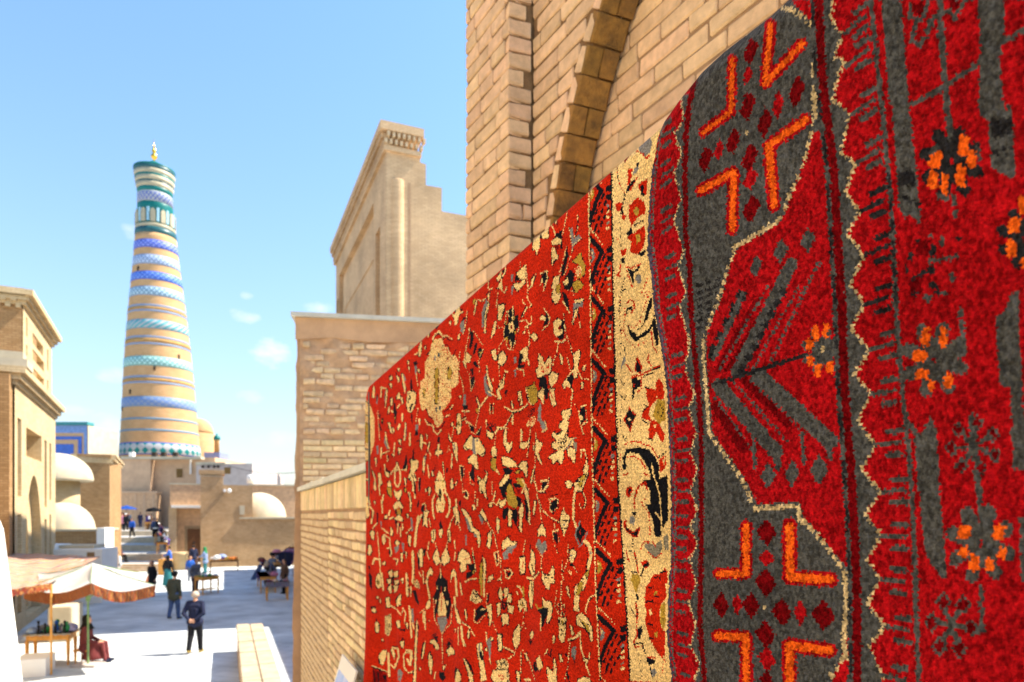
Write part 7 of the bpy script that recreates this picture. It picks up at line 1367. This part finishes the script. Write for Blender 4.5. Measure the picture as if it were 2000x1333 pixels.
for px_, Y_, fc, tp_, bt_, lb, kw in ((258, 62.5, 185, C_BLUE, C_BLACK, 'walker in white and blue jersey coming down the steps', dict(scarf=None, stride=.12)), (246, 69.5, 180, C_BLACK, C_BLACK, 'walker in black with a white hat high on the steps', dict(cap=(C_WHITE, 'flat'), stride=.1)), (274, 76.5, 0, C_NAVY, C_NAVY, 'tall person in dark navy coat at the top of the steps', dict(coat=.35)), (289, 73, 200, C_PURPLE, C_BLACK, 'person in purple beside the high street stall', dict(coat=.2)),
                              (239, 72, 170, C_PINK, C_BLACK, 'person in pink at the left edge of the upper steps', dict(coat=.2)), (306, 64.2, 230, C_BLACK, C_BLACK, 'vendor in black leaning at the middle street stall', dict(coat=.2))):
    person(onst(px_, Y_), fc, 1.72, lb, tp_, bt_, **kw, voxel=.024)
person(G(229, 1133), 20, 1.66, 'person in white top with dark hair just behind the white parasol', C_WHITE, C_GREY, C_DARKHAIR, coat=.2, voxel=.018)
person(onst(232, 49.5), 90, 1.66, 'person in dark clothes sitting on the lowest step at the left wall', C_MAROON, C_BLACK, C_DARKHAIR, 'sit', voxel=.02)
person(G(533, 1142), 200, 1.70, 'vendor in black fur hat behind the crowded stall on the right', C_GREY, C_BLACK, C_DARKHAIR, 'reach', coat=.2, cap=(C_BLACK, 'fur'), voxel=.016)
for px_, Y_, fc, tp_, bt_, lb, kw in ((252, 75.5, 180, C_GREY, C_BLACK, 'stroller in grey at the top of the lane beside the person in navy', {}), (264, 80, 180, C_MAROON, C_BLACK, 'far stroller in maroon on the upper street', {}), (283, 79, 190, C_BLACK, C_BLACK, 'far stroller in black near the dark sun shade', dict(coat=.3)), (243, 82, 180, C_NAVY, C_GREY, 'far stroller in navy under the blue shade umbrella', {}),
                              (296, 69.5, 250, C_BROWN, C_BLACK, 'vendor in brown behind the highest lane stall', dict(coat=.2)), (316, 60.5, 250, C_PURPLE, C_BLACK, 'vendor in purple behind the second lane stall', dict(coat=.2)), (322, 56.0, 240, C_WHITE, C_GREY, 'shopper in white at the lowest lane stall', {}), (300, 63, 90, C_JEAN, C_BLACK, 'shopper in denim facing the third lane stall', {})):
    person(onst(px_, Y_) if Y_ < 76 else Vector(((px_ - 1000) / F * Y_, Y_, 2.4)), fc, 1.70, lb, tp_, bt_, **kw, voxel=.028)
person(G(556, 1160), 215, 1.68, 'seller in brown coat among the hanging clothes at the right edge of the stall', C_BROWN, C_BLACK, C_DARKHAIR, coat=.3, voxel=.018)
# seated woman in maroon under the parasol with her stool
WP = G(163, 1296)
person(WP + Vector((0, .1, 0)), 75, 1.66, 'woman in long maroon robe and dark scarf seated under the white parasol', C_MAROON, C_MAROON, C_DARKHAIR, 'sit', C_NAVY, skirt=C_MAROON, scarf=C_DARKHAIR, female=True, coat=.1, voxel=.013)
st = thing('stool', WP + Vector((-.05, .1, 0)), 'low wooden stool under the seated woman in maroon', 'stool')
bm = NB(); cbox(bm, WP + Vector((-.05, .1, .34)), (.36, .34, .04)); obj('seat', bm, M_WOOD, st)
for dx in (-.14, .14):
    for dy in (-.13, .13): bm = NB(); tube(bm, [WP + Vector((-.05 + dx, .1 + dy, 0)), WP + Vector((-.05 + dx, .1 + dy, .32))], .018, 6); obj('leg', bm, M_WOOD, st)

# ---- printed cloths
def ikat(name, cols, su=1.0, sv=1.0, ang=0):
    m, N, L, P = newmat(name)
    geo = N.new('ShaderNodeNewGeometry'); mp = N.new('ShaderNodeMapping'); mp.inputs['Scale'].default_value = (su, su, sv); mp.inputs['Rotation'].default_value = (0, 0, ang); L.new(geo.outputs['Position'], mp.inputs[0])
    wv = N.new('ShaderNodeTexWave'); wv.wave_type = 'BANDS'; wv.bands_direction = 'X'; wv.wave_profile = 'SAW'; wv.inputs['Scale'].default_value = 1.1; wv.inputs['Distortion'].default_value = 5; wv.inputs['Detail'].default_value = 2; wv.inputs['Detail Scale'].default_value = 1.8
    L.new(mp.outputs[0], wv.inputs['Vector'])
    cr = N.new('ShaderNodeValToRGB'); cr.color_ramp.interpolation = 'CONSTANT'; L.new(wv.outputs['Color'], cr.inputs[0])
    e = cr.color_ramp.elements
    for i, c in enumerate(cols):
        el = e[i] if i < 2 else e.new(i / len(cols)); el.position = i / len(cols); el.color = (*c, 1)
    L.new(cr.outputs[0], P.inputs['Base Color']); P.inputs['Roughness'].default_value = .8; return m
M_IKAT = ikat('orange_ikat_cloth', [srgb(180, 92, 16), srgb(170, 160, 146), srgb(160, 66, 22), srgb(40, 96, 112), srgb(184, 128, 44), srgb(150, 142, 130)], 0.62, 0.62, .5)
M_IKAT2 = ikat('rust_ikat_fringe', [srgb(166, 78, 38), srgb(186, 136, 74), srgb(140, 50, 32), srgb(106, 106, 80), srgb(180, 94, 48)], 5, 5, .2)
M_PATCH = ikat('patterned_table_cloth', [srgb(170, 160, 186), srgb(100, 92, 140), srgb(200, 196, 200), srgb(150, 80, 90), srgb(120, 150, 120)], 4, 4, .4)

# awning
A = [at(4, 22.5, 1079), at(196, 22.5, 1088), at(100, 16.6, 1140), at(12, 15.4, 1154)]
bm = NB(); n = 14; g = []
for th in (0, .02):
    gg = []
    for i in range(n + 1):
        r = []
        for j in range(n + 1):
            u, v = i / n, j / n; p_ = (A[0] * (1 - u) + A[1] * u) * (1 - v) + (A[3] * (1 - u) + A[2] * u) * v
            p_ = p_ + Vector((0, 0, -.16 * math.sin(math.pi * v) * math.sin(math.pi * u) + .02 * math.sin(u * 20) - th)); r.append(bm.verts.new(p_))
        gg.append(r)
    g.append(gg)
for gg in g:
    for i in range(n):
        for j in range(n): bm.faces.new((gg[i][j], gg[i + 1][j], gg[i + 1][j + 1], gg[i][j + 1]))
aw_ = thing('striped_awning', A[3] * .5 + A[0] * .5 - Vector((0, 0, 2.4)), 'orange and white patterned cloth awning stretched out from the left facade', 'awning')
obj('cloth', bm, M_IKAT, aw_, smooth=True)
bm = NB()
for i in range(24):
    u0, u1 = i / 24, (i + 1) / 24; p0 = A[3] * (1 - u0) + A[2] * u0; p1 = A[3] * (1 - u1) + A[2] * u1; d = Vector((0, 0, -.14 - .03 * (i % 2)))
    bm.faces.new([bm.verts.new(q) for q in (p0, p1, p1 + d, p0 + d)])
bmesh.ops.solidify(bm, geom=bm.faces[:], thickness=.01); obj('fringe', bm, M_IKAT2, aw_)
for k in (2, 3):
    bm = NB(); tube(bm, [A[k] - Vector((0, 0, .02)), Vector((A[k].x, A[k].y, 0))], .025, 8); obj('pole', bm, M_WOOD, aw_)

# parasol
UC = G(172, 1301); UC = Vector((UC.x, UC.y, 0)); apex = at(181, UC.y, 1100)
par_ = thing('market_parasol', UC, 'white market parasol with rust coloured fringe over the souvenir table', 'parasol')
rim = [at(45, UC.y - .75, 1149), at(177, UC.y - 1.45, 1139), at(304, UC.y - .55, 1143), at(290, UC.y + 1.0, 1121), at(185, UC.y + 1.7, 1108), at(75, UC.y + .9, 1122)]
bm = NB(); bmf = NB(); K = 10
pts_rim = []
for i in range(6):
    a, b = rim[i], rim[(i + 1) % 6]
    for k in range(K):
        t = k / K; q = a * (1 - t) + b * t; q.z -= .13 * math.sin(math.pi * t) * (1.5 if i < 2 else 1); q += (Vector((UC.x, UC.y, q.z)) - q) * .10 * math.sin(math.pi * t); pts_rim.append(q)
NR = len(pts_rim); rings = []
for s in (.001, .25, .5, .75, 1.0):
    rings.append([bm.verts.new(apex.lerp(q, s) + Vector((0, 0, -.05 * math.sin(math.pi * s)))) for q in pts_rim])
for r0, r1 in zip(rings, rings[1:]):
    for i in range(NR): bm.faces.new((r0[i], r0[(i + 1) % NR], r1[(i + 1) % NR], r1[i]))
bmesh.ops.solidify(bm, geom=bm.faces[:], thickness=.008)
obj('canopy', bm, C_WHITE, par_, smooth=True)
for i in range(NR):
    a, b = pts_rim[i], pts_rim[(i + 1) % NR]; out = (Vector((a.x - UC.x, a.y - UC.y, 0)).normalized()) * .03 * (1 if i % 2 else -.6)
    out2 = (Vector((b.x - UC.x, b.y - UC.y, 0)).normalized()) * .03 * (-.6 if i % 2 else 1)
    bmf.faces.new([bmf.verts.new(q) for q in (a, b, b + Vector((0, 0, -.27)) + out2, a + Vector((0, 0, -.27)) + out)])
bmesh.ops.solidify(bmf, geom=bmf.faces[:], thickness=.006); obj('fringe', bmf, M_IKAT2, par_)
M_GREENM = mat('green_painted_metal', srgb(120, 150, 96), rough=.5, bump=0)
bm = NB(); tube(bm, [UC, Vector((UC.x, UC.y, apex.z - .03))], .024, 10); obj('pole', bm, M_GREENM, par_)
bm = NB(); cbox(bm, UC + Vector((0, 0, .03)), (.62, .5, .06)); obj('base', bm, M_GREYW, par_)
hubz = 1.75
for q in rim:
    bm = NB(); tube(bm, [Vector((UC.x, UC.y, hubz)), Vector((UC.x, UC.y, 0)).lerp(Vector((q.x, q.y, 0)), .55) + Vector((0, 0, apex.z * .45 + q.z * .55 - .08))], .012, 6); obj('strut', bm, M_GREENM, par_)
    bm = NB(); tube(bm, [apex - Vector((0, 0, .03)), q - Vector((0, 0, .015))], .010, 6); obj('rib', bm, M_GREENM, par_)
bm = NB(); lathe(bm, Vector((UC.x, UC.y, hubz - .08)), [(.05, 0), (.055, .1), (.04, .14)], 12); obj('hub', bm, M_GREENM, par_)

# ---- tables and goods
def table(c, rz, L, Wd, H, label, top_m=None, cloth=None, drop=.22, name='market_table', legs=M_WOOD, group=None):
    t = thing(name, c, label, 'table', group); f = Frame((c.x, c.y), (math.cos(rz), math.sin(rz)), True)
    bm = NB(); fbox(bm, f, -L / 2, L / 2, -Wd / 2, Wd / 2, c.z + H - .04, c.z + H); obj('table_top', bm, top_m or M_WOOD, t)
    bm = NB()
    for a in ((-L / 2 + .05, L / 2 - .05, -Wd / 2 + .03, -Wd / 2 + .06), (-L / 2 + .05, L / 2 - .05, Wd / 2 - .06, Wd / 2 - .03)): fbox(bm, f, *a, c.z + H - .16, c.z + H - .042)
    for a in ((-L / 2 + .03, -L / 2 + .06), (L / 2 - .06, L / 2 - .03)): fbox(bm, f, *a, -Wd / 2 + .065, Wd / 2 - .065, c.z + H - .16, c.z + H - .042)
    obj('apron', bm, legs, t)
    for su in (-1, 1):
        for sn in (-1, 1): bm = NB(); p_ = f.p(su * (L / 2 - .06), sn * (Wd / 2 - .06), c.z); tube(bm, [p_, p_ + Vector((0, 0, H * .5)), p_ + Vector((0, 0, H - .165))], [.028, .042, .045], 8); obj('leg', bm, legs, t)
    if cloth:
        bm = NB(); nn = 16; rows = []
        for i in range(nn + 1):
            u = -L / 2 - .02 + (L + .04) * i / nn; s_ = .016 * math.sin(i * 2.4)
            rows.append([bm.verts.new(f.p(u, n_, z_)) for n_, z_ in ((Wd / 2 + .02 + s_, c.z + H - drop + s_), (Wd / 2 + .015, c.z + H + .013), (-Wd / 2 - .015, c.z + H + .013), (-Wd / 2 - .02 - s_, c.z + H - drop - s_))])
        for a, b in zip(rows, rows[1:]):
            for k in range(3): bm.faces.new((a[k], a[k + 1], b[k + 1], b[k]))
        bmesh.ops.solidify(bm, geom=bm.faces[:], thickness=.006)
        tag(obj('table_cloth', bm, cloth[0], base=f.p(0, 0, c.z + H), smooth=True), cloth[1], 'cloth')
    return f
def goods(kind, p_, s=1.0, rz=0):
    bm = NB()
    if kind == 'bowl': lathe(bm, p_, [(.05 * s, 0), (.06 * s, .01), (.11 * s, .06 * s), (.12 * s, .08 * s), (.105 * s, .075 * s), (.05 * s, .02 * s)], 14)
    elif kind == 'vase': lathe(bm, p_, [(.05 * s, 0), (.09 * s, .09 * s), (.08 * s, .17 * s), (.035 * s, .23 * s), (.05 * s, .28 * s), (.03 * s, .28 * s)], 14)
    elif kind == 'candlestick': lathe(bm, p_, [(.06 * s, 0), (.05 * s, .03), (.015, .05), (.035, .12 * s), (.015, .16 * s), (.035, .24 * s), (.015, .28 * s), (.03, .36 * s), (.025, .40 * s)], 10)
    elif kind == 'box': cbox(bm, p_ + Vector((0, 0, .05 * s)), (.2 * s, .14 * s, .1 * s), rz); bmesh.ops.bevel(bm, geom=bm.edges[:], offset=.008, segments=1, affect='EDGES')
    elif kind == 'folded_cloth':
        cbox(bm, p_ + Vector((0, 0, .035 * s)), (.3 * s, .22 * s, .07 * s), rz); bmesh.ops.subdivide_edges(bm, edges=bm.edges[:], cuts=3, use_grid_fill=True)
        for v in bm.verts: v.co += Vector((random.uniform(-.012, .012), random.uniform(-.012, .012), random.uniform(-.01, .012)))
    elif kind == 'doll': lathe(bm, p_, [(.07 * s, 0), (.075 * s, .04 * s), (.05 * s, .15 * s), (.03 * s, .19 * s), (.05 * s, .23 * s), (.045 * s, .28 * s), (.02 * s, .31 * s)], 12)
    elif kind == 'fur_hat': lathe(bm, p_, [(.10 * s, 0), (.15 * s, .03), (.16 * s, .1 * s), (.13 * s, .17 * s), (.05 * s, .19 * s), (.001, .19 * s)], 14)
    else:
        lathe(bm, p_, [(.14 * s, 0), (.19 * s, .05 * s), (.17 * s, .14 * s), (.09 * s, .2 * s), (.001, .21 * s)], 14)
        for v in bm.verts: v.co += Vector((random.uniform(-.02, .02), random.uniform(-.02, .02), random.uniform(-.01, .01))) * s
    return bm
LABN = {'bowl': 'bowl', 'vase': 'vase', 'candlestick': 'candlestick', 'box': 'box', 'folded_cloth': 'folded cloth', 'doll': 'doll', 'fur_hat': 'hat', 'bundle': 'bundle'}
PAL = [(C_WHITE, 'white'), (C_LILAC, 'lilac'), (C_PURPLE, 'purple'), (C_MAROON, 'maroon'), (C_BROWN, 'brown'), (C_BLACK, 'black'), (C_SKY, 'pale blue'), (C_NAVY, 'navy'), (C_BEIGE, 'beige'), (C_PINK, 'dusty pink'), (C_GREY, 'grey')]
USED = set()
def spread(f, L, Wd, z0, n, kinds, where, group, pal=PAL, smin=.8, smax=1.3, tiers=1):
    """goods lie side by side in a jittered grid so that none sinks into another"""
    nx = max(1, int(round(math.sqrt(n * L / Wd)))); ny = max(1, int(math.ceil(n / nx))); k = 0
    for j in range(ny):
        for i in range(nx):
            if k >= n: return
            ci = next((q for q in [(random.choice(kinds), random.choice(pal)) for _ in range(40)] if (q[0], q[1][1], where) not in USED), None)
            if ci is None: ci = (random.choice(kinds), random.choice(pal))
            kd, (m, cn) = ci; USED.add((kd, cn, where))
            u = -L / 2 + L * (i + .5) / nx + random.uniform(-.15, .15) * L / nx; v = -Wd / 2 + Wd * (j + .5) / ny + random.uniform(-.12, .12) * Wd / ny
            bm = goods(kd, f.p(u, v, z0 + (j * .24 if tiers > 1 else 0)), random.uniform(smin, smax) * min(1.0, .95 * min(L / nx, Wd / ny) / .24), random.uniform(-.3, .3))
            tag(obj(kd, bm, m, base=f.p(u, v, z0), smooth=kd != 'box'), f'small {cn} {LABN[kd]} among the souvenirs on {where}', LABN[kd], group); k += 1
# souvenir table at the left
c = G(101, 1297); f1 = table(c, .25, 1.05, .62, .82, 'honey coloured wooden table covered in souvenirs beside the seated woman', cloth=(C_WHITE, 'white cloth under the souvenirs on the left table'), drop=.03)
spread(f1, .95, .5, c.z + .835, 18, ['bowl', 'box', 'doll', 'vase', 'bundle'], 'the left table', 'souvenirs on the left table', [(C_WHITE, 'white'), (C_BLUE, 'blue'), (C_SKY, 'pale blue'), (C_GREY, 'grey'), (C_GREEN, 'green'), (C_LILAC, 'lilac')], 1.0, 1.6)
for u, v, s in ((-.20, -.40, .85), (-.05, -.40, .7), (.18, -.38, .6), (.38, -.36, .8)):
    nm = {-.20: 'leftmost', -.05: 'second', .18: 'third', .38: 'rightmost'}[u]
    tag(obj('candlestick', goods('candlestick', f1.p(u, v + .12, c.z + .83), s), C_BLACK, base=f1.p(u, v + .12, c.z + .83), smooth=True), f'{nm} of the black turned candlesticks at the back of the left table', 'candlestick')
pl = thing('plaster_plinth', G(130, 1252), 'pale plastered plinth with sloping side behind the souvenir table', 'plinth')
b_ = G(108, 1256)
bm = NB(); f = Frame((b_.x - .35, b_.y), (.93, .36)); pr = [(0, 0), (.62, 0), (.62, 1.06), (.0, 1.06)]; fbox(bm, f, .1, .72, -1.6, 0, 0, 1.06); bmesh.ops.bevel(bm, geom=bm.edges[:], offset=.03, segments=2, affect='EDGES'); obj('block', bm, M_PLASTER, pl)
# wooden table in the middle of the plaza
c = G(404, 1160); f2 = table(c, 1.2, 1.1, .6, .85, 'orange wooden table with white goods in the middle of the plaza')
bm = NB(); fbox(bm, f2, -.48, .48, -.25, .25, c.z + .22, c.z + .25); obj('shelf', bm, M_WOOD, bpy.data.objects[-1] if False else [o for o in bpy.data.objects if o.name.startswith('market_table')][-1])
spread(f2, 1.0, .5, c.z + .86, 12, ['bowl', 'box', 'folded_cloth', 'bundle', 'doll'], 'the plaza table', 'goods on the plaza table', [(C_WHITE, 'white'), (C_ORANGE, 'orange'), (C_TAN, 'tan'), (C_SKY, 'pale blue'), (C_GREEN, 'green')])
# long bench table against the plaza wall
c = G(438, 1116); c = Vector((c.x, c.y, 0)); f3 = table(c, math.atan2(E2.y, E2.x), 1.85, .6, .82, 'long wooden table against the plaza wall with bundles of cloth', legs=M_WOOD_D)
spread(f3, 1.7, .5, c.z + .83, 9, ['bundle', 'folded_cloth', 'box'], 'the table by the plaza wall', 'goods on the table by the plaza wall', [(C_WHITE, 'white'), (C_SKY, 'pale blue'), (C_ORANGE, 'orange'), (C_TAN, 'tan'), (C_GREEN, 'green'), (C_PURPLE, 'purple')], 1.0, 1.7)
# crowded stall on the right
c = G(541, 1172); f4 = table(c, math.atan2(E2.y, E2.x), 1.0, .8, .84, 'wooden table with patterned cloth at the front of the right stall', cloth=(M_PATCH, 'patterned purple and white cloth on the right stall table'))
spread(f4, .95, .7, c.z + .855, 14, ['folded_cloth', 'bowl', 'box', 'bundle'], 'the right stall table', 'goods on the right stall table', PAL)
c5 = G(520, 1152); f5 = table(c5, math.atan2(D2.y, D2.x), 3.4, .8, .80, 'long goods table running back along the right side of the plaza', cloth=(C_PURPLE, 'dark purple cloth over the long right hand goods table'))
spread(f5, 3.3, .75, c5.z + .815, 48, ['bundle', 'fur_hat', 'doll', 'folded_cloth', 'vase'], 'the long right hand table', 'goods on the long right hand table', PAL, 1.1, 1.6, tiers=2)
c6 = G(546, 1143); f6 = table(c6, math.atan2(D2.y, D2.x), 3.0, .7, 1.25, 'tall rear goods table stacked with hats by the right wall', legs=M_WOOD_D)
spread(f6, 2.9, .65, c6.z + 1.26, 26, ['bundle', 'fur_hat', 'folded_cloth'], 'the tall rear table at the right', 'goods on the tall rear table', PAL, 1.2, 1.9, tiers=2)
for k, (px_, py_, m, cn) in enumerate(((513, 1128, C_SKY, 'pale lilac'), (489, 1122, C_JEAN, 'blue'))):
    p0 = G(px_, py_ + 20); bm = NB(); f = Frame((p0.x, p0.y), E2); v = []
    fbox(bm, f, 0, .28, -.02, .02, .25, 1.1)
    for q in bm.verts: q.co += Vector((E2.x, E2.y, 0)) * (q.co.z - .25) * .5
    tag(obj('hanging_scarf', bm, m, base=p0), f'{cn} scarf hanging slanted at the front of the right stall', 'scarf')
rk = thing('garment_rack', G(566, 1155), 'iron rack hung with clothes against the pier at the right stall', 'rack')
rp = G(557, 1152); re_ = G(572, 1128)
bm = NB(); tube(bm, [rp, rp + Vector((0, 0, 2.05)), Vector((re_.x, re_.y, 2.05)), Vector((re_.x, re_.y, 0))], .02, 6); obj('frame', bm, M_IRON, rk)
for k in range(6):
    q = rp.lerp(re_, (k + .5) / 6); m, cn = [(C_NAVY, 'navy'), (C_PURPLE, 'purple'), (C_PINK, 'pink'), (C_SKY, 'pale blue'), (C_RED, 'red'), (C_BLACK, 'black')][k]
    bm = NB(); f = Frame((q.x, q.y), (.97, .2)); fbox(bm, f, -.24, .24, -.05, .05, 1.15, 1.9); fbox(bm, f, -.36, -.241, -.04, .04, 1.45, 1.86); fbox(bm, f, .241, .36, -.04, .04, 1.45, 1.86)
    tag(obj('garment', bm, m, base=Vector((q.x, q.y, 1.9))), f'{cn} garment hanging on the iron rack at the right stall', 'garment')
# stalls up the lane on the right of the steps
for k, (px_, Y_, L, nm) in enumerate(((318, 53.0, 1.6, 'lowest'), (313, 58.5, 1.8, 'second'), (308, 65.0, 1.8, 'third'), (293, 72.0, 2.2, 'highest'))):
    c = onst(px_, Y_); f = table(c, math.atan2(D2.y, D2.x), L, .8, .85, f'{nm} of the street stalls beside the stepped lane', cloth=([C_PURPLE, C_ORANGE, C_MAROON, C_PURPLE][k], ['purple', 'orange', 'maroon', 'deep purple'][k] + f' cloth on the {nm} lane stall'))
    spread(f, L, .75, c.z + .865, 15, ['bundle', 'box', 'bowl', 'doll', 'folded_cloth', 'vase', 'fur_hat'], f'the {nm} lane stall', f'goods on the {nm} lane stall', PAL, .9, 1.3, tiers=2)
bs = thing('barrel_stand', G(352, 1113), 'round sandy plaster bin beside the bright blue vendor', 'bin')
bm = NB(); lathe(bm, G(352, 1113), [(.46, 0), (.5, .06), (.48, 1.0), (.52, 1.04), (.52, 1.2), (.46, 1.24)], 20); obj('body', bm, M_FAC, bs, smooth=True)
c = G(323, 1123); bm = NB(); cbox(bm, c + Vector((0, 0, .5)), (.7, .6, 1.0), .2); bx = thing('display_crate', c, 'upright orange display crate in front of the bright blue vendor', 'crate'); obj('body', bm, M_WOOD, bx)
f = Frame((c.x, c.y), (1, .2), True); spread(f, .6, .5, 1.005, 5, ['bundle', 'bowl'], 'the orange display crate', 'goods on the orange crate', PAL)
for px_, py_, w, m, cn in ((247, 990, 1.15, C_BLUE, 'blue'), (236, 1003, .9, C_RED, 'pink red')):
    q = at(px_, 74, py_); t = thing('shade_umbrella', Vector((q.x, q.y, 2.3)), f'distant {cn} shade umbrella at the top of the steps', 'umbrella')
    bm = NB(); lathe(bm, q, [(w, -.28), (w * .6, -.06), (.02, .14)], 8, caps=False); bmesh.ops.solidify(bm, geom=bm.faces[:], thickness=.02); obj('canopy', bm, m, t)
    bm = NB(); tube(bm, [Vector((q.x, q.y, 2.3)), q], .03, 6); obj('pole', bm, M_IRON, t)
sh = thing('dark_sun_shade', onst(302, 71), 'dark sagging sun shade on a pole above the highest lane stall', 'sunshade')
q = at(300, 70, 993); bm = NB(); lathe(bm, q, [(.75, -.35), (.6, -.08), (.05, .1)], 10, caps=False); bmesh.ops.solidify(bm, geom=bm.faces[:], thickness=.02); obj('canopy', bm, C_BLACK, sh); bm = NB(); tube(bm, [Vector((q.x, q.y, 2.2)), q], .03, 6); obj('pole', bm, M_IRON, sh)
# thin overhead cable and down pipe shadows on the plaza wall come from this cable
bm = NB(); p0, p1 = at(430, 52, 905), Vector((-13.2, 46.5, 6.95))
tube(bm, [p0.lerp(p1, k / 10) - Vector((0, 0, .5 * math.sin(math.pi * k / 10))) for k in range(11)], .02, 5); tag(obj('overhead_cable', bm, M_IRON, base=p0), 'thin dark cable strung from the grey block house to the right wing', 'cable')
